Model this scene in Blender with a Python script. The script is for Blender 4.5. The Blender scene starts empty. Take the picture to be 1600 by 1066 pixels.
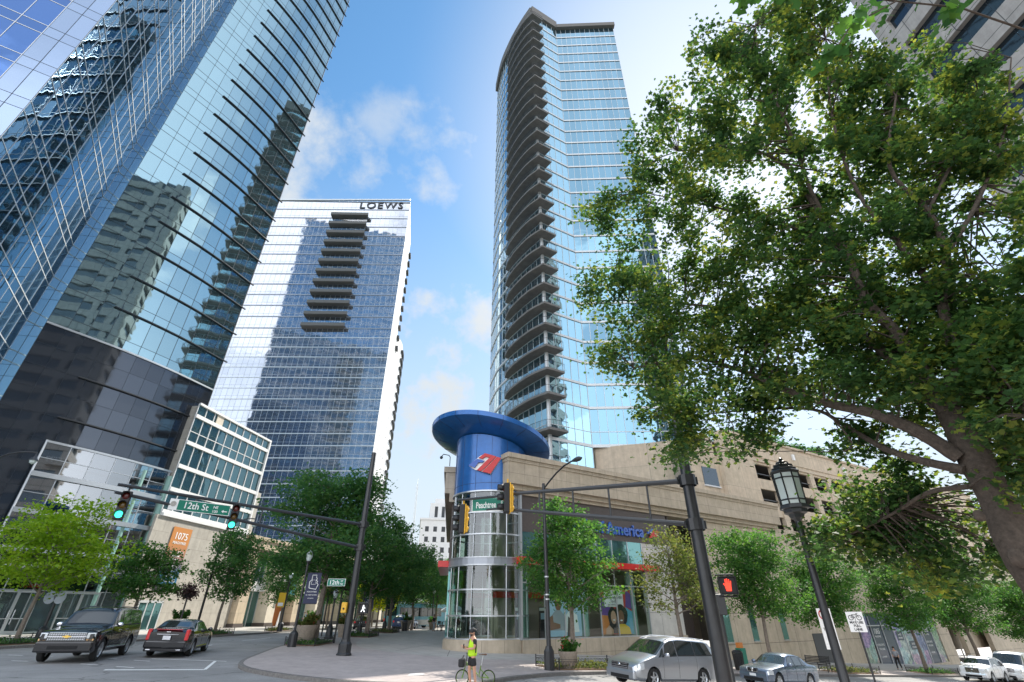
import bpy, bmesh, math, random
import numpy as np
from mathutils import Vector, Matrix
R = math.radians
PI = math.pi
sc = bpy.context.scene
col = sc.collection
random.seed(7)
CAMH = 2.3

# ------------------------------------------------------------------ materials
MATS = {}
def newmat(name):
    m = bpy.data.materials.new(name); m.use_nodes = True
    MATS[name] = m
    return m, m.node_tree.nodes, m.node_tree.links, m.node_tree.nodes['Principled BSDF']

def plain(name, rgb, rough=.6, metal=0., spec=.5, var=0., scale=8., bump=0., bscale=60., coat=0., emit=None, estr=0., obj=False):
    m, N, L, b = newmat(name)
    b.inputs['Roughness'].default_value = rough
    b.inputs['Metallic'].default_value = metal
    b.inputs['Specular IOR Level'].default_value = spec
    b.inputs['Coat Weight'].default_value = coat
    b.inputs['Coat Roughness'].default_value = .04
    b.inputs['Base Color'].default_value = (*rgb, 1)
    if emit:
        b.inputs['Emission Color'].default_value = (*emit, 1)
        b.inputs['Emission Strength'].default_value = estr
    if var or bump:
        g = N.new('ShaderNodeNewGeometry') if not obj else N.new('ShaderNodeTexCoord')
        src = g.outputs['Position'] if not obj else g.outputs['Object']
    if var:
        n = N.new('ShaderNodeTexNoise'); n.inputs['Scale'].default_value = scale; n.inputs['Detail'].default_value = 6; n.inputs['Roughness'].default_value = .65
        L.new(src, n.inputs['Vector'])
        r = N.new('ShaderNodeValToRGB'); e = r.color_ramp.elements
        e[0].position = .3; e[1].position = .7
        e[0].color = (*[c*(1-var) for c in rgb], 1); e[1].color = (*[min(1, c*(1+var)) for c in rgb], 1)
        L.new(n.outputs['Fac'], r.inputs['Fac']); L.new(r.outputs['Color'], b.inputs['Base Color'])
    if bump:
        n2 = N.new('ShaderNodeTexNoise'); n2.inputs['Scale'].default_value = bscale; n2.inputs['Detail'].default_value = 4
        L.new(src, n2.inputs['Vector'])
        bp = N.new('ShaderNodeBump'); bp.inputs['Strength'].default_value = bump; bp.inputs['Distance'].default_value = .02
        L.new(n2.outputs['Fac'], bp.inputs['Height']); L.new(bp.outputs['Normal'], b.inputs['Normal'])
    return m

def mirror(name, rgb, rough=.02, metal=.9, wav=.02, wscale=.35, var=.12):
    # coated facade glass: tinted mirror with slight roller-wave distortion and pane to pane tint change
    m, N, L, b = newmat(name)
    b.inputs['Roughness'].default_value = rough
    b.inputs['Metallic'].default_value = metal
    g = N.new('ShaderNodeNewGeometry')
    mx = N.new('ShaderNodeMix'); mx.data_type = 'RGBA'
    mx.inputs['A'].default_value = (*[c*(1-var) for c in rgb], 1); mx.inputs['B'].default_value = (*[min(1, c*(1+var)) for c in rgb], 1)
    L.new(g.outputs['Random Per Island'], mx.inputs['Factor']); L.new(mx.outputs['Result'], b.inputs['Base Color'])
    n2 = N.new('ShaderNodeTexNoise'); n2.inputs['Scale'].default_value = wscale; n2.inputs['Detail'].default_value = 2
    L.new(g.outputs['Position'], n2.inputs['Vector'])
    bp = N.new('ShaderNodeBump'); bp.inputs['Strength'].default_value = 1; bp.inputs['Distance'].default_value = wav
    L.new(n2.outputs['Fac'], bp.inputs['Height']); L.new(bp.outputs['Normal'], b.inputs['Normal'])
    return m

def seethru(name, tint, refl=.25, rough=.02, dark=.0):
    m, N, L, b = newmat(name)
    N.remove(b)
    out = [n for n in N if n.type == 'OUTPUT_MATERIAL'][0]
    t = N.new('ShaderNodeBsdfTransparent'); t.inputs['Color'].default_value = (*tint, 1)
    gl = N.new('ShaderNodeBsdfGlossy'); gl.inputs['Roughness'].default_value = rough; gl.inputs['Color'].default_value = (.95, .97, 1, 1)
    ge = N.new('ShaderNodeNewGeometry'); dp = N.new('ShaderNodeVectorMath'); dp.operation = 'DOT_PRODUCT'
    L.new(ge.outputs['Normal'], dp.inputs[0]); L.new(ge.outputs['Incoming'], dp.inputs[1])
    ab = N.new('ShaderNodeMath'); ab.operation = 'ABSOLUTE'; L.new(dp.outputs['Value'], ab.inputs[0])
    om = N.new('ShaderNodeMath'); om.operation = 'SUBTRACT'; om.inputs[0].default_value = 1; L.new(ab.outputs[0], om.inputs[1])
    pw = N.new('ShaderNodeMath'); pw.operation = 'POWER'; pw.inputs[1].default_value = 4.; L.new(om.outputs[0], pw.inputs[0])
    ma = N.new('ShaderNodeMath'); ma.operation = 'MULTIPLY_ADD'; ma.inputs[1].default_value = .8; ma.inputs[2].default_value = refl+.04
    ma.use_clamp = True
    L.new(pw.outputs[0], ma.inputs[0])
    mx = N.new('ShaderNodeMixShader')
    L.new(ma.outputs[0], mx.inputs['Fac']); L.new(t.outputs[0], mx.inputs[1]); L.new(gl.outputs[0], mx.inputs[2])
    L.new(mx.outputs[0], out.inputs['Surface'])
    return m

def brickmat(name, c1, c2, cm, scale, bw, bh, mortar, rough=.8, rotz=0., vert=None, metal=0., bump=.3, offs=.5):
    """joint pattern. vert: None = horizontal surface (world xy); azimuth in degrees = vertical wall running along that azimuth"""
    m, N, L, b = newmat(name)
    b.inputs['Roughness'].default_value = rough; b.inputs['Metallic'].default_value = metal
    g = N.new('ShaderNodeNewGeometry')
    if vert is None:
        mp = N.new('ShaderNodeMapping'); mp.inputs['Rotation'].default_value = (0, 0, rotz)
        L.new(g.outputs['Position'], mp.inputs['Vector']); vec = mp.outputs['Vector']
    else:
        a = R(vert)
        d = N.new('ShaderNodeVectorMath'); d.operation = 'DOT_PRODUCT'; d.inputs[1].default_value = (math.sin(a), math.cos(a), 0)
        L.new(g.outputs['Position'], d.inputs[0])
        s = N.new('ShaderNodeSeparateXYZ'); L.new(g.outputs['Position'], s.inputs[0])
        c = N.new('ShaderNodeCombineXYZ'); L.new(d.outputs['Value'], c.inputs[0]); L.new(s.outputs['Z'], c.inputs[1])
        vec = c.outputs[0]
    br = N.new('ShaderNodeTexBrick'); br.offset = offs
    br.inputs['Color1'].default_value = (*c1, 1); br.inputs['Color2'].default_value = (*c2, 1); br.inputs['Mortar'].default_value = (*cm, 1)
    br.inputs['Scale'].default_value = scale; br.inputs['Brick Width'].default_value = bw; br.inputs['Row Height'].default_value = bh
    br.inputs['Mortar Size'].default_value = mortar; br.inputs['Mortar Smooth'].default_value = .1
    L.new(vec, br.inputs['Vector'])
    n = N.new('ShaderNodeTexNoise'); n.inputs['Scale'].default_value = 1.3; n.inputs['Detail'].default_value = 8; n.inputs['Roughness'].default_value = .7
    L.new(g.outputs['Position'], n.inputs['Vector'])
    r = N.new('ShaderNodeMapRange'); r.inputs['From Min'].default_value = .25; r.inputs['From Max'].default_value = .75; r.inputs['To Min'].default_value = .78; r.inputs['To Max'].default_value = 1.15
    L.new(n.outputs['Fac'], r.inputs['Value'])
    if vert is not None:   # rain streaks below ledges
        mp2 = N.new('ShaderNodeMapping'); mp2.inputs['Scale'].default_value = (2.2, 2.2, .16); L.new(g.outputs['Position'], mp2.inputs['Vector'])
        n3 = N.new('ShaderNodeTexNoise'); n3.inputs['Scale'].default_value = 1.; n3.inputs['Detail'].default_value = 6; n3.inputs['Roughness'].default_value = .7; L.new(mp2.outputs['Vector'], n3.inputs['Vector'])
        r3 = N.new('ShaderNodeMapRange'); r3.inputs['From Min'].default_value = .35; r3.inputs['From Max'].default_value = .6; r3.inputs['To Min'].default_value = .9; r3.inputs['To Max'].default_value = 1.04; L.new(n3.outputs['Fac'], r3.inputs['Value'])
        mm_ = N.new('ShaderNodeMath'); mm_.operation = 'MULTIPLY'; L.new(r.outputs['Result'], mm_.inputs[0]); L.new(r3.outputs['Result'], mm_.inputs[1]); r = None; rout = mm_.outputs[0]
    else: rout = r.outputs['Result']
    mx = N.new('ShaderNodeMix'); mx.data_type = 'RGBA'; mx.blend_type = 'MULTIPLY'; mx.inputs['Factor'].default_value = 1
    L.new(br.outputs['Color'], mx.inputs['A']); L.new(rout, mx.inputs['B']); L.new(mx.outputs['Result'], b.inputs['Base Color'])
    bp = N.new('ShaderNodeBump'); bp.inputs['Strength'].default_value = bump; bp.inputs['Distance'].default_value = .01; bp.invert = True
    L.new(br.outputs['Fac'], bp.inputs['Height']); L.new(bp.outputs['Normal'], b.inputs['Normal'])
    return m

def leafmat(name, c1, c2, c3, trans=.45):
    m, N, L, b = newmat(name)
    g = N.new('ShaderNodeNewGeometry')
    r = N.new('ShaderNodeValToRGB'); e = r.color_ramp.elements
    e[0].position = 0; e[0].color = (*c1, 1); e[1].position = 1; e[1].color = (*c3, 1)
    k = e.new(.55); k.color = (*c2, 1)
    nn = N.new('ShaderNodeTexNoise'); nn.inputs['Scale'].default_value = 1.1; nn.inputs['Detail'].default_value = 2; L.new(g.outputs['Position'], nn.inputs['Vector'])
    nr = N.new('ShaderNodeMapRange'); nr.inputs['From Min'].default_value = .35; nr.inputs['From Max'].default_value = .65; L.new(nn.outputs['Fac'], nr.inputs['Value'])
    mxf = N.new('ShaderNodeMix'); mxf.inputs['Factor'].default_value = .45; L.new(g.outputs['Random Per Island'], mxf.inputs['A']); L.new(nr.outputs['Result'], mxf.inputs['B'])
    L.new(mxf.outputs['Result'], r.inputs['Fac'])
    L.new(r.outputs['Color'], b.inputs['Base Color'])
    b.inputs['Roughness'].default_value = .62; b.inputs['Specular IOR Level'].default_value = .25
    t = N.new('ShaderNodeBsdfTranslucent')
    hs = N.new('ShaderNodeHueSaturation'); hs.inputs['Hue'].default_value = .485; hs.inputs['Saturation'].default_value = 1.1; hs.inputs['Value'].default_value = 1.7
    L.new(r.outputs['Color'], hs.inputs['Color']); L.new(hs.outputs['Color'], t.inputs['Color'])
    out = [n for n in N if n.type == 'OUTPUT_MATERIAL'][0]
    mx = N.new('ShaderNodeMixShader'); mx.inputs['Fac'].default_value = trans
    L.new(b.outputs[0], mx.inputs[1]); L.new(t.outputs[0], mx.inputs[2]); L.new(mx.outputs[0], out.inputs['Surface'])
    return m

M = MATS
mirror('glass_cyan', (.31, .45, .49), wav=.008, metal=.93, var=.06)
mirror('glass_strip', (.42, .52, .55), rough=.10, metal=.75, wav=.01)
mirror('glass_blue', (.17, .33, .50), wav=.015, metal=.95)
mirror('glass_strip_blue', (.27, .35, .48), rough=.12, metal=.8, wav=.01)
mirror('glass_navy', (.08, .16, .36), wav=.03, metal=.9)
mirror('granite_dark', (.08, .092, .112), rough=.04, metal=.75, wav=.006, var=.12)
mirror('glass_lobby', (.20, .25, .26), rough=.02, metal=.75, wav=.02)
mirror('glass_core', (.20, .36, .52), wav=.02)
mirror('glass_silver', (.43, .46, .51), rough=.05, metal=.93, wav=.02, var=.05)
mirror('glass_condo', (.18, .32, .41), wav=.03, metal=.92, var=.10)
mirror('glass_condo_pale', (.27, .45, .54), wav=.025, metal=.92, var=.06)
mirror('glass_annex', (.11, .19, .205), wav=.05, metal=.9)
mirror('glass_dark', (.05, .07, .09), rough=.03, metal=.7, wav=.01)
mirror('glass_teal', (.10, .22, .22), rough=.03, metal=.7, wav=.01)
seethru('glass_lobby_clear', (.45, .52, .52), refl=.30)
seethru('glass_bank', (.60, .72, .66), refl=.08)
seethru('glass_shop', (.82, .92, .88), refl=.03)
seethru('glass_car', (.16, .22, .20), refl=.16)
seethru('glass_rail', (.75, .85, .85), refl=.18)
plain('metal_black', (.018, .019, .021), rough=.38, spec=.6, var=.25, scale=5)
plain('metal_dark', (.05, .053, .058), rough=.4, metal=.3)
plain('metal_silver', (.55, .57, .59), rough=.35, metal=.7)
plain('mullion_light', (.62, .64, .65), rough=.4, metal=.35)
plain('mullion_white', (.74, .74, .73), rough=.5)
plain('mullion_dark', (.035, .045, .055), rough=.35, metal=.4)
plain('band_grey', (.36, .38, .42), rough=.35, metal=.5)
plain('concrete', (.44, .42, .38), rough=.85, var=.15, scale=2, bump=.2)
plain('concrete_slab', (.30, .285, .265), rough=.85, var=.15, scale=1.5)
plain('balcony_slab', (.165, .158, .15), rough=.85, var=.2, scale=1.2)
plain('slab_dark', (.15, .14, .13), rough=.8, var=.1)
plain('white_panel', (.70, .70, .70), rough=.5, var=.05, scale=1)
plain('cream', (.62, .56, .46), rough=.8, var=.08, scale=2)
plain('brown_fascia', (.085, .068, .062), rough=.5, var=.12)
plain('blue_panel', (.02, .125, .38), rough=.28, metal=.25, coat=.3, var=.16, scale=1.6)
plain('blue_letter', (.01, .09, .42), rough=.35, coat=.3)
plain('red_canopy', (.62, .02, .018), rough=.4, coat=.2)
plain('red_logo', (.55, .018, .02), rough=.35)
plain('white_paint', (.78, .78, .76), rough=.6, var=.08, scale=20)
plain('white_gloss', (.8, .8, .8), rough=.35)
plain('dark_void', (.015, .015, .016), rough=.9)
plain('interior_wall', (.42, .36, .28), rough=.9)
plain('interior_floor', (.20, .18, .15), rough=.5)
plain('column_green', (.25, .42, .37), rough=.4)
m, N, L, b = newmat('asphalt'); g = N.new('ShaderNodeNewGeometry'); b.inputs['Roughness'].default_value = .9
n1 = N.new('ShaderNodeTexNoise'); n1.inputs['Scale'].default_value = .35; n1.inputs['Detail'].default_value = 9; n1.inputs['Roughness'].default_value = .68; L.new(g.outputs['Position'], n1.inputs['Vector'])
n2 = N.new('ShaderNodeTexNoise'); n2.inputs['Scale'].default_value = 45; n2.inputs['Detail'].default_value = 3; L.new(g.outputs['Position'], n2.inputs['Vector'])
rp = N.new('ShaderNodeValToRGB'); e = rp.color_ramp.elements; e[0].position = .3; e[0].color = (.19, .187, .183, 1); e[1].position = .68; e[1].color = (.31, .305, .298, 1); L.new(n1.outputs['Fac'], rp.inputs['Fac'])
n3 = N.new('ShaderNodeTexNoise'); n3.inputs['Scale'].default_value = .8; n3.inputs['Detail'].default_value = 4; L.new(g.outputs['Position'], n3.inputs['Vector'])
vm = N.new('ShaderNodeVectorMath'); vm.operation = 'MULTIPLY_ADD'; vm.inputs[1].default_value = (1.6, 1.6, 0); L.new(n3.outputs['Color'], vm.inputs[0]); L.new(g.outputs['Position'], vm.inputs[2])
vo = N.new('ShaderNodeTexVoronoi'); vo.feature = 'DISTANCE_TO_EDGE'; vo.inputs['Scale'].default_value = .22; L.new(vm.outputs[0], vo.inputs['Vector'])
cr_ = N.new('ShaderNodeMapRange'); cr_.inputs['From Min'].default_value = .0; cr_.inputs['From Max'].default_value = .012; cr_.inputs['To Min'].default_value = .45; L.new(vo.outputs['Distance'], cr_.inputs['Value'])
sp_r = N.new('ShaderNodeMapRange'); sp_r.inputs['From Min'].default_value = .3; sp_r.inputs['From Max'].default_value = .7; sp_r.inputs['To Min'].default_value = .8; sp_r.inputs['To Max'].default_value = 1.15; L.new(n2.outputs['Fac'], sp_r.inputs['Value'])
mu = N.new('ShaderNodeMath'); mu.operation = 'MULTIPLY'; L.new(cr_.outputs['Result'], mu.inputs[0]); L.new(sp_r.outputs['Result'], mu.inputs[1])
mx = N.new('ShaderNodeMix'); mx.data_type = 'RGBA'; mx.blend_type = 'MULTIPLY'; mx.inputs['Factor'].default_value = 1; L.new(rp.outputs['Color'], mx.inputs['A']); L.new(mu.outputs[0], mx.inputs['B']); L.new(mx.outputs['Result'], b.inputs['Base Color'])
bp = N.new('ShaderNodeBump'); bp.inputs['Strength'].default_value = .4; bp.inputs['Distance'].default_value = .01; L.new(n2.outputs['Fac'], bp.inputs['Height']); L.new(bp.outputs['Normal'], b.inputs['Normal'])
plain('kerb_stone', (.17, .16, .15), rough=.9, var=.3, scale=12, bump=.4)
plain('mulch', (.19, .12, .075), rough=1, var=.5, scale=35, bump=1, bscale=50)
plain('soil_far', (.10, .12, .07), rough=1, var=.3, scale=.3)
plain('bark', (.075, .058, .045), rough=.95, var=.4, scale=14, bump=1.0, bscale=28)
plain('bark_pale', (.20, .165, .135), rough=.95, var=.3, scale=9, bump=.8, bscale=40)
plain('paint_yellow', (.75, .42, .03), rough=.45)
plain('sign_green', (.0, .17, .11), rough=.45)
plain('sign_white', (.82, .82, .80), rough=.5)
plain('sign_black', (.012, .012, .014), rough=.5)
plain('banner_navy', (.03, .035, .075), rough=.7)
plain('lens_red_off', (.10, .006, .004), rough=.25)
plain('lens_amber_off', (.13, .07, .005), rough=.25)
plain('lens_off', (.01, .016, .016), rough=.25)
plain('lens_green', (.02, .6, .38), rough=.3, emit=(.05, 1., .62), estr=1.6)
plain('hand_red', (.5, .02, .01), rough=.4, emit=(1, .05, .02), estr=1.0)
plain('walk_white', (.8, .8, .8), rough=.4, emit=(1, 1, 1), estr=.8)
plain('lamp_glass', (.62, .70, .68), rough=.25, spec=.6)
plain('terracotta', (.30, .25, .20), rough=.9, var=.2)
plain('wood_orange', (.42, .13, .03), rough=.6)
plain('white_fabric', (.74, .73, .70), rough=.9)
plain('poster_blue', (.36, .52, .66), rough=.5)
# cars
plain('paint_black', (.008, .008, .010), rough=.18, coat=1., spec=.6)
plain('paint_silver', (.42, .44, .47), rough=.28, metal=.75, coat=.8)
plain('paint_bluegrey', (.16, .20, .27), rough=.25, metal=.6, coat=1.)
plain('paint_white', (.78, .78, .78), rough=.25, coat=.8)
plain('paint_navy', (.02, .05, .15), rough=.2, coat=1.)
plain('paint_busblue', (.10, .34, .45), rough=.3, coat=.4)
plain('paint_grey', (.3, .31, .32), rough=.3, metal=.5, coat=.8)
plain('chrome', (.8, .8, .82), rough=.1, metal=1.)
plain('tyre', (.018, .018, .018), rough=.85)
plain('plastic_dark', (.02, .02, .022), rough=.6)
plain('headlamp', (.75, .78, .8), rough=.12, metal=.4, coat=1.)
plain('headlamp_amber', (.75, .45, .2), rough=.15, metal=.2, coat=1.)
plain('taillight', (.5, .01, .015), rough=.2, coat=1., emit=(1, .02, .02), estr=.08)
plain('plate', (.75, .76, .78), rough=.5)
plain('seat_fabric', (.22, .20, .17), rough=.9)
plain('gold', (.75, .5, .12), rough=.3, metal=.9)
# person
plain('skin', (.50, .27, .18), rough=.55)
plain('hair', (.05, .03, .02), rough=.7)
plain('shirt_hivis', (.46, .74, .02), rough=.75)
plain('shirt_black', (.02, .02, .022), rough=.8)
plain('shorts_black', (.014, .014, .016), rough=.8)
plain('bike_green', (.14, .26, .03), rough=.35)
plain('saddle_brown', (.10, .045, .025), rough=.5)

STONE = (.45, .39, .31)
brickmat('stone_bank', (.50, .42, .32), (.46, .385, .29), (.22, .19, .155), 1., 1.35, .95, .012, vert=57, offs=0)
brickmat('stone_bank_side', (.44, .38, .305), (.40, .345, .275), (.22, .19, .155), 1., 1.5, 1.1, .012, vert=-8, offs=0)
brickmat('stone_wall', (.55, .46, .345), (.50, .42, .315), (.16, .14, .12), 1., 3.1, 2.35, .02, vert=57, offs=0)
brickmat('panel_white', (.60, .575, .53), (.56, .54, .50), (.22, .21, .2), 1., 2.0, 2.4, .018, vert=57, offs=0)
brickmat('deck_stone', (.60, .49, .37), (.55, .46, .345), (.30, .26, .21), 1., 4.2, 3.1, .015, vert=58, offs=0)
brickmat('annex_stone', (.43, .40, .345), (.40, .37, .32), (.25, .23, .2), 1., 1.6, 1.2, .014, vert=8.4)
brickmat('tower_stone', (.40, .375, .35), (.36, .34, .32), (.10, .1, .1), 1., 2.4, 1.9, .035, vert=-3, offs=0)
brickmat('tower_stone_side', (.40, .375, .35), (.36, .34, .32), (.10, .1, .1), 1., 2.4, 1.9, .035, vert=87, offs=0)
brickmat('brick_paving', (.46, .395, .37), (.39, .335, .32), (.35, .32, .30), 1., .21, .105, .008, rotz=R(-33), bump=.2)
brickmat('pavement', (.43, .41, .375), (.41, .39, .36), (.24, .225, .2), 1., 1.5, 1.5, .018, rotz=R(-33), offs=0)
brickmat('retail_stone', (.55, .45, .32), (.50, .41, .30), (.3, .25, .2), 1., 1.6, 1.2, .014, vert=10)
leafmat('leaf_maple', (.022, .062, .024), (.055, .12, .032), (.24, .27, .05), .5)
leafmat('leaf_street', (.03, .10, .028), (.06, .16, .036), (.13, .25, .045), .48)
leafmat('leaf_bright', (.13, .26, .02), (.20, .34, .03), (.32, .42, .05), .45)
leafmat('leaf_dark', (.03, .10, .035), (.055, .15, .042), (.12, .22, .05), .48)
leafmat('leaf_olive', (.07, .12, .03), (.12, .16, .04), (.22, .21, .07), .42)
leafmat('leaf_yellow', (.22, .30, .015), (.32, .38, .02), (.42, .42, .05), .5)
leafmat('flower_purple', (.03, .02, .02), (.07, .035, .035), (.05, .09, .03), .3)

# ------------------------------------------------------------------ mesh builder
def dr(az):
    a = R(az); return Vector((math.sin(a), math.cos(a)))
GX = [(-400, 1.1), (-60, .95), (-45, .85), (-33, .75), (-18, .62), (-9, .32), (0, 0), (6.4, -.34), (14, -.9), (37, -2.35), (60, -3.6), (90, -5.), (400, -7.)]
def G(x):
    if x <= GX[0][0]: return GX[0][1]
    for (a, za), (b, zb) in zip(GX, GX[1:]):
        if x <= b: return za+(zb-za)*(x-a)/(b-a)
    return GX[-1][1]

class MB:
    def __init__(s): s.v = []; s.f = []; s.m = []; s.cur = 0
    def add(s, vs, fs):
        n = len(s.v); s.v += [tuple(v) for v in vs]
        for f in fs: s.f.append(tuple(n+i for i in f)); s.m.append(s.cur)
        return s
    def box(s, x0, x1, y0, y1, z0, z1):
        return s.obox((x0, y0), (1, 0), x1-x0, (0, 1), y1-y0, z0, z1)
    def obox(s, p, a, la, b, lb, z0, z1):
        """oriented box: corner p, direction a length la, direction b length lb"""
        P = [(p[0]+a[0]*i*la+b[0]*j*lb, p[1]+a[1]*i*la+b[1]*j*lb) for i, j in ((0, 0), (1, 0), (1, 1), (0, 1))]
        vs = [(x, y, z0) for x, y in P]+[(x, y, z1) for x, y in P]
        return s.add(vs, [(3, 2, 1, 0), (4, 5, 6, 7), (0, 1, 5, 4), (1, 2, 6, 5), (2, 3, 7, 6), (3, 0, 4, 7)])
    def prism(s, poly, z0, z1):
        n = len(poly)
        zz0 = z0 if hasattr(z0, '__len__') else [z0]*n; zz1 = z1 if hasattr(z1, '__len__') else [z1]*n
        vs = [(p[0], p[1], z) for p, z in zip(poly, zz0)]+[(p[0], p[1], z) for p, z in zip(poly, zz1)]
        return s.add(vs, [tuple(range(n))[::-1], tuple(range(n, 2*n))]+[(i, (i+1) % n, n+(i+1) % n, n+i) for i in range(n)])
    def quad(s, a, b, c, d): return s.add([a, b, c, d], [(0, 1, 2, 3)])
    def tube(s, pts, rad, n=8, caps=True):
        pts = [Vector(p) for p in pts]
        if not hasattr(rad, '__len__'): rad = [rad]*len(pts)
        rings = []; up = None
        for i, p in enumerate(pts):
            t = (pts[min(i+1, len(pts)-1)]-pts[max(i-1, 0)])
            if t.length < 1e-9: t = Vector((0, 0, 1))
            t.normalize()
            if up is None: up = t.orthogonal().normalized()
            up = (up-t*up.dot(t))
            if up.length < 1e-6: up = t.orthogonal()
            up.normalize(); w = t.cross(up)
            rings.append([p+(up*math.cos(2*PI*k/n)+w*math.sin(2*PI*k/n))*rad[i] for k in range(n)])
        vs = [v for r in rings for v in r]; fs = []
        for i in range(len(pts)-1):
            for k in range(n):
                fs.append((i*n+k, i*n+(k+1) % n, (i+1)*n+(k+1) % n, (i+1)*n+k))
        if caps: fs += [tuple(range(n))[::-1], tuple((len(pts)-1)*n+k for k in range(n))]
        return s.add(vs, fs)
    def lathe(s, prof, c=(0, 0, 0), n=16, a0=0, a1=2*PI):
        full = abs(a1-a0-2*PI) < 1e-6; m = n if full else n+1
        vs = []
        for r, z in prof:
            for k in range(m):
                a = a0+(a1-a0)*k/n
                vs.append((c[0]+r*math.sin(a), c[1]+r*math.cos(a), c[2]+z))
        fs = []
        for i in range(len(prof)-1):
            for k in range(n):
                k2 = (k+1) % m
                fs.append((i*m+k, i*m+k2, (i+1)*m+k2, (i+1)*m+k))
        return s.add(vs, fs)
    def sphere(s, c, r, n=12, m=8, sq=(1, 1, 1)):
        vs = []; fs = []
        for i in range(m+1):
            t = PI*i/m
            for k in range(n):
                a = 2*PI*k/n
                vs.append((c[0]+r*sq[0]*math.sin(t)*math.cos(a), c[1]+r*sq[1]*math.sin(t)*math.sin(a), c[2]+r*sq[2]*math.cos(t)))
        for i in range(m):
            for k in range(n): fs.append((i*n+k, (i+1)*n+k, (i+1)*n+(k+1) % n, i*n+(k+1) % n))
        return s.add(vs, fs)
    def xf(s, mat, start=0):
        for i in range(start, len(s.v)): s.v[i] = tuple(mat @ Vector(s.v[i]))
        return s
    def build(s, name, mats, parent=None, smooth=False, bevel=0, world=False):
        me = bpy.data.meshes.new(name)
        me.from_pydata(s.v, [], s.f)
        if not isinstance(mats, (list, tuple)): mats = [mats]
        for m in mats: me.materials.append(M[m] if isinstance(m, str) else m)
        if len(mats) > 1: me.polygons.foreach_set('material_index', s.m)
        me.update()
        o = bpy.data.objects.new(name, me); col.objects.link(o)
        bm = bmesh.new(); bm.from_mesh(me); bmesh.ops.recalc_face_normals(bm, faces=bm.faces[:])
        bm.to_mesh(me); bm.free()
        if smooth:
            me.polygons.foreach_set('use_smooth', [True]*len(me.polygons)); me.set_sharp_from_angle(angle=R(35)) if hasattr(me, 'set_sharp_from_angle') else None
        if bevel:
            b = o.modifiers.new('bevel', 'BEVEL'); b.width = bevel; b.segments = 2; b.limit_method = 'ANGLE'
        if parent is not None:
            o.parent = parent
            if world: o.matrix_parent_inverse = wm(parent).inverted()
        return o

def wm(o):
    m = Matrix.LocRotScale(o.location, o.rotation_euler, o.scale)
    if o.parent: m = wm(o.parent) @ o.matrix_parent_inverse @ m
    return m

def tag(o, label=None, cat=None, group=None, kind=None):
    if label: o['label'] = label
    if cat: o['category'] = cat
    if group: o['group'] = group
    if kind: o['kind'] = kind
    return o
def thing(name, label, cat, loc=(0, 0, 0), rz=0, group=None):
    o = bpy.data.objects.new(name, None); o.empty_display_size = .3; col.objects.link(o)
    o.location = loc; o.rotation_euler = (0, 0, rz)
    return tag(o, label, cat, group)
def copy_tree(o, parent=None):
    c = o.copy(); col.objects.link(c)
    if parent is not None: c.parent = parent
    for ch in [x for x in KIDS.get(o.name, [])] : copy_tree(ch, c)
    return c
KIDS = {}
def index_kids():
    KIDS.clear()
    for o in bpy.data.objects:
        if o.parent: KIDS.setdefault(o.parent.name, []).append(o)
def clone(o, label, loc=None, rz=None, group=None):
    index_kids()
    c = copy_tree(o); c['label'] = label
    if loc is not None: c.location = loc
    if rz is not None: c.rotation_euler = (0, 0, rz)
    if group: c['group'] = group
    return c

_font = {}
def text_mb(txt, size, extrude=.01, sx=1., align='LEFT', bold=0., spacing=1.):
    """returns (verts, faces) of text in local xz plane (x right, z up, facing -y)"""
    cu = bpy.data.curves.new('lettering', 'FONT'); cu.body = txt; cu.size = size; cu.extrude = extrude; cu.align_x = align
    cu.offset = bold; cu.space_character = spacing; cu.resolution_u = 3
    o = bpy.data.objects.new('lettering', cu); col.objects.link(o)
    dg = bpy.context.evaluated_depsgraph_get(); dg.update()
    me = bpy.data.meshes.new_from_object(o.evaluated_get(dg))
    vs = [(v.co.x*sx, -v.co.z, v.co.y) for v in me.vertices]; fs = [tuple(p.vertices) for p in me.polygons]
    bpy.data.objects.remove(o); bpy.data.curves.remove(cu); bpy.data.meshes.remove(me)
    return vs, fs
def text_on(mb, txt, p, az, size, extrude=.01, sx=1., align='LEFT', bold=0., spacing=1., roll=0.):
    """put lettering on mb at world p, reading along azimuth az (viewer on the right hand side of that direction)"""
    vs, fs = text_mb(txt, size, extrude, sx, align, bold, spacing)
    a = dr(az)
    # x -> along az ; -y (front) -> az+90 ; z up
    m = Matrix(((a.x, -a.y, 0, p[0]), (a.y, a.x, 0, p[1]), (0, 0, 1, p[2]), (0, 0, 0, 1)))
    if roll: m = m @ Matrix.Rotation(-roll, 4, 'Y')
    mb.add([m @ Vector(v) for v in vs], fs)
    return mb
# ------------------------------------------------------------------ camera, world, sun
TH = R(30.2); FPX = 733.
cam = bpy.data.objects.new('camera', bpy.data.cameras.new('camera')); col.objects.link(cam)
cam.location = (0, 0, CAMH); cam.rotation_euler = (R(90)+TH, 0, 0)
cam.data.sensor_width = 36; cam.data.lens = FPX/1600*36; cam.data.clip_end = 6000; cam.data.clip_start = .05
sc.camera = cam
SAZ, SEL = 37., 44.
w = bpy.data.worlds.new('World'); sc.world = w; w.use_nodes = True
N = w.node_tree.nodes; L = w.node_tree.links; bg = N['Background']
sky = N.new('ShaderNodeTexSky'); sky.sky_type = 'NISHITA'; sky.sun_disc = False
sky.sun_elevation = R(SEL); sky.sun_rotation = R(SAZ); sky.air_density = 1.0; sky.dust_density = .35; sky.ozone_density = 2.2; sky.altitude = 300
tc = N.new('ShaderNodeTexCoord')
mp = N.new('ShaderNodeMapping'); mp.inputs['Scale'].default_value = (1, 1, 2.2); mp.inputs['Location'].default_value = (3.1, .4, .25)
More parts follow.
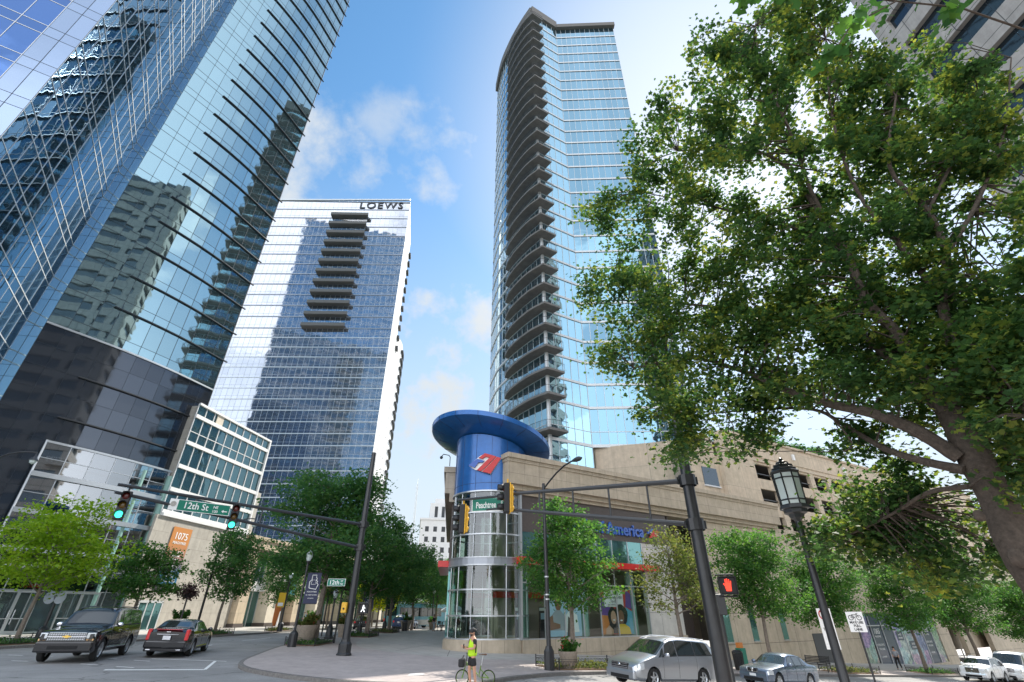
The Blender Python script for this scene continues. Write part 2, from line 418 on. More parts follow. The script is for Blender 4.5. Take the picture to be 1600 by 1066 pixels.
L.new(tc.outputs['Generated'], mp.inputs['Vector'])
nz = N.new('ShaderNodeTexNoise'); nz.inputs['Scale'].default_value = 2.1; nz.inputs['Detail'].default_value = 9; nz.inputs['Roughness'].default_value = .52
L.new(mp.outputs['Vector'], nz.inputs['Vector'])
sp = N.new('ShaderNodeSeparateXYZ'); L.new(tc.outputs['Generated'], sp.inputs[0])
# cloud cover grows towards the horizon
hr = N.new('ShaderNodeMapRange'); hr.inputs['From Min'].default_value = .0; hr.inputs['From Max'].default_value = .85; hr.inputs['To Min'].default_value = .06; hr.inputs['To Max'].default_value = -.08
L.new(sp.outputs['Z'], hr.inputs['Value'])
br_ = N.new('ShaderNodeMapRange'); br_.inputs['From Min'].default_value = .3; br_.inputs['From Max'].default_value = -.7; br_.inputs['To Min'].default_value = .0; br_.inputs['To Max'].default_value = .17
L.new(sp.outputs['Y'], br_.inputs['Value'])
ad = N.new('ShaderNodeMath'); ad.operation = 'ADD'; L.new(nz.outputs['Fac'], ad.inputs[0]); L.new(hr.outputs['Result'], ad.inputs[1])
ad2 = N.new('ShaderNodeMath'); ad2.operation = 'ADD'; L.new(ad.outputs[0], ad2.inputs[0]); L.new(br_.outputs['Result'], ad2.inputs[1])
cr = N.new('ShaderNodeMapRange'); cr.interpolation_type = 'SMOOTHSTEP'; cr.inputs['From Min'].default_value = .54; cr.inputs['From Max'].default_value = .70
L.new(ad2.outputs[0], cr.inputs['Value'])
cs = N.new('ShaderNodeMath'); cs.operation = 'MULTIPLY'; cs.inputs[1].default_value = .9; L.new(cr.outputs['Result'], cs.inputs[0])
# separate cumulus masses
last = cs.outputs[0]
nm_ = N.new('ShaderNodeVectorMath'); nm_.operation = 'NORMALIZE'; L.new(tc.outputs['Generated'], nm_.inputs[0])
nz2 = N.new('ShaderNodeTexNoise'); nz2.inputs['Scale'].default_value = 5.5; nz2.inputs['Detail'].default_value = 10; nz2.inputs['Roughness'].default_value = .6; L.new(nm_.outputs[0], nz2.inputs['Vector'])
for (px, py, rad, st) in ((470, 275, 13, 1.), (545, 285, 7, .9), (695, 212, 9, .75), (596, 180, 5, .5), (680, 262, 6, .8), (680, 595, 17, 1.), (640, 710, 12, .8), (750, 640, 12, .8)):
    u_ = (px-800)/FPX; v_ = (533-py)/FPX; c_ = Vector((u_, math.cos(TH)-v_*math.sin(TH), math.sin(TH)+v_*math.cos(TH))).normalized()
    d_ = N.new('ShaderNodeVectorMath'); d_.operation = 'DOT_PRODUCT'; L.new(nm_.outputs[0], d_.inputs[0]); d_.inputs[1].default_value = c_
    m_ = N.new('ShaderNodeMapRange'); m_.inputs['From Min'].default_value = math.cos(R(rad)); m_.inputs['From Max'].default_value = 1; m_.inputs['To Max'].default_value = .36; m_.inputs['To Min'].default_value = 0
    L.new(d_.outputs['Value'], m_.inputs['Value'])
    a_2 = N.new('ShaderNodeMath'); a_2.operation = 'ADD'; L.new(m_.outputs['Result'], a_2.inputs[0]); L.new(nz2.outputs['Fac'], a_2.inputs[1])
    g_ = N.new('ShaderNodeMapRange'); g_.interpolation_type = 'SMOOTHSTEP'; g_.inputs['From Min'].default_value = .64; g_.inputs['From Max'].default_value = .92; g_.inputs['To Max'].default_value = st; L.new(a_2.outputs[0], g_.inputs['Value'])
    x_ = N.new('ShaderNodeMath'); x_.operation = 'MAXIMUM'; L.new(last, x_.inputs[0]); L.new(g_.outputs['Result'], x_.inputs[1]); last = x_.outputs[0]
hz_ = N.new('ShaderNodeMapRange'); hz_.interpolation_type = 'SMOOTHSTEP'; hz_.inputs['From Min'].default_value = .85; hz_.inputs['From Max'].default_value = .08; hz_.inputs['To Max'].default_value = .9; L.new(sp.outputs['Z'], hz_.inputs['Value'])
x_ = N.new('ShaderNodeMath'); x_.operation = 'MAXIMUM'; L.new(last, x_.inputs[0]); L.new(hz_.outputs['Result'], x_.inputs[1]); last = x_.outputs[0]
# high thin overcast over the unseen sky behind the viewer, brightened below as fill
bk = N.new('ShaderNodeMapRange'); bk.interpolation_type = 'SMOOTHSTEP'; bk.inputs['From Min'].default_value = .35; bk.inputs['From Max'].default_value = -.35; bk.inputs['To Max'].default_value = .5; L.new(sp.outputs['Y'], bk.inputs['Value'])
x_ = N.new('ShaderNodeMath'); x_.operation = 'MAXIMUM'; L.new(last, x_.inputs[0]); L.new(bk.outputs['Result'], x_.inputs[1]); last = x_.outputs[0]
# thin veil of light scattered round the sun
dt = N.new('ShaderNodeVectorMath'); dt.operation = 'DOT_PRODUCT'
nrm = N.new('ShaderNodeVectorMath'); nrm.operation = 'NORMALIZE'; L.new(tc.outputs['Generated'], nrm.inputs[0]); L.new(nrm.outputs[0], dt.inputs[0])
dt.inputs[1].default_value = (math.sin(R(SAZ))*math.cos(R(SEL)), math.cos(R(SAZ))*math.cos(R(SEL)), math.sin(R(SEL)))
vr = N.new('ShaderNodeMapRange'); vr.interpolation_type = 'SMOOTHSTEP'; vr.inputs['From Min'].default_value = .78; vr.inputs['From Max'].default_value = 1.; vr.inputs['To Max'].default_value = 1.
vp_ = N.new('ShaderNodeMath'); vp_.operation = 'MULTIPLY'; vp_.inputs[1].default_value = .72; L.new(dt.outputs['Value'], vr.inputs['Value'])
L.new(vr.outputs['Result'], vp_.inputs[0])
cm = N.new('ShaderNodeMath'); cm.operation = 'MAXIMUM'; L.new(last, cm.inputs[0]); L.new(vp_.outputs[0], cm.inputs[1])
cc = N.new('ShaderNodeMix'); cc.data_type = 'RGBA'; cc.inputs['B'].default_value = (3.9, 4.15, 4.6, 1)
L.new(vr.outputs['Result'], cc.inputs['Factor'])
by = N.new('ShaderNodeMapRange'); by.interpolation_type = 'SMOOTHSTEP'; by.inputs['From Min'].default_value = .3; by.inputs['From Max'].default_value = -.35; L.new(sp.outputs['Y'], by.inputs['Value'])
ca = N.new('ShaderNodeMix'); ca.data_type = 'RGBA'; ca.inputs['A'].default_value = (3.0, 3.2, 3.35, 1); ca.inputs['B'].default_value = (10.5, 10.7, 11.2, 1); L.new(by.outputs['Result'], ca.inputs['Factor']); L.new(ca.outputs['Result'], cc.inputs['A'])  # unseen clouds behind the viewer made brighter, as added fill on facades and street
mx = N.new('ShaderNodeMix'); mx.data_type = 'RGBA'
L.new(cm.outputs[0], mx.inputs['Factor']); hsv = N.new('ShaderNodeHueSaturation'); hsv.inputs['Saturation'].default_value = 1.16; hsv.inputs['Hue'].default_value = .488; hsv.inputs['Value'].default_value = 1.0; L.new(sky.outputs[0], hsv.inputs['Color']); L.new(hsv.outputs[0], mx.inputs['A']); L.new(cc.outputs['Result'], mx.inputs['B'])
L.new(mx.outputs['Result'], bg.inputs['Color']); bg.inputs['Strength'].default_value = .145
sl = bpy.data.lights.new('sun', 'SUN'); sl.energy = 4.2; sl.angle = R(.5); sl.color = (1, .94, .84)
so = bpy.data.objects.new('sun', sl); col.objects.link(so)
sd = Vector((math.sin(R(SAZ))*math.cos(R(SEL)), math.cos(R(SAZ))*math.cos(R(SEL)), math.sin(R(SEL))))
so.rotation_euler = sd.to_track_quat('Z', 'Y').to_euler(); so.location = (60, 80, 150)
sc.view_settings.view_transform = 'Standard'; sc.view_settings.look = 'None'; sc.view_settings.gamma = 1; sc.view_settings.exposure = .84
sc.cycles.max_bounces = 8; sc.cycles.glossy_bounces = 5; sc.cycles.transparent_max_bounces = 12; sc.cycles.diffuse_bounces = 3

# ------------------------------------------------------------------ ground
def sheet(name, poly, dz, mat, depth=.3, sides=True):
    """a pavement laid over the falling ground: follows G(x), with a real kerb face down its edge"""
    bm = bmesh.new()
    vs = [bm.verts.new((x, y, 0)) for x, y in poly]; bm.faces.new(vs)
    for gx, _ in GX[1:-1]:
        bmesh.ops.bisect_plane(bm, geom=bm.verts[:]+bm.edges[:]+bm.faces[:], plane_co=(gx, 0, 0), plane_no=(1, 0, 0))
    if sides:
        be = [e for e in bm.edges if e.is_boundary]
        r = bmesh.ops.extrude_edge_only(bm, edges=be)
        low = {v for v in r['geom'] if isinstance(v, bmesh.types.BMVert)}
    else: low = set()
    for v in bm.verts: v.co.z = G(v.co.x)+dz-(depth if v in low else 0)
    bmesh.ops.recalc_face_normals(bm, faces=bm.faces[:])
    me = bpy.data.meshes.new(name); bm.to_mesh(me); bm.free(); me.materials.append(M[mat])
    o = bpy.data.objects.new(name, me); col.objects.link(o); o['kind'] = 'structure'
    return o
sheet('ground', [(-2500, -1500), (2500, -1500), (2500, 3500), (-2500, 3500)], -.06, 'soil_far', sides=False)
sheet('road', [(-160, -60), (160, -60), (160, 200), (-160, 200)], 0, 'asphalt', sides=False)
A12 = dr(57)
def K12(t, d=0): return (4.1+A12.x*t+A12.y*d, 27.5+A12.y*t-A12.x*d)
def arc(pts, n=6):
    """Catmull-Rom through points"""
    P = [Vector(p) for p in pts]; P = [P[0]*2-P[1]]+P+[P[-1]*2-P[-2]]
    out = []
    for i in range(1, len(P)-2):
        for k in range(n):
            t = k/n; a, b, c, d = P[i-1:i+3]
            out.append(tuple(.5*((2*b)+(c-a)*t+(2*a-5*b+4*c-d)*t*t+(3*b-a-3*c+d)*t**3)))
    out.append(tuple(P[-2])); return out
kerbR = arc([(-6, 120), (-9, 100), (-13, 82), (-15.6, 65), (-15.8, 50), (-14.6, 36.7), (-12.9, 28.5), (-11.2, 23.3), (-8.2, 20.7), (-4.6, 19.7), (-1.6, 20.6), (.1, 23.2), (1.9, 25.6), (4.1, 27.5)])
plaza = kerbR+[K12(150), (160, 190), (160, 200), (-6, 200)]
inset = lambda pts, d: pts
def offset_line(pts, d):
    out = []
    for i, p in enumerate(pts):
        a = Vector(pts[max(i-1, 0)][:2]); b = Vector(pts[min(i+1, len(pts)-1)][:2]); t = (b-a).normalized()
        out.append((p[0]-t.y*d, p[1]+t.x*d))
    return out
sheet('kerb', plaza, .125, 'kerb_stone')
pl_in = offset_line(kerbR, .18)+[K12(150, -.18), (159.9, 189), (159.9, 199), (-5.8, 199)]
sheet('brick_plaza', pl_in, .130, 'brick_paving', sides=False)
# smooth concrete walk inside the brick border
sheet('pavement', arc([(-2, 118), (-8.0, 90), (-12, 72), (-12.6, 50), (-10.6, 38), (-7.8, 33.4), (-3, 30.8), (1.5, 31.4)])+[K12(4, -3.2), K12(150, -3.2), (100, 150), (0, 150)], .134, 'pavement', sides=False)
kerbL = arc([(-34, -40), (-31, 0), (-28.4, 18), (-26.8, 30), (-24.3, 44), (-23.5, 54), (-22.8, 66), (-20, 82), (-14, 104), (-10, 120)])
lp = kerbL[::-1]+[(-160, -40), (-160, 120)]
sheet('kerb', lp[:], .125, 'kerb_stone')
sheet('pavement', [(x-.2, y) for x, y in kerbL[::-1]]+[(-159, -39), (-159, 119)], .130, 'pavement', sides=False)
near = [K12(150, 10.4), K12(6, 10.4)]+arc([K12(3, 10.5), (4.2, 14.9), (2.3, 12.5), (1.0, 9), (-.5, 3), (-2.5, -6), (-6, -40)])+[(150, -40)]
sheet('kerb', near, .125, 'kerb_stone')
sheet('brick_plaza', [K12(149, 10.6), K12(6, 10.6)]+arc([K12(3, 10.75), (4.3, 14.6), (2.5, 12.3), (1.2, 8.9), (-.3, 3), (-2.3, -6), (-5.8, -39)])+[(149, -39)], .130, 'brick_paving', sides=False)
# road markings
def strip(mb, pts, wd, dz=.006):
    n = len(pts)
    l = offset_line(pts, wd/2); r = offset_line(pts, -wd/2)
    for i in range(n-1):
        mb.add([(*l[i], G(l[i][0])+dz), (*r[i], G(r[i][0])+dz), (*r[i+1], G(r[i+1][0])+dz), (*l[i+1], G(l[i+1][0])+dz)], [(0, 1, 2, 3)])
def seg(a, b, n=6): return [(a[0]+(b[0]-a[0])*i/n, a[1]+(b[1]-a[1])*i/n) for i in range(n+1)]
mb = MB()
strip(mb, seg((-12.0, 22.3), (-15.0, 21.0)), .30)
strip(mb, seg((-12.9, 25.6), (-16.2, 25.4)), .12)
strip(mb, seg((-12.0, 22.3), (-13.4, 25.6)), .12)
for k in range(7): strip(mb, seg((-14.6-k*1.7, 22.0+k*.35), (-15.4-k*1.7, 22.15+k*.35), 2), .10)
for k in range(6): strip(mb, seg((-15.6-k*1.7, 24.4+k*.35), (-16.4-k*1.7, 24.55+k*.35), 2), .10)
strip(mb, seg((-17.6, 30.5), (-18.8, 35), 4), .10); strip(mb, seg((-19.4, 40), (-19.6, 45), 4), .10); strip(mb, seg((-19.6, 52), (-19.4, 58), 4), .10)
for t in (8, 17, 26, 35, 44, 53): strip(mb, seg(K12(t, 5.1), K12(t+3, 5.1), 3), .12)
tag(mb.build('road_markings', 'white_paint'), kind='structure')
mb = MB(); mb.lathe([(0, .139), (.36, .139)], (-3.75, 22.3, G(-3.75)), 20); tag(mb.build('manhole_cover', 'white_panel'), 'pale round manhole cover set in the brick corner', 'manhole cover')
mb = MB()
for pts in (arc([(-7.0, 33.8), (-6.6, 38), (-5.2, 44), (-2.5, 52)]), arc([(-3.6, 31.4), (-3.9, 35), (-4.2, 40), (-3.6, 47), (-1.5, 55)])): strip(mb, pts, .045, .139)
tag(mb.build('pavement_joints', 'kerb_stone'), kind='structure')

# ------------------------------------------------------------------ facade helpers
def resample(P, step):
    P = [Vector(p) for p in P]; d = [0]
    for a, b in zip(P, P[1:]): d.append(d[-1]+(b-a).length)
    n = max(1, round(d[-1]/step)); out = []
    for i in range(n+1):
        s = d[-1]*i/n
        for k in range(len(d)-1):
            if s <= d[k+1]+1e-9:
                t = (s-d[k])/(d[k+1]-d[k]); out.append(P[k].lerp(P[k+1], t)); break
    return out
def nrm2(a, b):
    """outward = to the right of a->b"""
    t = (b-a).normalized(); return Vector((t.y, -t.x))
rj = random.Random(3)
def curtain(parent, P, z0, fh, nf, panel, glass, frame='mullion_dark', spand=.28, spglass=None, mw=.06, hw=.08, md=.05, jit=.0022, band=None, bh=.25, bd=.10, sub=1, vsplit=None, spm=True, rowname='window_row'):
    """storeys of panes: one window_row part per storey, its mullions a sub-part, its floor band another"""
    Q = resample(P, panel)
    for f in range(nf):
        za = z0+f*fh; zs = za+fh*spand; zb = za+fh
        g = MB(); fr = MB()
        for i in range(len(Q)-1):
            a, b = Q[i], Q[i+1]; n = nrm2(a, b); Lg = (b-a).length
            zl = [za, zs, zb] if spand > 0 else [za, zb]
            for k in range(len(zl)-1):
                g.cur = 1 if (spglass and k == 0 and spand > 0) else 0
                ja = rj.gauss(0, jit)*Lg/2; jb = rj.gauss(0, jit)*(zl[k+1]-zl[k])/2
                o = [(-ja-jb), (ja-jb), (ja+jb), (-ja+jb)]
                c = [(a, zl[k]), (b, zl[k]), (b, zl[k+1]), (a, zl[k+1])]
                g.quad(*[(p.x+n.x*q, p.y+n.y*q, z) for (p, z), q in zip(c, o)])
            t = (b-a).normalized()
            if mw: fr.obox((a.x-t.x*mw/2, a.y-t.y*mw/2), t, mw, n, md, za, zb)
            if i == len(Q)-2 and mw: fr.obox((b.x-t.x*mw/2, b.y-t.y*mw/2), t, mw, n, md, za, zb)
            if hw:
                if not band: fr.obox((a.x, a.y), t, Lg, n, md*.8, za-hw/2, za+hw/2)
                if spand > 0 and spm: fr.obox((a.x, a.y), t, Lg, n, md*.8, zs-hw/2, zs+hw/2)
        row = g.build(rowname, [glass, spglass] if spglass else glass, parent, world=True)
        if fr.v: fo = fr.build('mullion_grid', frame, row, world=True)
        if band:
            bb = MB()
            for i in range(len(Q)-1):
                a, b = Q[i], Q[i+1]; n = nrm2(a, b)
                bb.obox((a.x, a.y), (b-a).normalized(), (b-a).length, n, bd, za-bh/2, za+bh/2)
            bb.build('floor_band', band, row, world=True)
def wallmb(mb, P, z0, z1, th=.4):
    P = [Vector(p) for p in P]
    for a, b in zip(P, P[1:]):
        n = nrm2(a, b); mb.obox((a.x-n.x*th, a.y-n.y*th), (b-a).normalized(), (b-a).length, n, th, z0, z1)
    return mb

# ------------------------------------------------------------------ office tower (left)
OT = thing('office_tower', 'tall blue glass office tower at the left on a dark granite base', 'tower', (-60, 35, G(-45)))
C1 = Vector((-43.5, 37)); S1L = Vector((-45.1, 36.7)); PS = Vector((-35.5, 21))
F1 = arc([C1, (-40.67, 41.7), (-38.35, 46.7), (-36.5, 52.4)], 4)
ZB, FH = 25.9, 4.05
# dark granite lower storeys (whole curved face) then glass above
curtain(OT, F1, ZB-FH*6, FH, 6, 1.5, 'granite_dark', spand=.5, mw=.025, hw=.025, md=.015, jit=.0015, spm=True, frame='mullion_dark', rowname='granite_course')
curtain(OT, F1, ZB, FH, 34, 1.5, 'glass_cyan', spand=.27, mw=.035, hw=.03, md=.03, jit=.0016, frame='mullion_dark')
F2b = [PS, S1L]
ST = [S1L, C1]
curtain(OT, ST, 0, FH, 7, .8, 'glass_strip', spand=.27, mw=.02, hw=.02, md=.02, rowname='corner_panel')
curtain(OT, ST, FH*7, FH, 33, .8, 'glass_strip', spand=.27, mw=.02, hw=.02, md=.02, jit=.0008, rowname='corner_panel')
curtain(OT, F2b, 1.6, FH, 40, 1.55, 'glass_blue', spand=.26, mw=.022, hw=.09, md=.04, jit=.003, frame='mullion_light')
S2L = PS-dr(58)*2.1
curtain(OT, [S2L, PS], 1.6, FH, 40, 1.05, 'glass_strip_blue', spand=.26, mw=.025, hw=.025, md=.02, jit=.0008, rowname='corner_panel')
F3A = S2L-dr(58)*16
curtain(OT, [F3A, S2L], 1.6, FH, 40, 1.6, 'glass_navy', spand=.26, mw=.04, hw=.06, md=.03, frame='mullion_light')
# remaining sides, seen in reflections only
core = [(-36.55, 52.6), (-47, 59), (-96, 72), (-108, 30), tuple(F3A)]
curtain(OT, core, 1.6, FH*1, 40, 3.0, 'glass_core', spand=.3, mw=.08, hw=.12, md=.05, frame='mullion_light')
mb = MB(); mb.prism([tuple(p) for p in ([F3A+Vector((.3, .3)), S2L, PS, S1L, C1]+[Vector(q) for q in F1[3:]]+[Vector(c) for c in core[1:4]])], ZB+FH*34, ZB+FH*34+.6); mb.build('roof', 'slab_dark', OT, world=True)
# projecting horizontal fins
Fq = [Vector(p) for p in F1]
Fq[-1] = Fq[-1]
def sub_line(P, s0, ext):
    Q = resample(P, .5); out = []; d = 0; prev = Q[0]
    for q in Q:
        d += (q-prev).length; prev = q
        if d >= s0: out.append(q)
    out.append(out[-1]+(out[-1]-out[-2]).normalized()*ext); return out
FL = sub_line(F1, 3.9, .55)
for f in range(-3, 34):
    z = ZB+FH*f if f != 0 else ZB
    if f == 0: continue
    mb = MB()
    for a, b in zip(FL, FL[1:]):
        n = nrm2(a, b); mb.obox((a.x, a.y), (b-a).normalized(), (b-a).length+.01, n, .22, z-.055, z+.055)
    mb.build('sun_fin', 'mullion_dark' if f > 0 else 'metal_silver' if f < -9 else 'metal_dark', OT, world=True)
mb = MB()
for a, b in zip(Fq, Fq[1:]):
    n = nrm2(a, b); mb.obox((a.x, a.y), (b-a).normalized(), (b-a).length+.01, n, .12, ZB-.09, ZB+.09)
mb.build('trim_band', 'metal_silver', OT, world=True)
# glass lobby front below the last fin
off = [q+nrm2(FL[max(i-1, 0)], FL[min(i+1, len(FL)-1)])*.45 for i, q in enumerate(FL)]
zl = [1.0, 4.0, 6.9, 9.75, 12.7, 15.5]
for za, zb in zip(zl, zl[1:]):
    curtain(OT, off[:-1], za, zb-za, 1, 1.85, 'glass_lobby_clear' if za > 3 else 'glass_lobby', spand=.5 if za > 1 else 0, mw=.05, hw=.05, md=.06, frame='metal_silver', rowname='lobby_window')
for z in zl[2:5]:
    mb = MB()
    for a, b in zip(off[:-1], off[1:-1]): n = nrm2(a, b); mb.obox((a.x, a.y), (b-a).normalized(), (b-a).length+.01, n, .22, z-.2, z+.2)
    mb.build('metal_band', 'metal_silver', OT, world=True)
mb = MB(); mb.tube([(*(off[0]), .8), (*(off[0]), 15.6)], .09, 6)
for a, b in zip(off[:-1], off[1:-1]): n = nrm2(a, b); mb.obox((a.x, a.y), (b-a).normalized(), (b-a).length+.01, n, .1, 15.4, 15.58)
mb.build('lobby_frame', 'metal_silver', OT, world=True)
# entrance canopy and doors
cn = dr(26+90)
mb = MB(); mb.obox(off[2]+Vector((0, 0)), dr(27), 10.5, cn, 2.2, 5.5, 5.75); mb.build('entrance_canopy', 'glass_rail', OT, world=True, bevel=.02)
mb = MB()
for t in (0, 3.4, 6.8, 10.2): mb.obox(off[2]+dr(27)*t, dr(27), .1, cn, 2.2, 5.3, 5.5)
mb.obox(off[2]+cn*2.2, dr(27), 10.5, cn, .08, 5.42, 5.82); mb.build('canopy_frame', 'metal_silver', OT, world=True)
for t in (1.0, 5.4):
    d = MB(); p = off[1]+dr(26.5)*t+cn*.28
    for s in range(2):
        q = p+dr(26.5)*(1.35*s)
        d.obox(q, dr(26.5), .1, cn, .1, .9, 3.9); d.obox(q+dr(26.5)*1.25, dr(26.5), .1, cn, .1, .9, 3.9); d.obox(q, dr(26.5), 1.35, cn, .09, 3.8, 3.95); d.obox(q, dr(26.5), 1.35, cn, .09, .9, 1.15)
        d.obox(q, dr(26.5), 1.35, cn, .08, 1.95, 2.02)
    dd = d.build('entrance_door', 'metal_silver', OT, world=True)
    h = MB(); h.tube([(*(p+dr(26.5)*1.2+cn*.2), 1.6), (*(p+dr(26.5)*1.2+cn*.2), 2.6)], .03, 6); h.tube([(*(p+dr(26.5)*1.55+cn*.2), 1.6), (*(p+dr(26.5)*1.55+cn*.2), 2.6)], .03, 6)
    h.build('handle', 'chrome', dd, world=True)
# pale round columns standing inside the lobby corner
for t in (8.6, 11.4):
    mb = MB(); mb.lathe([(.30, .9), (.30, 15.0)], (*(off[0]+dr(24)*t-cn*.12), 0), 14); mb.build('column', 'column_green', OT, smooth=True, world=True)
# ceiling light tubes seen through the glass
mb = MB()

# ------------------------------------------------------------------ annex with white window grid
AX = thing('office_annex', 'low annex with white window grid over a stone wall right of the granite tower', 'building', (-38, 58, G(-38)))
A84 = dr(8.4); N84 = Vector((A84.y, -A84.x))
A0 = Vector((-36.2, 50.6)); A1 = A0+A84*13.8
def AP(t, d=0): return A0+A84*t+N84*d
zf = [11.5, 13.75, 16.2, 18.8, 21.9, 23.3]
for k, (za, zb) in enumerate(zip(zf, zf[1:])):
    curtain(AX, [A0, A1], za, zb-za, 1, 1.38, 'glass_annex', frame='mullion_white', spand=.42 if k == 3 else 0, mw=.07, hw=.07, md=.10, jit=.006, spm=True)
    mb = MB(); mb.obox(AP(0, 0), A84, 13.9, N84, .22, za-.2, za+.2); mb.build('white_ledge', 'mullion_white', AX, world=True)
mb = MB(); mb.obox(AP(0), A84, 14, N84, .25, 23.2, 23.45); mb.obox(AP(13.75), A84, .25, N84, .24, 11.3, 23.4); mb.obox(AP(0, .02), A84, 14, N84, .45, 11.05, 11.35); mb.build('white_frame', 'mullion_white', AX, world=True)
mb = MB(); mb.prism([AP(0, -.1), AP(14, -.1), AP(14, -20), AP(0, -20)], -1, 23.1); mb.build('wall', 'annex_stone', AX, world=True)
mb = MB(); mb.obox(AP(3.2, .02), A84, 1.1, N84, .1, 22.05, 23.2); mb.build('roof_hatch', 'cream', AX, world=True)
mb = MB(); mb.obox(AP(-.5, -.02), A84, 14.5, N84, .3, -1, 11.1); mb.build('stone_base', 'annex_stone', AX, world=True)
mb = MB(); mb.obox(AP(13.9, -4), A84, 1.4, N84, 3.8, -1, 16.5); mb.build('stone_pier', 'concrete', AX, world=True)
d = MB(); q = AP(.9, .28)
for s in range(4): d.obox(q+A84*(s*.95), A84, .12, N84, .08, .8, 3.3)
d.obox(q, A84, 2.97, N84, .08, 3.25, 3.45); d.obox(q, A84, 2.97, N84, .08, .8, 1.0)
dd = d.build('door', 'mullion_light', AX, world=True); g = MB(); g.obox(q, A84, 2.9, N84, .03, .8, 3.3); g.build('door_glass', 'glass_teal', dd, world=True)
mb = MB()
for k in range(4): mb.obox(AP(2.0, .28), A84, 2.4, N84, .06, 4.3+.16*k, 4.38+.16*k)
mb.build('louvre', 'metal_dark', AX, world=True)
# banner on the stone base: orange fading to teal
def gradmat(name, c1, c2, z0, z1):
    m, N, L, b = newmat(name); g = N.new('ShaderNodeNewGeometry'); s = N.new('ShaderNodeSeparateXYZ'); L.new(g.outputs['Position'], s.inputs[0])
    r = N.new('ShaderNodeMapRange'); r.inputs['From Min'].default_value = z0; r.inputs['From Max'].default_value = z1; L.new(s.outputs['Z'], r.inputs['Value'])
    x = N.new('ShaderNodeMix'); x.data_type = 'RGBA'; x.inputs['A'].default_value = (*c1, 1); x.inputs['B'].default_value = (*c2, 1); L.new(r.outputs['Result'], x.inputs['Factor']); L.new(x.outputs['Result'], b.inputs['Base Color']); b.inputs['Roughness'].default_value = .6
gradmat('banner_fade', (.015, .12, .22), (.52, .20, .04), 5.9, 8.8)
BN = thing('wall_banner', 'tall orange to teal leasing banner hung on the stone annex wall', 'banner', (*AP(2.4, .4), 4.9))
mb = MB(); mb.obox(AP(2.05, .32), A84, 2.6, N84, .05, 4.95, 10.3); mb.build('banner_cloth', 'banner_fade', BN, world=True)
mb = MB()
for txt, z, s in (('1075', 9.15, .95), ('PEACHTREE', 8.7, .34), ('OFFICE LEASING', 7.85, .27), ('Jeff Bellamy', 7.5, .24), ('Chris Port', 7.2, .24), ('RETAIL LEASING', 6.5, .25), ('Alan Wexler', 6.2, .24), ('CBRE', 5.6, .5), ('404 504 7900', 5.15, .36)):
    if txt in ('Jeff Bellamy', 'Chris Port', 'Alan Wexler'): txt = {'J': 'Office Level', 'C': 'Club Suite', 'A': 'Properties'}[txt[0]]
    p = AP(3.35, .385); text_on(mb, txt, (p.x, p.y, z), 8.4, s, .004, align='CENTER', bold=.006)
mb.build('lettering', 'sign_white', BN, world=True)

# ------------------------------------------------------------------ tan retail building further along
RB = thing('retail_building', 'low tan stone shop building with deep piers along the left side of the road', 'building', (-33, 80, G(-33)))
A10 = dr(9.5); N10 = Vector((A10.y, -A10.x)); B0 = Vector((-33.6, 65.2))
def RP(t, d=0): return B0+A10*t+N10*d
mb = MB(); mb.prism([RP(0, -2.0), RP(52, -2.0), RP(52, -18), RP(0, -18)], -1, 10.6); mb.build('wall', 'retail_stone', RB, world=True)
for k in range(9):
    mb = MB(); mb.obox(RP(.3+k*6, -2), A10, 1.7, N10, 2.2, 1.3, 10.2); pr = mb.build('pier', 'cream' if k % 2 else 'retail_stone', RB, world=True)
    mb = MB(); mb.obox(RP(.2+k*6, -2), A10, 1.9, N10, 2.3, -.5, 1.3); mb.build('pier_foot', 'brown_fascia', pr, world=True)
for k in range(8):
    curtain(RB, [RP(2.0+k*6, -1.5), RP(6.3+k*6, -1.5)], .7, 4.2, 1, 1.4, 'glass_teal', frame='mullion_light', spand=0, mw=.1, hw=.1, md=.1, rowname='shop_window')
    curtain(RB, [RP(2.0+k*6, -1.5), RP(6.3+k*6, -1.5)], 6.0, 2.9, 1, 1.0, 'glass_teal', frame='mullion_light', spand=0, mw=.1, hw=.1, md=.1, rowname='upper_window')
    mb = MB(); mb.obox(RP(2.0+k*6, -1.5), A10, 4.3, N10, .7, 4.9, 6.0); mb.build('spandrel', 'white_panel', RB, world=True)
mb = MB(); mb.obox(RP(-.2, -2.2), A10, 52, N10, 2.7, 9.6, 10.7); mb.obox(RP(-.3, -2.2), A10, 52.2, N10, 2.9, 10.7, 11.1); mb.build('cornice', 'retail_stone', RB, world=True)
mb = MB(); mb.obox(RP(8.6, .1), A10, 3.4, N10, .35, 5.6, 6.9); mb.build('shop_portal', 'white_panel', RB, world=True)
mb = MB(); mb.obox(RP(9.2, -1.4), A10, 2.3, N10, .3, .7, 5.2); mb.build('orange_door', 'wood_orange', RB, world=True)
mb = MB(); p = RP(8.9, .9); mb.obox(p, A10, 1.8, N10, .08, 4.6, 6.4); t1 = mb.build('hanging_sign', 'paint_busblue', None); tag(t1, 'light blue square sign over the orange shop door', 'sign')
mb = MB(); p = RP(7.6, 1.2)
mb.tube([(*p, .8), (*(p+A10*.35), 2.6)], .12, 4); mb.tube([(*(p+A10*.9), .8), (*(p+A10*.35), 2.6)], .12, 4); mb.tube([(*(p+A10*.15), 1.4), (*(p+A10*.7), 1.4)], .09, 4)
tag(mb.build('letter_sculpture', 'white_gloss'), 'white letter A standing outside the orange shop door', 'sculpture')

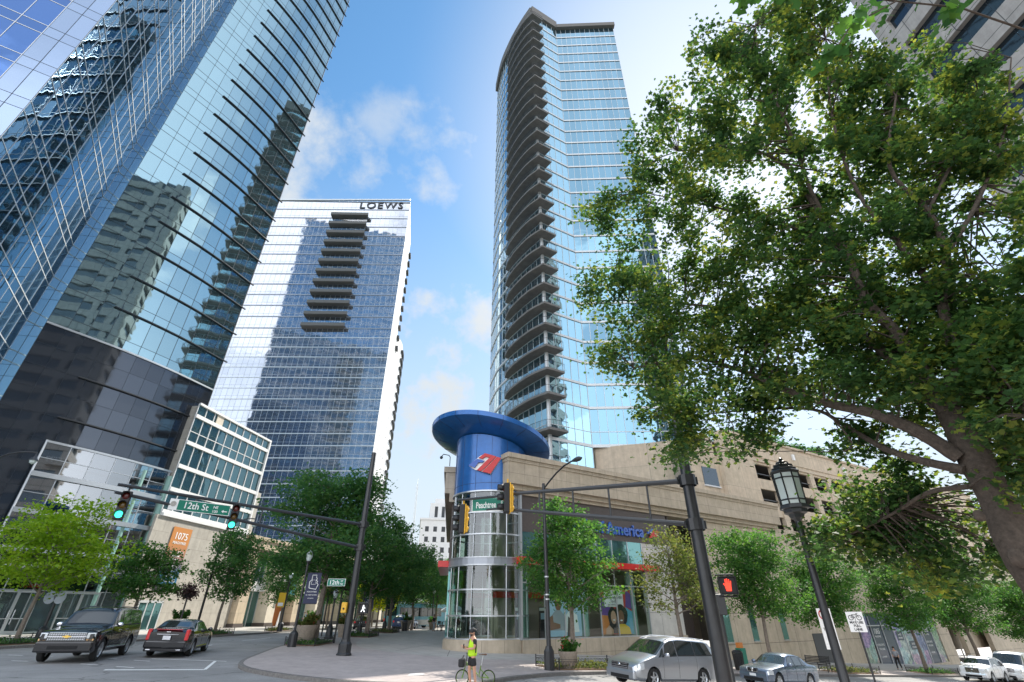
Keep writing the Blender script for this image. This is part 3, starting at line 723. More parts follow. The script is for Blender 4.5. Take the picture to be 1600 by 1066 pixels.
# ------------------------------------------------------------------ hotel tower
HT = thing('hotel_tower', 'silver glass hotel tower with roof lettering and a stack of grey balconies', 'tower', (-60, 128, .5))
HY = 118.
hl, hr_ = Vector((-112, HY-.9)), Vector((-35.6, HY))
Zm, Zt = 75.2, 127.6
nlo = 23; flo = (Zm-1.)/nlo; nhi = 13; fhi = (Zt-Zm)/nhi
curtain(HT, [hl, hr_], 1., flo, nlo, 1.55, 'glass_silver', frame='mullion_light', spand=.30, mw=.035, hw=.035, md=.05, jit=.0022, band='mullion_light', bh=.24, bd=.10)
curtain(HT, [hl, hr_], Zm, fhi, nhi, 1.55, 'glass_silver', frame='mullion_light', spand=.26, mw=.035, hw=.035, md=.05, jit=.0022, band='band_grey', bh=.34, bd=.14)
he = hr_+dr(-10.4)*20
curtain(HT, [hr_, hr_+dr(-10.4)*9.6], 1., fhi, 31, 1.9, 'white_panel', frame='metal_dark', spand=0, mw=.03, hw=.04, md=.02, jit=0, rowname='side_panel')
curtain(HT, [hr_+dr(-10.4)*10.1, he], 1., fhi, 31, 1.9, 'white_panel', frame='metal_dark', spand=0, mw=.03, hw=.04, md=.02, jit=0, rowname='side_panel')
mb = MB(); mb.obox(hr_+dr(-10.4)*9.5, dr(-10.4), .8, dr(-100.4), .8, 1, Zt-3); mb.build('shadow_joint', 'dark_void', HT, world=True)
mb = MB(); mb.prism([hl+Vector((0, .3)), hr_+Vector((-.3, .3)), he+Vector((-.3, 0)), (-112, 150)], 0, Zt); mb.build('core', 'concrete', HT, world=True)
# bulging rear wing with scalloped slab edges
bow = arc([he+Vector((-1.2, -4)), (-39.2, 139), (-38.9, 145), (-41, 153), (-45, 158)], 5)
curtain(HT, bow, 1., flo, 26, 2.1, 'white_panel', frame='metal_dark', spand=0, mw=.04, hw=.05, md=.03, jit=0, rowname='wing_panel')
mb = MB(); mb.prism([(-60, 150)]+[tuple(Vector(p)+Vector((-.4, 0))) for p in bow[::-1]]+[(-60, 134)], 0, 1+flo*26); mb.build('wing_roof', 'concrete', HT, world=True)
for k in range(3, 26):
    mb = MB(); z = 1+flo*k
    for a, b in zip(bow[9:], bow[10:]):
        a = Vector(a); b = Vector(b); n = nrm2(a, b); mb.obox(a, (b-a).normalized(), (b-a).length, n, .7, z-.12, z+.6)
    mb.build('side_balcony', 'metal_dark', HT, world=True)
for k in range(1, 12):
    mb = MB(); z = Zm+fhi*(k)
    mb.obox(he+dr(-10.4)*-1.5, dr(-10.4), 3, dr(79.6), .8, z-.12, z+.6); mb.build('side_balcony', 'metal_dark', HT, world=True)
for k in range(12):
    z = Zm+fhi*k+.0; s = (11-k)/11*-.6
    x0, x1 = -61.6+s*.5, -49.4+s*.2
    mb = MB(); mb.prism([(x0, HY-.3), (x1, HY-.3), (x1+.6, HY-2.0), (x0+.2, HY-2.3)], z-.2, z+.85); bb = mb.build('balcony', 'slab_dark', HT, world=True)
    r = MB(); r.quad((x0+.2, HY-2.25, z+.85), (x1+.6, HY-1.95, z+.85), (x1+.6, HY-1.95, z+1.55), (x0+.2, HY-2.25, z+1.55)); r.build('glass_rail', 'glass_rail', bb, world=True)
mb = MB()
text_on(mb, 'LOEWS', (-53.2, HY-.35, 124.2), 89.5, 4.2, .12, bold=.04, spacing=1.16, sx=1.0)
v0 = len(mb.v)
LS = tag(mb.build('roof_lettering', 'metal_dark'), 'dark hotel name letters along the top of the silver facade', 'sign')
mb = MB(); mb.obox(hl, (1, 0), 76.4, (0, 1), .5, Zt, Zt+.5); mb.build('parapet', 'mullion_light', HT, world=True)

# ------------------------------------------------------------------ condo tower (centre)
CT = thing('condo_tower', 'tall pale blue glass condominium tower with a long stack of grey corner balconies', 'tower', (10, 66, 0))
Wc = Vector((4.8, 57.6)); Rf0 = Vector((10.7, 61.0)); Rf1 = Vector((24.6, 60.5))
Wq = arc([(4.8, 57.6), (2.9, 60.2), (1.0, 63.2), (-.5, 66), (-2.4, 70.4), (-3.9, 76.5)], 4)
WL = Wq[::-1]
Zb0, FC, NF = 27., 3.528, 28
zlow = 21.6
for P, g, nm in ((WL, 'glass_condo_pale', 'window_row'), ([Wc, Rf0], 'glass_condo_pale', 'window_row'), ([Rf0, Rf1], 'glass_condo', 'window_row')):
    pw = 1.4 if P is WL else 1.35 if P[0] is Wc else 1.16
    curtain(CT, P, zlow, 5.4, 1, pw, g, frame='mullion_light', spand=.36, mw=.05, hw=.08, md=.06, band='mullion_light', bh=.4, bd=.1)
    curtain(CT, P, Zb0, FC, NF, pw, g, frame='mullion_light', spand=0, mw=.055, hw=.0, md=.06, jit=.003, band='mullion_light', bh=.34, bd=.12)
curtain(CT, [Wc, Rf0], 12., 4.8, 2, 1.35, 'glass_condo_pale', frame='mullion_light', spand=.3, mw=.05, hw=.08, md=.06, band='mullion_light', bh=.3, bd=.1)
curtain(CT, WL, 12., 4.8, 2, 1.35, 'glass_condo_pale', frame='mullion_light', spand=.3, mw=.05, hw=.08, md=.06, band='mullion_light', bh=.3, bd=.1)
Ztop = Zb0+FC*NF
backp = [Rf1+Vector((0, .0)), (27, 84), (2, 88), (-3.9, 76.5)]
curtain(CT, backp, 15, FC, 31, 3., 'glass_condo', frame='mullion_light', spand=0, mw=.08, hw=0, md=.05, band='mullion_light')
foot = [Vector(p) for p in WL]+[Rf0, Rf1]+[Vector(p) for p in backp[1:3]]
mb = MB(); mb.prism([tuple(p) for p in foot], Ztop+.02, Ztop+.5); mb.build('roof', 'slab_dark', CT, world=True)
mb = MB()
for a, b in zip(WL, WL[1:]): a = Vector(a); b = Vector(b); n = nrm2(a, b); mb.obox(a-n*.3, (b-a).normalized(), (b-a).length, n, .9, Ztop-.2, Ztop+3.)
mb.obox(Wc-dr(61)*.3, (Rf0-Wc).normalized(), 7.1, nrm2(Wc, Rf0), .55, Ztop+.2, Ztop+3.)
mb.build('roof_screen', 'slab_dark', CT, world=True)
mb = MB(); mb.obox(Rf0+Vector((.1, .2)), (Rf1-Rf0).normalized(), 14.1, (0, -1), 1.0, Ztop+.0, Ztop+1.3); mb.build('roof_cornice', 'slab_dark', CT, world=True)
mb = MB(); mb.tube([(*Wc, 10), (*Wc, Ztop)], .28, 8); mb.build('corner_column', 'mullion_light', CT, world=True)
outer = arc([(7.15, 56.95), (4.66, 55.45)], 2)[:2]+arc([(4.66, 55.45), (2.6, 57.5), (.7, 60.4), (-.6, 63.2), (-1.15, 65.6)], 4)
inner = [(-.5, 66.1), (1.0, 63.3), (2.9, 60.4), (4.9, 57.7), (6.05, 58.35)]
bal_z = [17.6, zlow+1.0]+[Zb0+FC*k for k in range(NF)]
proto_b = None
for k, z in enumerate(bal_z):
    if z == zlow+1.0: z = 22.2
    if proto_b is None:
        mb = MB(); mb.prism([tuple(p) for p in outer]+inner, -.16, .16)
        pb = mb.build('balcony', 'balcony_slab'); pb.parent = CT; pb.matrix_parent_inverse = wm(CT).inverted(); pb.location = (0, 0, z)
        rl = MB(); pts = resample(outer, 1.1)
        for q in pts: rl.tube([(q.x, q.y, .16), (q.x, q.y, 1.22)], .025, 4)
        rl.tube([(q.x, q.y, 1.22) for q in pts], .03, 4); rl.tube([(q.x, q.y, .26) for q in pts], .02, 4)
        for q in resample(outer, .14): rl.tube([(q.x, q.y, .24), (q.x, q.y, 1.2)], .009, 3, caps=False)
        ro = rl.build('railing', 'metal_black', pb)
        proto_b = (pb, ro)
    else:
        a = proto_b[0].copy(); col.objects.link(a); a.location = (0, 0, z)
        b = proto_b[1].copy(); col.objects.link(b); b.parent = a
# ------------------------------------------------------------------ bank on the corner
a57 = dr(57); n57 = Vector((a57.y, -a57.x)); O0 = Vector((.3, 36.2))
def BP(t, d=0): return O0+a57*t+n57*d
BK = thing('bank_building', 'corner bank with a glass cylinder, blue drum, tilted blue disc roof and red canopies', 'building', (-1.7, 38.2, 0))
CC = Vector((-1.7, 38.2))
def ring(mb, r0, r1, z0, z1, n=40, a0=-PI, a1=PI):
    mb.lathe([(r0, z0), (r1, z0), (r1, z1), (r0, z1), (r0, z0)], (*CC, 0), n, a0, a1)
mb = MB(); ring(mb, 2.2, 3.05, -1.2, .80); ring(mb, 2.2, 2.98, .80, .86); mb.build('plinth', 'stone_bank', BK, smooth=True, world=True)
rows = [(.86, 2.2), (2.2, 3.73), (3.73, 5.22), (5.7, 7.2), (7.2, 8.66), (8.66, 10.15)]
AA = [-235, -205, -175, -147]+[-147+29*i for i in range(1, 8)]
AA = [-250, -222, -196.5, -167.5, -143]   # facing the viewer: azimuths from the centre (180 = toward the camera)
AZ = [-285+24.5*i for i in range(9)]
for za, zb in rows:
    mb = MB(); mb.lathe([(2.8, za), (2.8, zb)], (*CC, 0), 48); g = mb.build('glass_storey', 'glass_bank', BK, smooth=True, world=True)
    for az in [146+24.5*i for i in range(-3, 9)]:
        fr = MB(); d = dr(az+6); fr.tube([(*(CC+d*2.8), za), (*(CC+d*2.8), zb)], .035, 6); fr.build('mullion', 'metal_silver', g, world=True)
for z in (.9, 2.2, 3.73, 7.2, 8.66):
    mb = MB(); ring(mb, 2.72, 2.9, z-.045, z+.045); mb.build('ring_rail', 'metal_silver', BK, smooth=True, world=True)
mb = MB(); ring(mb, 2.6, 2.95, 5.26, 5.66); mb.build('metal_band', 'band_grey', BK, world=True)
for r_, za, zb in ((3.0, 5.18, 5.26), (3.0, 5.66, 5.73), (2.95, 10.1, 10.2)): mb = MB(); ring(mb, 2.6, r_, za, zb); mb.build('band_edge', 'metal_silver', BK, smooth=True, world=True)
# blue drum, its top cut to the tilt of the disc
def zd(x, y): return 14.35-.184*(x+1.75)-.13*(y-38.2)
n = 48; vs = []; fs = []
for k in range(n):
    d = dr(360*k/n); p = CC+d*2.86
    vs += [(p.x, p.y, 10.2), (p.x, p.y, zd(p.x, p.y)-.35)]
for k in range(n): k2 = (k+1) % n; fs.append((2*k, 2*k2, 2*k2+1, 2*k+1))
mb = MB(); mb.add(vs, fs); dm = mb.build('drum', 'blue_panel', BK, smooth=True, world=True)
mb = MB()
for az in [146+24.5*i for i in range(-3, 10)]:
    p = CC+dr(az+6)*2.865; mb.tube([(p.x, p.y, 10.2), (p.x, p.y, zd(p.x, p.y)-.4)], .014, 4)
ring(mb, 2.85, 2.873, 10.72, 10.745); mb.build('panel_seam', 'banner_navy', dm, world=True)
DC = Vector((-1.8, 38.15)); DRd = 4.9
def dring(r, dz, n=64):
    return [(DC.x+r*math.sin(2*PI*k/n), DC.y+r*math.cos(2*PI*k/n), zd(DC.x+r*math.sin(2*PI*k/n), DC.y+r*math.cos(2*PI*k/n))+dz) for k in range(n)]
rr = [(2.4, -.32), (3.6, -.12), (DRd-.12, .08), (DRd, .14), (DRd, .50), (DRd-.1, .56), (3., .75), (.05, .85)]
vs = []; fs = []
for r, dz in rr: vs += dring(r, dz)
for i in range(len(rr)-1):
    for k in range(64): fs.append((i*64+k, i*64+(k+1) % 64, (i+1)*64+(k+1) % 64, (i+1)*64+k))
mb = MB(); mb.add(vs, fs); dsk = mb.build('disc_roof', 'blue_panel', BK, smooth=True, world=True)
mb = MB()
for k in range(16):
    a = 2*PI*(k+.4)/16; P = []
    for r, dz in rr[1:5]:
        x, y = DC.x+(r+.004)*math.sin(a), DC.y+(r+.004)*math.cos(a); P.append((x, y, zd(x, y)+dz-.004))
    mb.tube(P, .016, 4)
mb.build('panel_seam', 'banner_navy', dsk, world=True)
# flag emblem of red and blue stripes on the drum
em = MB(); ea = dr(57-90+68)
EC = CC+dr(186)*2.99; EU = dr(96); EN = dr(186)
def EP(u, v, d=0): p = EC+EU*u+EN*d; return (p.x, p.y, 12.1+v)
def para(mb, pts, th=.12, d0=.0):
    vs = [EP(u, v, d0) for u, v in pts]+[EP(u, v, d0+th) for u, v in pts]; n = len(pts)
    mb.add(vs, [tuple(range(n))[::-1], tuple(range(n, 2*n))]+[(i, (i+1) % n, n+(i+1) % n, n+i) for i in range(n)])
def stripes(lst, m, name):
    mb = MB()
    for pts in lst: para(mb, pts)
    return mb.build(name, m, EMB, world=True)
EMB = thing('bank_emblem', 'red and blue striped flag emblem mounted on the blue drum', 'emblem', (*EC, 12.1))
# right leaning red bars, left leaning blue bars
mb = MB(); para(mb, [(-.02, .78), (1.22, .38), (.42, -.80), (-.80, -.42)], .05, -.06); para(mb, [(-1.28, -.10), (-.40, .62), (.02, .78), (-.80, -.42)], .05, -.06); mb.build('white_backing', 'sign_white', EMB, world=True)
for pts in ([(.02, .12), (.50, .60), (.84, .50), (-.28, -.58), (-.60, -.48)], [(.90, .47), (1.20, .37), (.42, -.78), (.12, -.70), (-.20, -.62)], [(-.50, .44), (-.04, .77), (.56, .60), (.30, .44), (.02, .52), (-.22, .34)]):
    stripes([pts], 'red_logo', 'red_stripe')
stripes([[(-1.28, -.12), (-.62, .36), (-.06, .20), (-.20, .06), (-.50, .10), (-.78, -.30)]], 'blue_letter', 'blue_stripe')

# flat street wall with shop windows
mb = MB(); mb.obox(BP(.35, -.3), a57, 16.2, n57, .55, -1.6, .82); mb.build('plinth', 'stone_bank', BK, world=True)
mb = MB(); mb.obox(BP(.2, -.06), a57, .16, n57, .3, .82, 10.2); mb.build('corner_post', 'metal_silver', BK, world=True)
WT = [.36, 2.36, 4.1, 5.8, 7.5, 9.2, 10.95, 12.65]
for k, (t0, t1) in enumerate(zip(WT, WT[1:])):
    for za, zb in ((.86, 4.2), (4.2, 5.3)):
        mb = MB(); mb.quad((*BP(t0), za), (*BP(t1), za), (*BP(t1), zb), (*BP(t0), zb))
        g = mb.build('shop_window', 'glass_shop', BK, world=True)
        fr = MB(); fr.obox(BP(t0-.03, -.03), a57, .06, n57, .09, za, zb); fr.obox(BP(t0+.03, -.03), a57, t1-t0-.06, n57, .08, za-.04, za+.04)
        fr.build('window_frame', 'metal_silver', g, world=True)
    mb = MB(); mb.quad((*BP(t0, .02), 5.76), (*BP(t1, .02), 5.76), (*BP(t1, .02), 7.5), (*BP(t0, .02), 7.5))
    g = mb.build('upper_window', 'glass_teal', BK, world=True)
    fr = MB(); fr.obox(BP(t0-.03, .0), a57, .06, n57, .1, 5.76, 7.5); fr.build('window_frame', 'metal_silver', g, world=True)
mb = MB(); mb.obox(BP(.35, -.02), a57, 12.4, n57, .12, .80, .90); mb.obox(BP(12.6, -.03), a57, .07, n57, .1, .9, 7.5); mb.build('sill', 'metal_silver', BK, world=True)
mb = MB(); mb.prism([BP(.0, 0), BP(-.3, .55), BP(2.2, .9), BP(2.3, 0)], 5.30, 5.76); mb.obox(BP(4.1, 0), a57, 9.6, n57, .85, 5.34, 5.76)
mb.build('red_canopy', 'red_canopy', BK, world=True)
mb = MB(); mb.obox(BP(.4, -.3), a57, 15.8, n57, .34, 7.5, 10.7); mb.build('fascia', 'brown_fascia', BK, world=True)
mb = MB(); mb.obox(BP(12.7, -.4), a57, 3.9, n57, .42, .82, 7.5); mb.build('panel_wall', 'panel_white', BK, world=True)
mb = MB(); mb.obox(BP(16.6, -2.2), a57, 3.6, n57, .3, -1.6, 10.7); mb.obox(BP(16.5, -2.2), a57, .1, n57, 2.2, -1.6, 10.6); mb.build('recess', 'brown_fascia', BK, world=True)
# stone parapet with stepped mouldings
for (t0, t1, d, z0, z1) in ((-1.2, 34, .78, 10.65, 12.25), (-1.25, 34.05, .86, 12.25, 12.5), (-1.35, 34.1, 1.0, 12.5, 12.85)):
    mb = MB(); mb.obox(BP(t0, -1.5), a57, t1-t0, n57, 1.5+d, z0, z1); mb.build('parapet', 'stone_bank', BK, world=True)
mb = MB(); mb.obox(BP(-.6, -1.2), a57, 34.4, n57, 1.65, 10.3, 10.65); mb.obox(BP(.0, -1.2), a57, 33.4, n57, 1.4, 10.05, 10.3); mb.build('moulding', 'stone_bank', BK, world=True)
# side along the main street
W2 = Vector((-4.75, 38.6)); a8 = dr(-6.5); n8 = Vector((-a8.y, a8.x))
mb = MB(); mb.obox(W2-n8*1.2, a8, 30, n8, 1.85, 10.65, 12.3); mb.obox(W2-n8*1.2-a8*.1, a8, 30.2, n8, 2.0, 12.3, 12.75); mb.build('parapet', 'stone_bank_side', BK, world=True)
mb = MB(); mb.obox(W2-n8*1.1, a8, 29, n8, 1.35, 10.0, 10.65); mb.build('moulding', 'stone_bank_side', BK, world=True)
mb = MB(); mb.obox(W2-n8*.6+a8*.6, a8, 28, n8, .6, 5.7, 10.0); mb.build('fascia', 'brown_fascia', BK, world=True)
mb = MB(); mb.obox(W2-n8*.6+a8*.3, a8, 28, n8, .55, -.5, 5.2); mb.build('side_wall', 'glass_teal', BK, world=True)
mb = MB(); mb.obox(W2-n8*.3-a8*.3, a8, 9, n8, 1.05, 5.30, 5.72); mb.build('red_canopy', 'red_canopy', BK, world=True)
mb = MB(); mb.tube([(-5.1, 38.3, 12.75), (-5.1, 38.3, 13.5), (-5.2, 38.2, 13.62), (-5.6, 37.9, 13.62), (-5.75, 37.8, 13.4)], .035, 6); mb.sphere((-5.75, 37.8, 13.32), .13, 8, 6)
mb.build('camera_arm', 'metal_black', BK, smooth=True, world=True)
# roof, back volume and interior
back = [BP(1.0, -.5), BP(34, -.5), BP(34, -26), (-6.0, 66), (-5.0, 40.2)]
mb = MB(); mb.prism([BP(.2, -.8), BP(34, -.8), BP(34, -20), (-7.2, 66), (-4.4, 40)], 10.9, 11.3); mb.build('roof', 'concrete_slab', BK, world=True)
mb = MB(); mb.prism([(-4.6, 38.8), (-3.6, 36.2), (-1.7, 35.5), (0, 36.1), BP(16, -.1), BP(16, -8), (-5, 50)], 0.62, .66); mb.build('interior_floor', 'interior_floor', BK, world=True)
mb = MB(); mb.prism([(-3.8, 39.0), (-3.2, 36.6), (-1.7, 35.7), (0, 36.3), BP(16, -.1), BP(16, -8), (-4.6, 50)], 5.32, 5.6); mb.build('ceiling', 'interior_wall', BK, world=True)
mb = MB(); mb.obox(BP(.5, -4.2), a57, 16, n57, .2, .6, 10.4); mb.obox((-4.0, 43), (1, 0), 5, (0, 1), .2, .6, 10.4); mb.build('inner_wall', 'interior_wall', BK, world=True)
mb = MB(); mb.obox(BP(.5, -3.9), a57, 5.5, n57, .5, 3.35, 3.75); mb.obox((-3.4, 41.5), (1, 0), 4.5, (0, 1), .5, 3.4, 3.8); mb.build('red_header', 'red_canopy', BK, world=True)
for t, d in ((1.3, -1.1), (6.7, -1.0), (11.8, -1.0)):
    mb = MB(); mb.lathe([(.36, .66), (.36, 5.3)], (*BP(t, d), 0), 16); mb.build('inner_column', 'column_green', BK, smooth=True, world=True)
for i, (x, y) in enumerate(((-2.6, 41.2), (-1.6, 41.2), (-.6, 41.2), (.6, 39.4), (2.4, 40.2))):
    t = thing('cash_machine', ['leftmost dark cash machine behind the curved corner glass', 'second dark cash machine behind the curved corner glass', 'third dark cash machine behind the curved corner glass', 'cash machine standing behind the pilaster of the bank corner', 'cash machine behind the narrow flat window of the bank'][i], 'cash machine', (x, y, .66), 0, 'cash machines in the bank lobby')
    mb = MB(); mb.prism([(-.38, 0), (.38, 0), (.38, .7), (-.38, .7)], 0, 1.1); mb.prism([(-.38, .25), (.38, .25), (.38, .7), (-.38, .7)], 1.1, 2.1); mb.build('cabinet', 'plastic_dark', t, bevel=.03)
    mb = MB(); mb.box(-.26, .26, .2, .26, 1.3, 1.7); mb.build('screen', 'poster_blue', t)
    mb = MB(); mb.box(-.36, .36, .2, .27, 1.85, 2.05); mb.build('header', 'white_gloss', t)
# blue sign lettering and small emblem
SG = thing('bank_sign', 'blue raised lettering on the brown band above the bank windows', 'sign', (*BP(9, .2), 8.4))
mb = MB(); p = BP(4.6, .14); text_on(mb, 'Bank of America', (p.x, p.y, 7.98), 57, 1.28, .07, bold=.03, sx=.98); mb.build('lettering', 'blue_letter', SG, world=True)
mb = MB()
def sp_(pts, m):
    mb = MB(); P0 = BP(13.35, .14)
    vs = [(*(P0+a57*u+n57*0), 7.95+v) for u, v in pts]+[(*(P0+a57*u+n57*.12), 7.95+v) for u, v in pts]; n = len(pts)
    mb.add(vs, [tuple(range(n))[::-1], tuple(range(n, 2*n))]+[(i, (i+1) % n, n+(i+1) % n, n+i) for i in range(n)])
    mb.build('flag_stripe', m, SG, world=True)
for k in range(3): sp_([(.25+.3*k, 0+.05*k), (.48+.3*k, .03+.05*k), (1.25+.2*k, .72-.06*k), (1.0+.2*k, .78-.06*k)], 'red_logo')
for k in range(2): sp_([(0+.3*k, .35+.16*k), (.25+.3*k, .35+.16*k), (.62+.25*k, .72+.06*k), (.38+.25*k, .72+.06*k)], 'blue_letter')

# window posters
def poster(name, label, t, wdt, z0, z1, base, shapes, d=-.12):
    P = thing(name, label, 'poster', (*BP(t, d), z0))
    mb = MB(); mb.quad((*BP(t, d), z0), (*BP(t+wdt, d), z0), (*BP(t+wdt, d), z1), (*BP(t, d), z1)); mb.build('poster_sheet', base, P, world=True)
    h = z1-z0
    for i, (nm, m, pts) in enumerate(shapes):
        mb = MB()
        if isinstance(pts[0], str):
            for (txt, u, v, s) in pts[1]:
                p = BP(t+u*wdt, d+.02+.002*i); text_on(mb, txt, (p.x, p.y, z0+v*h), 57, s, .001, align='CENTER')
        else:
            mb.add([(*BP(t+u*wdt, d+.003*(i+1)), z0+v*h) for u, v in pts], [tuple(range(len(pts)))])
        mb.build(nm, m, P, world=True)
def ell(cx, cy, rx, ry, n=18, wob=0):
    return [(cx+rx*(1+wob*math.sin(5*a))*math.cos(a), cy+ry*(1+wob*math.sin(5*a))*math.sin(a)) for a in [2*PI*k/n for k in range(n)]]
plain('poster_red', (.50, .05, .04), rough=.5); plain('poster_purple', (.13, .06, .28), rough=.5); plain('poster_orange', (.6, .2, .04), rough=.5); plain('poster_cyan', (.10, .35, .50), rough=.5); plain('poster_skin', (.22, .10, .06), rough=.5); plain('poster_skin_light', (.50, .30, .21), rough=.5); plain('poster_yellow', (.72, .45, .02), rough=.5); plain('poster_white', (.75, .75, .77), rough=.5); plain('poster_grey', (.30, .32, .36), rough=.5)
poster('window_poster', 'colourful bank poster of two laughing women under a white text card', 7.62, 3.25, 1.0, 3.95, 'poster_red', [
    ('colour_patch', 'poster_purple', [(0, .3), (.3, .3), (.3, .75), (0, .85)]), ('colour_patch', 'poster_orange', [(0, 0), (.35, 0), (.3, .4), (0, .42)]),
    ('colour_patch', 'poster_cyan', [(.72, 0), (1, 0), (1, .5), (.8, .6)]), ('colour_patch', 'poster_purple', [(.8, .6), (1, .55), (1, .9), (.85, 1)]),
    ('white_card', 'poster_white', [(.13, .60), (.74, .60), (.74, .98), (.13, .98)]),
    ('printed_hair', 'sign_black', ell(.36, .36, .15, .24, wob=.05)), ('printed_hair', 'sign_black', ell(.63, .42, .21, .24, wob=.04)), ('printed_hair', 'sign_black', [(.24, .35), (.5, .35), (.52, .02), (.22, .02)]),
    ('printed_face', 'poster_skin_light', ell(.38, .37, .085, .15)), ('printed_face', 'poster_skin', ell(.62, .37, .095, .16)),
    ('printed_smile', 'poster_white', ell(.385, .31, .035, .015)), ('printed_smile', 'poster_white', ell(.62, .30, .04, .017)),
    ('printed_shirt', 'poster_yellow', [(.48, 0), (.90, 0), (.86, .14), (.72, .22), (.55, .22), (.48, .12)]), ('printed_arm', 'poster_skin_light', [(.1, 0), (.34, 0), (.34, .1), (.22, .2), (.12, .12)]),
    ('printed_text', 'sign_black', ['t', [('Monthly', .43, .88, .30), ('maintenance fee?', .43, .79, .26), ('Ta-da.', .43, .70, .30), ('and now it is gone', .43, .635, .17)]])])
poster('window_poster', 'pale blue bank poster of a couple behind the street tree', 2.45, 3.25, .95, 4.0, 'poster_blue', [
    ('printed_hair', 'poster_skin', ell(.35, .66, .09, .12)), ('printed_face', 'poster_skin', ell(.36, .62, .08, .12)), ('printed_body', 'poster_grey', [(.12, .12), (.55, .12), (.52, .42), (.42, .52), (.28, .52), (.16, .40)]),
    ('printed_arm', 'poster_skin', [(.10, .12), (.40, .16), (.40, .24), (.22, .28), (.2, .42), (.12, .38)]),
    ('printed_hair', 'sign_black', ell(.70, .62, .10, .16)), ('printed_body', 'poster_white', [(.55, .08), (.92, .08), (.88, .42), (.76, .50), (.64, .50), (.56, .42)]),
    ('printed_face', 'poster_skin_light', ell(.69, .60, .065, .11)), ('printed_arm', 'brown_fascia', [(.58, .0), (.72, .0), (.74, .3), (.62, .4)])])

# ------------------------------------------------------------------ long stone street wall (podium) beyond the bank
PD = thing('podium_building', 'long beige panelled stone wall with narrow slit windows and poster covered shopfront', 'building', (*BP(50), G(38)))
for t_, l_, za, zb in ((20.2, 25.1, -4, 10.4), (66.2, 3.4, -6, 6.), (74, 3, -6, 6), (84, 30, -6, 6)): mb = MB(); mb.obox(BP(t_, -.6), a57, l_, n57, .6, za, zb); mb.build('stone_wall', 'stone_wall', PD, world=True)
mb = MB(); mb.obox(BP(45.3, -.6), a57, 21., n57, .6, 2.4, 6.0); mb.obox(BP(69.6, -.6), a57, 4.4, n57, .6, .9, 6.0); mb.obox(BP(77, -.6), a57, 7, n57, .6, .6, 6.); mb.obox(BP(45, -2), a57, 72, n57, 2.1, 6.0, 10.); mb.build('upper_wall', 'stone_wall', PD, world=True)
mb = MB(); mb.prism([BP(20.2, -.6), BP(115, -.6), BP(115, -6), BP(20.2, -6)], 9.8, 10.1); mb.build('roof', 'concrete_slab', PD, world=True)
for t in (21.9, 25.7, 30.5):
    mb = MB(); mb.obox(BP(t, .0), a57, .85, n57, .03, .2, 3.0); w_ = mb.build('slit_window', 'glass_teal', PD, world=True)
    mb = MB(); mb.obox(BP(t-.05, .0), a57, .95, n57, .12, .1, .2); mb.build('sill', 'concrete', w_, world=True)
mb = MB(); mb.obox(BP(35.6, .0), a57, 4.6, n57, .05, -3.5, .6); mb.build('grey_door', 'metal_dark', PD, world=True)
mb = MB(); mb.obox(BP(34, .0), a57, 11, n57, .22, 2.3, 2.45); mb.build('string_course', 'concrete', PD, world=True)
# poster-covered shopfront
plain('print_navy', (.018, .04, .075), rough=.35, coat=.4)
m, N, L, b = newmat('print_collage'); g = N.new('ShaderNodeNewGeometry')
vo = N.new('ShaderNodeTexVoronoi'); vo.inputs['Scale'].default_value = .55; vo.distance = 'CHEBYCHEV'
L.new(g.outputs['Position'], vo.inputs['Vector'])
nn = N.new('ShaderNodeTexNoise'); nn.inputs['Scale'].default_value = 2.5; nn.inputs['Detail'].default_value = 8; nn.inputs['Roughness'].default_value = .8; L.new(g.outputs['Position'], nn.inputs['Vector'])
rp = N.new('ShaderNodeValToRGB'); e = rp.color_ramp.elements; e[0].position = .36; e[0].color = (.03, .04, .05, 1); e[1].position = .62; e[1].color = (.55, .52, .47, 1); k_ = e.new(.5); k_.color = (.22, .27, .33, 1)
L.new(nn.outputs['Fac'], rp.inputs['Fac']); mxx = N.new('ShaderNodeMix'); mxx.data_type = 'RGBA'; mxx.blend_type = 'SOFT_LIGHT'; mxx.inputs['Factor'].default_value = .6
L.new(rp.outputs['Color'], mxx.inputs['A']); L.new(vo.outputs['Color'], mxx.inputs['B']); L.new(mxx.outputs['Result'], b.inputs['Base Color']); b.inputs['Roughness'].default_value = .3; b.inputs['Coat Weight'].default_value = .5
zb_ = -2.6
for k, t in enumerate((45.5, 48.3, 51.0, 53.6, 56.2, 58.8, 61.4, 64.0)):
    mb = MB(); mb.obox(BP(t, -.2), a57, 2.55, n57, .1, zb_-.03*(t-45), 2.35); sh = mb.build('shopfront_print', 'print_navy' if k in (1, 2, 6) else 'print_collage', PD, world=True)
    fr = MB(); fr.obox(BP(t-.04, -.1), a57, .09, n57, .1, zb_-.5, 2.4); fr.build('frame', 'metal_silver', sh, world=True)
    if k in (1, 2, 6):
        tx = MB(); p = BP(t+1.25, -.085)
        for s, z, h in (('1065' if k != 6 else '1065', .35, .75), ('PEACHTREE', .0, .25), ('RETAIL SPACE', -.8, .27), ('FOR LEASE', -1.2, .27), ('AVAILABLE', -1.9, .22)): text_on(tx, s, (p.x, p.y, z), 57, h, .004, align='CENTER')
        if k != 2: tx.build('lettering', 'sign_white', sh, world=True)
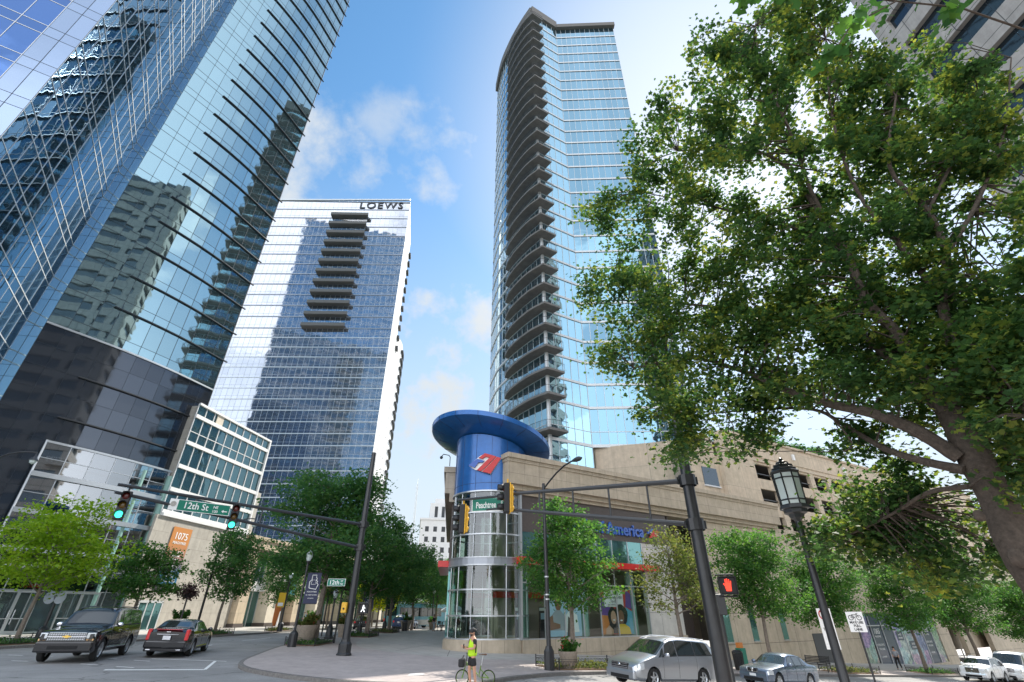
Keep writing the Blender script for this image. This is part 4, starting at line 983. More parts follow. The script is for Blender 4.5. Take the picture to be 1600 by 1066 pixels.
for t, z in ((54.2, -.4), (57.0, -1.4)):
    mb = MB(); mb.obox(BP(t, -.09), a57, 1.6, n57, .02, z, z+.9); s_ = mb.build('navy_card', 'print_navy', PD, world=True)
    tx = MB(); p = BP(t+.8, -.06); text_on(tx, 'SPACE', (p.x, p.y, z+.5), 57, .28, .004, align='CENTER'); text_on(tx, 'AVAILABLE', (p.x, p.y, z+.18), 57, .22, .004, align='CENTER'); tx.build('lettering', 'sign_white', s_, world=True)
mb = MB(); mb.obox(BP(45.4, -.1), a57, 20.9, n57, .12, 1.1, 1.2); mb.build('transom', 'metal_silver', PD, world=True)
mb = MB(); mb.obox(BP(45.3, -.4), a57, 20.9, n57, .7, -6, zb_-.35); mb.build('low_plinth', 'stone_wall', PD, world=True)
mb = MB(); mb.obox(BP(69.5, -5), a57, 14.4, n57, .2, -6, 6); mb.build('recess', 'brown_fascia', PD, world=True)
for t in (78, 80.3, 82.4):
    mb = MB(); mb.obox(BP(t, -3), a57, .12, n57, .12, -5, .6)
    for z in (-4, -3, -2, -1): mb.obox(BP(t, -3), a57, 2.2, n57, .1, z, z+.12)
    mb.build('white_frame', 'mullion_white', PD, world=True)

# ------------------------------------------------------------------ parking deck above
GD = thing('parking_deck', 'beige concrete parking deck with open bays and planting on its roof', 'parking garage', (40, 66, 0))
a58 = dr(59); n58 = Vector((a58.y, -a58.x)); D0 = Vector((26.0, 56.8))
def DP(t, d=0): return D0+a58*t+n58*d
mb = MB()
floors = [6.9, 10.1, 13.3, 16.5]
for z in floors: sp = MB(); sp.obox(DP(5.2, -.35), a58, 69, n58, .35, z-.65, z+.62); sp.build('spandrel', 'deck_stone', GD, world=True)
mb = MB(); mb.obox(DP(5.2, -.35), a58, 69, n58, .35, 19.0, 19.4); mb.obox(DP(5.2, -.35), a58, 69, n58, .35, -2, 4.4); mb.build('spandrel', 'deck_stone', GD, world=True)
for k in range(16):
    t = 9.2+4.35*k; m_ = MB(); m_.obox(DP(t, -.4), a58, 1.05, n58, .52, 0, 19.35); m_.build('pier', 'deck_stone', GD, world=True)
mb = MB(); mb.obox(DP(-.8, -.4), a58, 6.4, n58, .55, 0, 22.0); mb.build('end_wall', 'deck_stone', GD, world=True)
for z in (16.0, 12.8):
    m_ = MB(); m_.obox(DP(5.7, -.3), a58, 68, n58, .12, z+1.75, z+1.85); m_.build('guard_cable', 'metal_dark', GD, world=True)
mb = MB(); mb.obox(DP(-6, -3), a58, 5.2, n58, 2.6, 0, 19); mb.build('stair_wall', 'deck_stone', GD, world=True)
for z in (9.5, 12.3, 15.2):
    mb = MB(); mb.obox(DP(-4.2, -.45), a58, 2.6, n58, .1, z, z+2.1); w_ = mb.build('stair_window', 'glass_dark', GD, world=True)
    mb = MB(); mb.obox(DP(-4.3, -.38), a58, 2.8, n58, .14, z-.15, z); mb.build('sill', 'white_panel', w_, world=True)
mb = MB(); mb.obox(DP(1.0, -.6), a58, 74, n58, .6, 19.3, 22.3); mb.obox(DP(.6, -.6), a58, 74.4, n58, .78, 19.3, 19.6); mb.obox(DP(.6, -.6), a58, 74.4, n58, .72, 19.95, 20.15); mb.obox(DP(.6, -.8), a58, 74.4, n58, 1.0, 22.3, 22.6); mb.build('parapet', 'deck_stone', GD, world=True)
mb = MB()
for z in floors: mb.obox(DP(5.3, -16), a58, 68.6, n58, 15.6, z-.2, z)
mb.build('deck_slab', 'concrete_slab', GD, world=True)
mb = MB(); mb.obox(DP(.5, -16.5), a58, 74, n58, .4, 0, 22); mb.obox(DP(74, -16), a58, .4, n58, 15.6, 0, 22); mb.build('rear_wall', 'concrete_slab', GD, world=True)
for t in (15, 28, 41):
    mb = MB(); mb.obox(DP(t, .0), a58, .4, n58, .25, 20.7, 21.5); mb.build('wall_light', 'white_gloss', GD, world=True)
mb = MB(); mb.prism([DP(1, -.6), DP(74, -.6), DP(74, -16), DP(1, -16)], 21.4, 21.6); mb.build('roof', 'concrete_slab', GD, world=True)
mb = MB(); mb.prism([(11, 61.5), DP(-1, -.6), DP(-1, -14), (11, 80)], 0, 21.5); mb.build('link_block', 'deck_stone', GD, world=True)

# ------------------------------------------------------------------ grey stone tower at the right edge
ST_ = thing('stone_tower', 'grey stone office tower with dark strip windows at the top right behind the tree', 'tower', (55, 10, G(50)))
K = Vector((37.5, 26.)); aw = dr(-4); ae = dr(86)
mb = MB()
fh = 4.3
for k in range(27):
    z = -2+fh*k
    m_ = MB(); m_.prism([K, K+ae*40, K+ae*40-aw*60, K-aw*60], z, z+2.25); s_ = m_.build('stone_band', 'tower_stone', ST_, world=True)
    Pw = [K-aw*57+ae*.45, K-aw*1.2+ae*.45]
    curtain(ST_, Pw[::-1][::-1] if False else [K-aw*1.2+ae*.45, K-aw*57+ae*.45][::-1], z+2.25, fh-2.25, 1, 1.9, 'glass_dark', frame='mullion_dark', spand=0, mw=.08, hw=.08, md=.06)
    curtain(ST_, [K+ae*38-aw*.45, K+ae*1.2-aw*.45], z+2.25, fh-2.25, 1, 2.2, 'glass_dark', frame='mullion_dark', spand=0, mw=.08, hw=.08, md=.06)
    if k == 0: 
        pass
for (u, v) in ((0, 0),):
    pass
for s in (0, 8.4, 16.8, 25.2, 33.6, 42, 50.4, 58.6):
    m_ = MB(); m_.obox(K-aw*(s+1.4)+ae*.02, aw, 1.4, ae, 1.6, -4, -2+fh*27); m_.build('stone_pier', 'tower_stone', ST_, world=True)
for s in (1.6, 10, 18.4, 26.8, 35.2):
    m_ = MB(); m_.obox(K+ae*(s)-aw*1.2, ae, 1.6, aw, 1.18, -4, -2+fh*27); m_.build('stone_pier', 'tower_stone_side', ST_, world=True)
# rail of a projecting terrace
m_ = MB(); m_.prism([K+ae*3, K-ae*1.0, K-ae*1.0-aw*3.4, K+ae*3-aw*3.4], 29.0, 29.5); te = m_.build('terrace', 'tower_stone', ST_, world=True)
m_ = MB()
for s in range(5): m_.tube([(*(K-ae*.95-aw*(.05+s*.8)), 29.5), (*(K-ae*.95-aw*(.05+s*.8)), 30.6)], .03, 4)
m_.tube([(*(K-ae*.95-aw*.05), 30.6), (*(K-ae*.95-aw*3.3), 30.6)], .035, 4); m_.build('railing', 'mullion_light', te, world=True)

# ------------------------------------------------------------------ far things
FW = thing('white_building', 'small distant white stone building with square windows beyond the plaza trees', 'building', (-30, 210, 0))
a_ = dr(-10); b_ = dr(80); c0 = Vector((-38.2, 208.))
def lv(c, la, lb, z0, z1):
    mb = MB(); mb.obox(c, b_, lb, a_, la, z0, z1); return mb.build('wall', 'white_panel', FW, world=True)
w1 = lv(c0, 40, 26, 0, 37); lv(c0+b_*3.5+a_*3, 34, 20, 37, 44); lv(c0+b_*5.5+a_*6, 26, 15, 44, 46.5)
m_ = MB(); m_.obox(c0-b_*.4-a_*.4, b_, 27, a_, 41, 36.6, 37.3); m_.build('cornice', 'white_panel', FW, world=True)
nb = Vector((b_.y, -b_.x))
for z, z1 in ((28, 30), (32, 34), (24, 26), (20, 22), (16, 18)):
    for i in range(8):
        m_ = MB(); m_.obox(c0+b_*(2+3.4*i), b_, 1.5, nb, .06, z, z1); m_.build('window', 'metal_dark', FW, world=True)
for i in range(4):
    m_ = MB(); m_.obox(c0+b_*(5.5+3*i)+a_*3, b_, 1.3, nb, .06, 38.2, 42.6); m_.build('window', 'metal_dark', FW, world=True)
nl = -b_
for z, z1 in ((28, 30), (32, 34), (24, 26)):
    for i in range(5):
        m_ = MB(); m_.obox(c0+a_*(3+4*i), a_, 1.5, nl, .06, z, z1); m_.build('window', 'metal_dark', FW, world=True)
m_ = MB(); x, y = -79, 400
for s, t_ in ((-1, -1), (1, -1), (0, 1)): m_.tube([(x+s, y+t_, 0), (x+s*.6, y+t_*.6, 96)], .28, 4)
for k in range(24): z = 4*k; m_.tube([(x-1, y-1, z), (x+.9, y-.9, z+4)], .12, 3); m_.tube([(x+1, y-1, z), (x, y+1, z+4)], .12, 3)
m_.tube([(x, y, 96), (x, y, 101)], .3, 4)
tag(m_.build('radio_mast', 'mullion_light'), 'very thin distant lattice radio mast against the sky', 'mast')
BT = thing('distant_block', 'distant pale apartment block glimpsed between the plaza trees', 'building', (-60, 180, 0))
m_ = MB(); m_.box(-70, -46, 170, 190, 0, 24); m_.build('wall', 'cream', BT, world=True)
for z in range(3, 22, 4):
    for i in range(6): m_ = MB(); m_.box(-68+3.8*i, -66+3.8*i, 169.9, 170, z, z+2); m_.build('window', 'metal_dark', BT, world=True)
# ------------------------------------------------------------------ trees
def ray(px, py):
    u = (px-800)/FPX; v = (533-py)/FPX
    return u, math.cos(TH)-v*math.sin(TH), math.sin(TH)+v*math.cos(TH)
def at(px, py, Y):
    u, y, z = ray(px, py); return Vector((u/y*Y, Y, CAMH+z/y*Y))
def leaves_mesh(name, pts, size, mat, seed, lobed=False, up=.55):
    rg = np.random.default_rng(seed); n = len(pts); pts = np.asarray(pts, dtype=np.float64)
    s = size*rg.uniform(.65, 1.3, n)
    nz_ = rg.normal(0, 1, (n, 3)); nz_[:, 2] = np.abs(nz_[:, 2])+up; nz_ /= np.linalg.norm(nz_, axis=1)[:, None]
    t = rg.normal(0, 1, (n, 3)); t[:, 2] -= .5; t -= nz_*(t*nz_).sum(1)[:, None]; t /= np.linalg.norm(t, axis=1)[:, None]
    w_ = np.cross(nz_, t)
    if lobed: L2 = [(0, -.5, 0), (.28, -.22, .05), (.62, -.12, .10), (.26, .10, .03), (.36, .42, .08), (0, .62, -.10), (-.36, .42, .08), (-.26, .10, .03), (-.62, -.12, .10), (-.28, -.22, .05)]; F = [(0, 1, 9), (1, 2, 3), (9, 7, 8), (1, 3, 9), (9, 3, 7), (3, 4, 5), (7, 5, 6), (3, 5, 7)]
    else: L2 = [(0, -.5, 0), (.42, -.02, .10), (0, .55, -.06), (-.42, -.02, .10)]; F = [(0, 1, 2), (0, 2, 3)]
    k = len(L2); co = np.zeros((n, k, 3))
    for i, (a, b, c) in enumerate(L2): co[:, i] = pts+(w_*a+t*b+nz_*c)*s[:, None]
    fa = np.array(F)[None]+(np.arange(n)*k)[:, None, None]; fa = fa.reshape(-1, 3)
    me = bpy.data.meshes.new(name); me.vertices.add(n*k); me.vertices.foreach_set('co', co.reshape(-1))
    me.loops.add(fa.size); me.loops.foreach_set('vertex_index', fa.reshape(-1).astype(np.int32))
    me.polygons.add(len(fa)); me.polygons.foreach_set('loop_start', (np.arange(len(fa))*3).astype(np.int32))
    me.update(); me.validate(); me.materials.append(M[mat])
    o = bpy.data.objects.new(name, me); col.objects.link(o); return o
def limb(mb, p0, p1, r0, r1, rnd, n=6, sag=.12, seg=6):
    p0 = Vector(p0); p1 = Vector(p1); Lg = (p1-p0).length
    off = Vector((rnd.uniform(-1, 1), rnd.uniform(-1, 1), rnd.uniform(0, 1)))*Lg*sag
    P = []; Rr = []
    for i in range(seg+1):
        t = i/seg; P.append(p0.lerp(p1, t)+off*math.sin(PI*t)+Vector((rnd.uniform(-1, 1), rnd.uniform(-1, 1), rnd.uniform(-1, 1)))*Lg*.02*(0 < i < seg)); Rr.append(r0+(r1-r0)*t)
    mb.tube(P, Rr, n); return P
def street_tree(label, h, r, z0, mat, seed, nl=9000, ls=.17, tr=.11, group='street trees', name='street_tree', sparse=0., cone=.5):
    """tree rooted at the origin. crown between z0 and h with radius r"""
    rnd = random.Random(seed); T = thing(name, label, 'tree', (0, 0, 0), 0, group)
    mb = MB(); top = h*.86; tp = [(0, 0, -.1), (rnd.uniform(-.05, .05), rnd.uniform(-.05, .05), z0*.55), (rnd.uniform(-.12, .12), rnd.uniform(-.12, .12), z0), (rnd.uniform(-.25, .25), rnd.uniform(-.25, .25), (z0+top)/2), (rnd.uniform(-.2, .2), rnd.uniform(-.2, .2), top)]
    tp = [(*q, z) for (q, z) in [((p[0], p[1]), p[2]) for p in tp]]
    mb.tube(tp, [tr*1.35, tr, tr*.85, tr*.5, tr*.12], 8)
    cl = []
    nb = 26
    for i in range(nb):
        f = (i+.5)/nb; zb = z0*.92+(top-z0)*.9*f
        a = i*2.4+rnd.uniform(-.5, .5)
        # crown outline: full below the middle, pointed above
        zt = zb+rnd.uniform(.3, 1.1)*r*.45; g = min(1, max(0, (zt-z0)/(h-z0)))
        rad = r*(math.sin(PI*min(1, g**.75*1.0))**.6*(1-cone*g*.55)+.08)*rnd.uniform(.72, 1.12)
        e = Vector((math.cos(a)*rad, math.sin(a)*rad, zt))
        zz = zb; b0 = Vector((0, 0, zz)); k = 0
        P = limb(mb, b0, e, tr*.38*(1-.6*f), .012, rnd, 5, .08)
        for j in range(2, len(P)):
            for q in range(3):
                s = P[j]+Vector((rnd.gauss(0, 1), rnd.gauss(0, 1), rnd.gauss(0, .6)))*r*.17
                if rnd.random() > sparse*.6: cl.append((s, r*(.075+.065*rnd.random()), j/len(P)+.3))
                if q < 1: mb.tube([P[j], P[j].lerp(s, .6)+Vector((0, 0, .03)), s], [.014, .009, .004], 3, caps=False)
    pts = []; tw = sum(c[2]*c[1]**2 for c in cl); rg = np.random.default_rng(seed)
    for c, s, wgt in cl:
        m_ = int(nl*wgt*s*s/tw)+1
        pts.append(rg.normal(0, 1, (m_, 3))*np.array([s, s, s*.62])+np.array(c))
    pts = np.concatenate(pts)
    tk = mb.build('trunk', 'bark_pale', T, smooth=True)
    cr_ = leaves_mesh('crown', pts, ls, mat, seed); cr_.parent = T
    return T
def place(T, x, y, rz=0., s=1., dz=.13):
    T.location = (x, y, G(x)+dz); T.rotation_euler = (0, 0, rz); T.scale = (s, s, s*random.uniform(.97, 1.03))
    return T
gL = 'small street trees along the left kerb'; gP = 'trees in a row along the plaza'; gR = 'street trees in front of the bank and stone wall'
t1 = place(street_tree('bright yellow green young tree at the far left kerb', 8.3, 3.1, 2.4, 'leaf_bright', 11, 9000, .19, group=gL), -28.2, 31.6)
t2 = place(street_tree('small mid green tree between the lobby doors and the black sedan', 7.2, 2.4, 2.6, 'leaf_street', 12, 6500, .19, group=gL), -27.6, 39.5, s=.93)
t3 = place(street_tree('mid green tree in front of the annex wall beside the curved lamp', 8.6, 2.75, 2.9, 'leaf_dark', 13, 8500, .19, group=gL), -24.9, 46.2)
t4 = clone(t3, 'dark green tree shading the tan shop piers', group=gL); place(t4, -24.2, 57, 1.3, .95)
t5 = clone(t3, 'farther dark green tree beyond the shop piers on the left kerb', group=gL); place(t5, -23.0, 68, 2.3, 1.)
t6 = clone(t2, 'last small green tree on the left kerb before the road bends', group=gL); place(t6, -20.5, 80, .7, 1.2)
p1_ = place(street_tree('largest dark green tree nearest on the plaza edge behind the signal pole', 13.2, 4.1, 3.6, 'leaf_dark', 21, 21000, .21, .2, group=gP), -13.3, 37.4)
p2_ = place(street_tree('second plaza tree beyond the flared black lamp base', 11.5, 3.5, 3.3, 'leaf_dark', 22, 13000, .22, .17, group=gP), -12.9, 49)
p3_ = clone(p1_, 'third plaza tree beyond the walking figure signal', group=gP); place(p3_, -13.2, 59, 2., .82)
p4_ = clone(p2_, 'fourth plaza tree before the blue bus', group=gP); place(p4_, -12.6, 69, 1.1, .9)
p5_ = clone(p1_, 'fifth plaza tree by the white umbrellas', group=gP); place(p5_, -11.2, 80, 4., .78)
p6_ = clone(p2_, 'plaza tree directly left of the bank glass cylinder', group=gP); place(p6_, -9.8, 90, 3., 1.0)
p7_ = clone(p1_, 'farthest dark tree closing the view up the road', group=gP); place(p7_, -21, 106, 5., .85)
p8_ = clone(p2_, 'far tree beyond the tables beside the bank', group=gP); place(p8_, -8.5, 101, 2., .9)
p9_ = clone(p1_, 'far dark tree over the parked cars on the main road', group=gP); place(p9_, -27, 95, 3., .8)
y1_ = place(street_tree('low yellow green tree glowing between the plaza trunks', 7.5, 2.6, 2.2, 'leaf_yellow', 23, 6000, .24, group=gP), -17.8, 72)
y2_ = clone(y1_, 'second low yellow green tree lit behind the far bus', group=gP); place(y2_, -12.6, 96, 1., 1.1)
y3_ = clone(y1_, 'third yellow green tree beyond the crosswalk signal', group=gP); place(y3_, -21.5, 92, 2., 1.)
q1 = place(street_tree('leafy green tree in the railed bed in front of the bank doors', 8.6, 2.35, 2.6, 'leaf_street', 31, 15000, .145, .12, group=gR, cone=.75), 3.2, 28.8)
q2 = place(street_tree('sparse olive tree before the bank poster window', 8.6, 2.3, 3.0, 'leaf_olive', 32, 5200, .15, .13, group=gR, sparse=.7, cone=.8), 10.4, 33.9)
q3 = place(street_tree('dense green tree in front of the slit windows right of the thick pole', 9.5, 2.9, 3.0, 'leaf_street', 33, 15000, .165, .13, group=gR), 17.6, 38.4)
q4 = clone(q3, 'green tree beside the grey door behind the lantern post', group=gR); place(q4, 25.2, 43.2, 2.1, 1.0)
q5 = clone(q3, 'green tree in front of the poster covered shopfront', group=gR); place(q5, 37.2, 51.2, 4.0, 1.03)
q6 = clone(q1, 'green tree above the white sport utility car', group=gR); place(q6, 47.5, 57.5, 1.0, 1.35)
q7 = clone(q3, 'farthest street tree down the side street', group=gR); place(q7, 60, 64, 3., 1.1)
q8 = clone(q1, 'green street tree at the right edge beyond the white van', group=gR); place(q8, 73, 74, 2., 1.5)
q9 = clone(q3, 'street tree far down the hill on the right', group=gR); place(q9, 90, 84, 2., 1.2)
qa = clone(q3, 'round green tree on the near side of the side street at the right edge', group=gR); place(qa, 33, 29, 2.6, .95)
qb = clone(q1, 'slim green tree at the far right beneath the big maple', group=gR); place(qb, 43, 37.5, 1.6, 1.3)
# planting on the parking deck roof
T = street_tree('evergreen shrub on the parking deck roof', 3.2, 1.5, .6, 'leaf_dark', 41, 1600, .26, .05, group='planting on the deck roof', name='roof_shrub')
T['category'] = 'shrub'
spots = [(6, 'first'), (10, 'second'), (13.5, 'third'), (17, 'fourth'), (21, 'fifth'), (26, 'sixth')]
for i, (t, w_) in enumerate(spots):
    c_ = T if i == 0 else clone(T, ''); c_['label'] = f'{w_} dark shrub from the left along the parking deck parapet'
    p = DP(t, -2.2); c_.location = (p.x, p.y, 21.6); c_.rotation_euler = (0, 0, i*1.7); c_.scale = (1.2, 1.2, .8+.12*(i % 3))

# the big maple arching over from the right
BTG = thing('maple_tree', 'huge maple with a thick leaning trunk arching over the right half of the view', 'tree', (6.9, 6.9, G(6.9)))
rnd = random.Random(5)
mb = MB()
def path(P, r0, r1, n=9, k=5):
    Q = [at(*p) if len(p) == 3 and p[1] > 50 or True and len(p) == 3 and abs(p[0]) > 100 else Vector(p) for p in P]
    PP = [Q[0]*2-Q[1]]+Q+[Q[-1]*2-Q[-2]]; out = []
    for i in range(1, len(PP)-2):
        for j in range(k):
            t = j/k; a, b, c, d = PP[i-1:i+3]; out.append(.5*((2*b)+(c-a)*t+(2*a-5*b+4*c-d)*t*t+(3*b-a-3*c+d)*t**3))
    out.append(Q[-1]); rr_ = [r0+(r1-r0)*(i/(len(out)-1))**.8 for i in range(len(out))]
    rr_ = [q*(1+rnd.uniform(-.05, .05)) for q in rr_]
    mb.tube(out, rr_, n); return list(zip(out, rr_))
samples = []
base = Vector((7.35, 6.9, G(6.9)-.1))
tq = [base, Vector((7.3, 6.9, 1.0)), at(1604, 880, 6.95), at(1565, 795, 7.0), at(1522, 715, 7.0), at(1488, 645, 7.1)]
def vpath(Q, r0, r1, n=12, k=5):
    PP = [Q[0]*2-Q[1]]+Q+[Q[-1]*2-Q[-2]]; out = []
    for i in range(1, len(PP)-2):
        for j in range(k):
            t = j/k; a, b, c, d = PP[i-1:i+3]; out.append(.5*((2*b)+(c-a)*t+(2*a-5*b+4*c-d)*t*t+(3*b-a-3*c+d)*t**3))
    out.append(Q[-1]); rr_ = [(r0+(r1-r0)*(i/(len(out)-1)))*(1+rnd.uniform(-.04, .04)) for i in range(len(out))]
    mb.tube(out, rr_, n); samples.extend(zip(out, rr_)); return out
vpath(tq, .235, .20, 14)
limbs = [
 ([(1500, 715, 7.0), (1430, 672, 7.2), (1360, 645, 7.6), (1290, 630, 8.1), (1225, 608, 8.6), (1160, 580, 9.2), (1080, 560, 9.9), (990, 575, 10.6)], .135, .02),
 ([(1490, 660, 7.05), (1430, 600, 7.4), (1390, 560, 7.7), (1340, 520, 8.1), (1300, 500, 8.6), (1230, 495, 9.2), (1120, 480, 10.), (1000, 470, 10.8), (925, 470, 11.2)], .12, .015),
 ([(1478, 645, 7.1), (1455, 600, 7.1), (1400, 520, 7.3), (1354, 469, 7.4), (1320, 390, 7.5), (1290, 350, 7.6), (1230, 262, 7.6), (1160, 232, 7.8), (1060, 236, 8.2)], .15, .02),
 ([(1354, 469, 7.4), (1300, 380, 7.8), (1200, 345, 8.4), (1100, 320, 9.0), (1000, 300, 9.6)], .07, .012),
 ([(1320, 390, 7.5), (1268, 300, 7.2), (1232, 200, 6.8), (1190, 110, 6.6), (1180, 40, 6.4)], .06, .012),
 ([(1478, 640, 7.1), (1490, 560, 7.0), (1472, 470, 6.8), (1478, 400, 6.6), (1450, 330, 6.4), (1390, 260, 6.2), (1400, 150, 6.0)], .13, .02),
 ([(1472, 470, 6.8), (1420, 400, 6.8), (1340, 300, 6.7), (1300, 180, 6.5), (1290, 60, 6.2)], .07, .012),
 ([(1478, 400, 6.6), (1530, 310, 6.3), (1570, 200, 6.0), (1580, 90, 5.8)], .06, .012),
 ([(1450, 330, 6.4), (1500, 230, 6.2), (1540, 150, 6.0)], .04, .01),
 ([(1508, 735, 7.0), (1440, 720, 7.5), (1380, 700, 8.0), (1320, 665, 8.7), (1270, 640, 9.4), (1180, 640, 10.2), (1080, 650, 10.8)], .09, .012),
 ([(1515, 760, 7.0), (1450, 770, 7.7), (1400, 800, 8.4), (1340, 830, 9.2), (1290, 850, 9.9)], .05, .01),
 ([(1480, 640, 7.1), (1530, 590, 6.6), (1580, 520, 6.0), (1640, 440, 5.5)], .11, .03),
 ([(1530, 590, 6.6), (1600, 640, 6.0), (1680, 660, 5.2)], .05, .01),
 ([(1290, 640, 8.3), (1330, 700, 8.2), (1240, 705, 8.8), (1150, 705, 9.4)], .022, .004)]
for P, r0, r1 in limbs: vpath([at(*p) for p in P], r0*.82, r1, 8)
for kp in ((1530, 806, 6.80, .08), (1590, 872, 6.76, .12)):
    c = at(kp[0], kp[1], kp[2]); mb.sphere(c, kp[3], 10, 6, (1, .6, 1))
blobs = [(1130, 90, 62, 6.2, 8), (1200, 60, 80, 6, 7.6), (1290, 50, 80, 5.6, 7.2), (1085, 190, 65, 6.6, 8.6), (1020, 240, 45, 8, 9.4), (1170, 180, 85, 6.4, 8.2), (1290, 160, 95, 6, 7.6), (1380, 170, 80, 5.8, 7.2), (1450, 130, 65, 5.6, 7), (1545, 150, 50, 5.4, 6.6), (1560, 230, 50, 5.6, 6.8), (1500, 210, 50, 5.8, 7),
 (955, 320, 42, 9, 10.6), (1030, 310, 62, 8.4, 10.2), (1120, 300, 65, 7.8, 9.6), (1225, 345, 75, 7.4, 9), (1330, 290, 95, 6.4, 8.4), (1430, 270, 80, 6, 7.4), (1500, 285, 50, 5.8, 7),
 (940, 460, 42, 10.2, 11.6), (1030, 400, 70, 9, 11), (1000, 480, 55, 9.8, 11.4), (1100, 480, 75, 8.8, 10.8), (1120, 400, 55, 8.4, 10), (1210, 450, 60, 8, 9.8), (1300, 430, 85, 7.2, 9.4), (1390, 400, 90, 6.6, 8.6), (1470, 410, 50, 6.2, 7.4),
 (975, 570, 42, 10.2, 11.6), (1060, 560, 66, 9.2, 11.4), (1150, 550, 85, 8.4, 10.6), (1260, 550, 90, 7.8, 10), (1370, 540, 95, 7, 9.4), (1480, 520, 85, 6.4, 8.6), (1565, 480, 60, 5.6, 7.6), (1570, 560, 60, 5.4, 7.6),
 (1020, 630, 34, 10.2, 11.4), (1100, 640, 48, 9.8, 11.4), (1190, 625, 45, 9.2, 10.8), (1440, 600, 75, 6.8, 9), (1550, 620, 80, 5.8, 8.4), (1590, 710, 60, 5.6, 8.2), (1600, 790, 50, 8, 9.5),
 (1340, 700, 34, 8.2, 9.4), (1400, 745, 40, 8.2, 10), (1340, 790, 42, 8.8, 10.4), (1420, 810, 55, 8.2, 10), (1300, 845, 40, 9.4, 10.6), (1380, 870, 45, 9, 10.4), (1470, 870, 50, 8.4, 10), (1560, 880, 40, 8, 9.4), (1085, 685, 32, 9.6, 11), (1055, 705, 16, 10, 11), (1170, 688, 34, 9.2, 10.8), (1660, 350, 90, 4.5, 6.5), (1680, 560, 100, 4.5, 6.8)]
SP = np.array([list(p)+[r] for p, r in samples])
pts = []; rg = np.random.default_rng(9)
for (bx, by, br, ya, yb) in blobs:
    nc = int(br*br*(.0042 if by < 420 else .0054))+2
    for _ in range(nc):
        a = rnd.uniform(0, 2*PI); q = math.sqrt(rnd.random())*br
        c = at(bx+q*math.cos(a), by+q*math.sin(a), rnd.uniform(ya, yb))
        d = np.linalg.norm(SP[:, :3]-np.array(c), axis=1)+SP[:, 3]*.5; k = int(np.argmin(d)); s0 = Vector(SP[k, :3])
        if (c-s0).length > 2.6: c = s0+(c-s0)*(2.6/(c-s0).length)
        mid = s0.lerp(c, .5)+Vector((rnd.uniform(-.1, .1), rnd.uniform(-.1, .1), rnd.uniform(0, .2)))
        mb.tube([s0, mid, c], [min(.022, SP[k, 3]*.6), .012, .004], 4, caps=False)
        m_ = rnd.randint(60, 120); sg = rnd.uniform(.13, .27)*(c.y/8.)**.6
        pts.append(rg.normal(0, 1, (m_, 3))*np.array([sg, sg, sg*.55])+np.array(c))
        t_ = rg.random((10, 1)); pts.append(np.array(mid)*(1-t_)+np.array(c)*t_+rg.normal(0, .07, (10, 3)))
mb.build('trunk', 'bark', BTG, smooth=True, world=True)
allp = np.concatenate(pts)
cr_ = leaves_mesh('crown', allp, .088, 'leaf_maple', 5, lobed=True, up=.9); cr_.parent = BTG; cr_.matrix_parent_inverse = wm(BTG).inverted()
# low hanging spray of the same tree, close overhead
mb = MB(); pts = []
for P in ([(1640, 60, 3.2), (1500, 12, 3.0), (1400, 2, 2.8), (1330, 40, 2.7), (1300, 85, 2.7)], [(1500, 12, 3.0), (1480, 28, 3.0)], [(1400, 2, 2.8), (1250, -20, 2.7), (1160, 8, 2.7)]):
    Q = [at(*p) for p in P]; mb.tube(Q, [.014-.002*i for i in range(len(Q))], 5)
    for a, b in zip(Q[1:], Q[2:]+[Q[-1]+Vector((0, 0, -.02))]):
        for _ in range(9): pts.append(a.lerp(b, rnd.random())+Vector((rnd.gauss(0, .07), rnd.gauss(0, .10), rnd.gauss(0, .045))))
sp_o = mb.build('hanging_twig', 'bark', BTG, smooth=True, world=True)
lo = leaves_mesh('twig_leaves', [tuple(p) for p in pts], .15, 'leaf_street', 8, lobed=True, up=.4); lo.parent = BTG; lo.matrix_parent_inverse = wm(BTG).inverted()
# ------------------------------------------------------------------ poles, signals, lamps
def g3(x, y, dz=.13): return (x, y, G(x)+dz)
def local(az):
    """unit vectors: right-of-view and facing for a thing whose front faces azimuth az"""
    f = dr(az); return Vector((-f.y, f.x)), f
def signal(name, label, p, face, lit, back='sign_black', housing='sign_black', yellow=False):
    """three lens vehicle signal centred on p, front facing azimuth face"""
    T = thing(name, label, 'traffic light', p, -R(face), 'traffic lights hung from the mast arms')
    mb = MB(); mb.box(-.17, .17, -.12, .10, -.55, .55); h = mb.build('housing', housing, T, bevel=.03)
    if yellow:
        mb = MB(); mb.box(-.19, .19, -.16, -.115, -.56, .56); mb.box(-.10, .10, -.26, -.16, -.50, .50); mb.build('yellow_back', 'paint_yellow', T, bevel=.02)
        for k in range(3): mb = MB(); mb.sphere((0, -.2, .36-.36*k), .12, 10, 6, (1, .9, 1)); mb.build('lens_cover', 'paint_yellow', T, smooth=True)
    for k, m in enumerate(('lens_red_off', 'lens_amber_off', 'lens_green' if lit else 'lens_off')):
        z = .36-.36*k
        mb = MB(); mb.sphere((0, .09, z), .135, 16, 8, (1, .35, 1)); ln = mb.build('lens', m, T, smooth=True)
        v = MB()   # visor: open hood
        vs = []; n = 12
        for i in range(n+1):
            a = R(-25)+R(230)*i/n
            for (yy, r) in ((.08, .155), (.34, .15)): vs.append((r*math.cos(a), yy, z+r*math.sin(a)))
        v.add(vs, [(2*i, 2*i+1, 2*i+3, 2*i+2) for i in range(n)]); vo_ = v.build('visor', housing, T, smooth=True)
        so_ = vo_.modifiers.new('solid', 'SOLIDIFY'); so_.thickness = .008
    mb = MB(); mb.tube([(0, -.05, .55), (0, -.05, .72)], .035, 8); mb.build('bracket', 'paint_yellow' if yellow else 'metal_black', T)
    return T
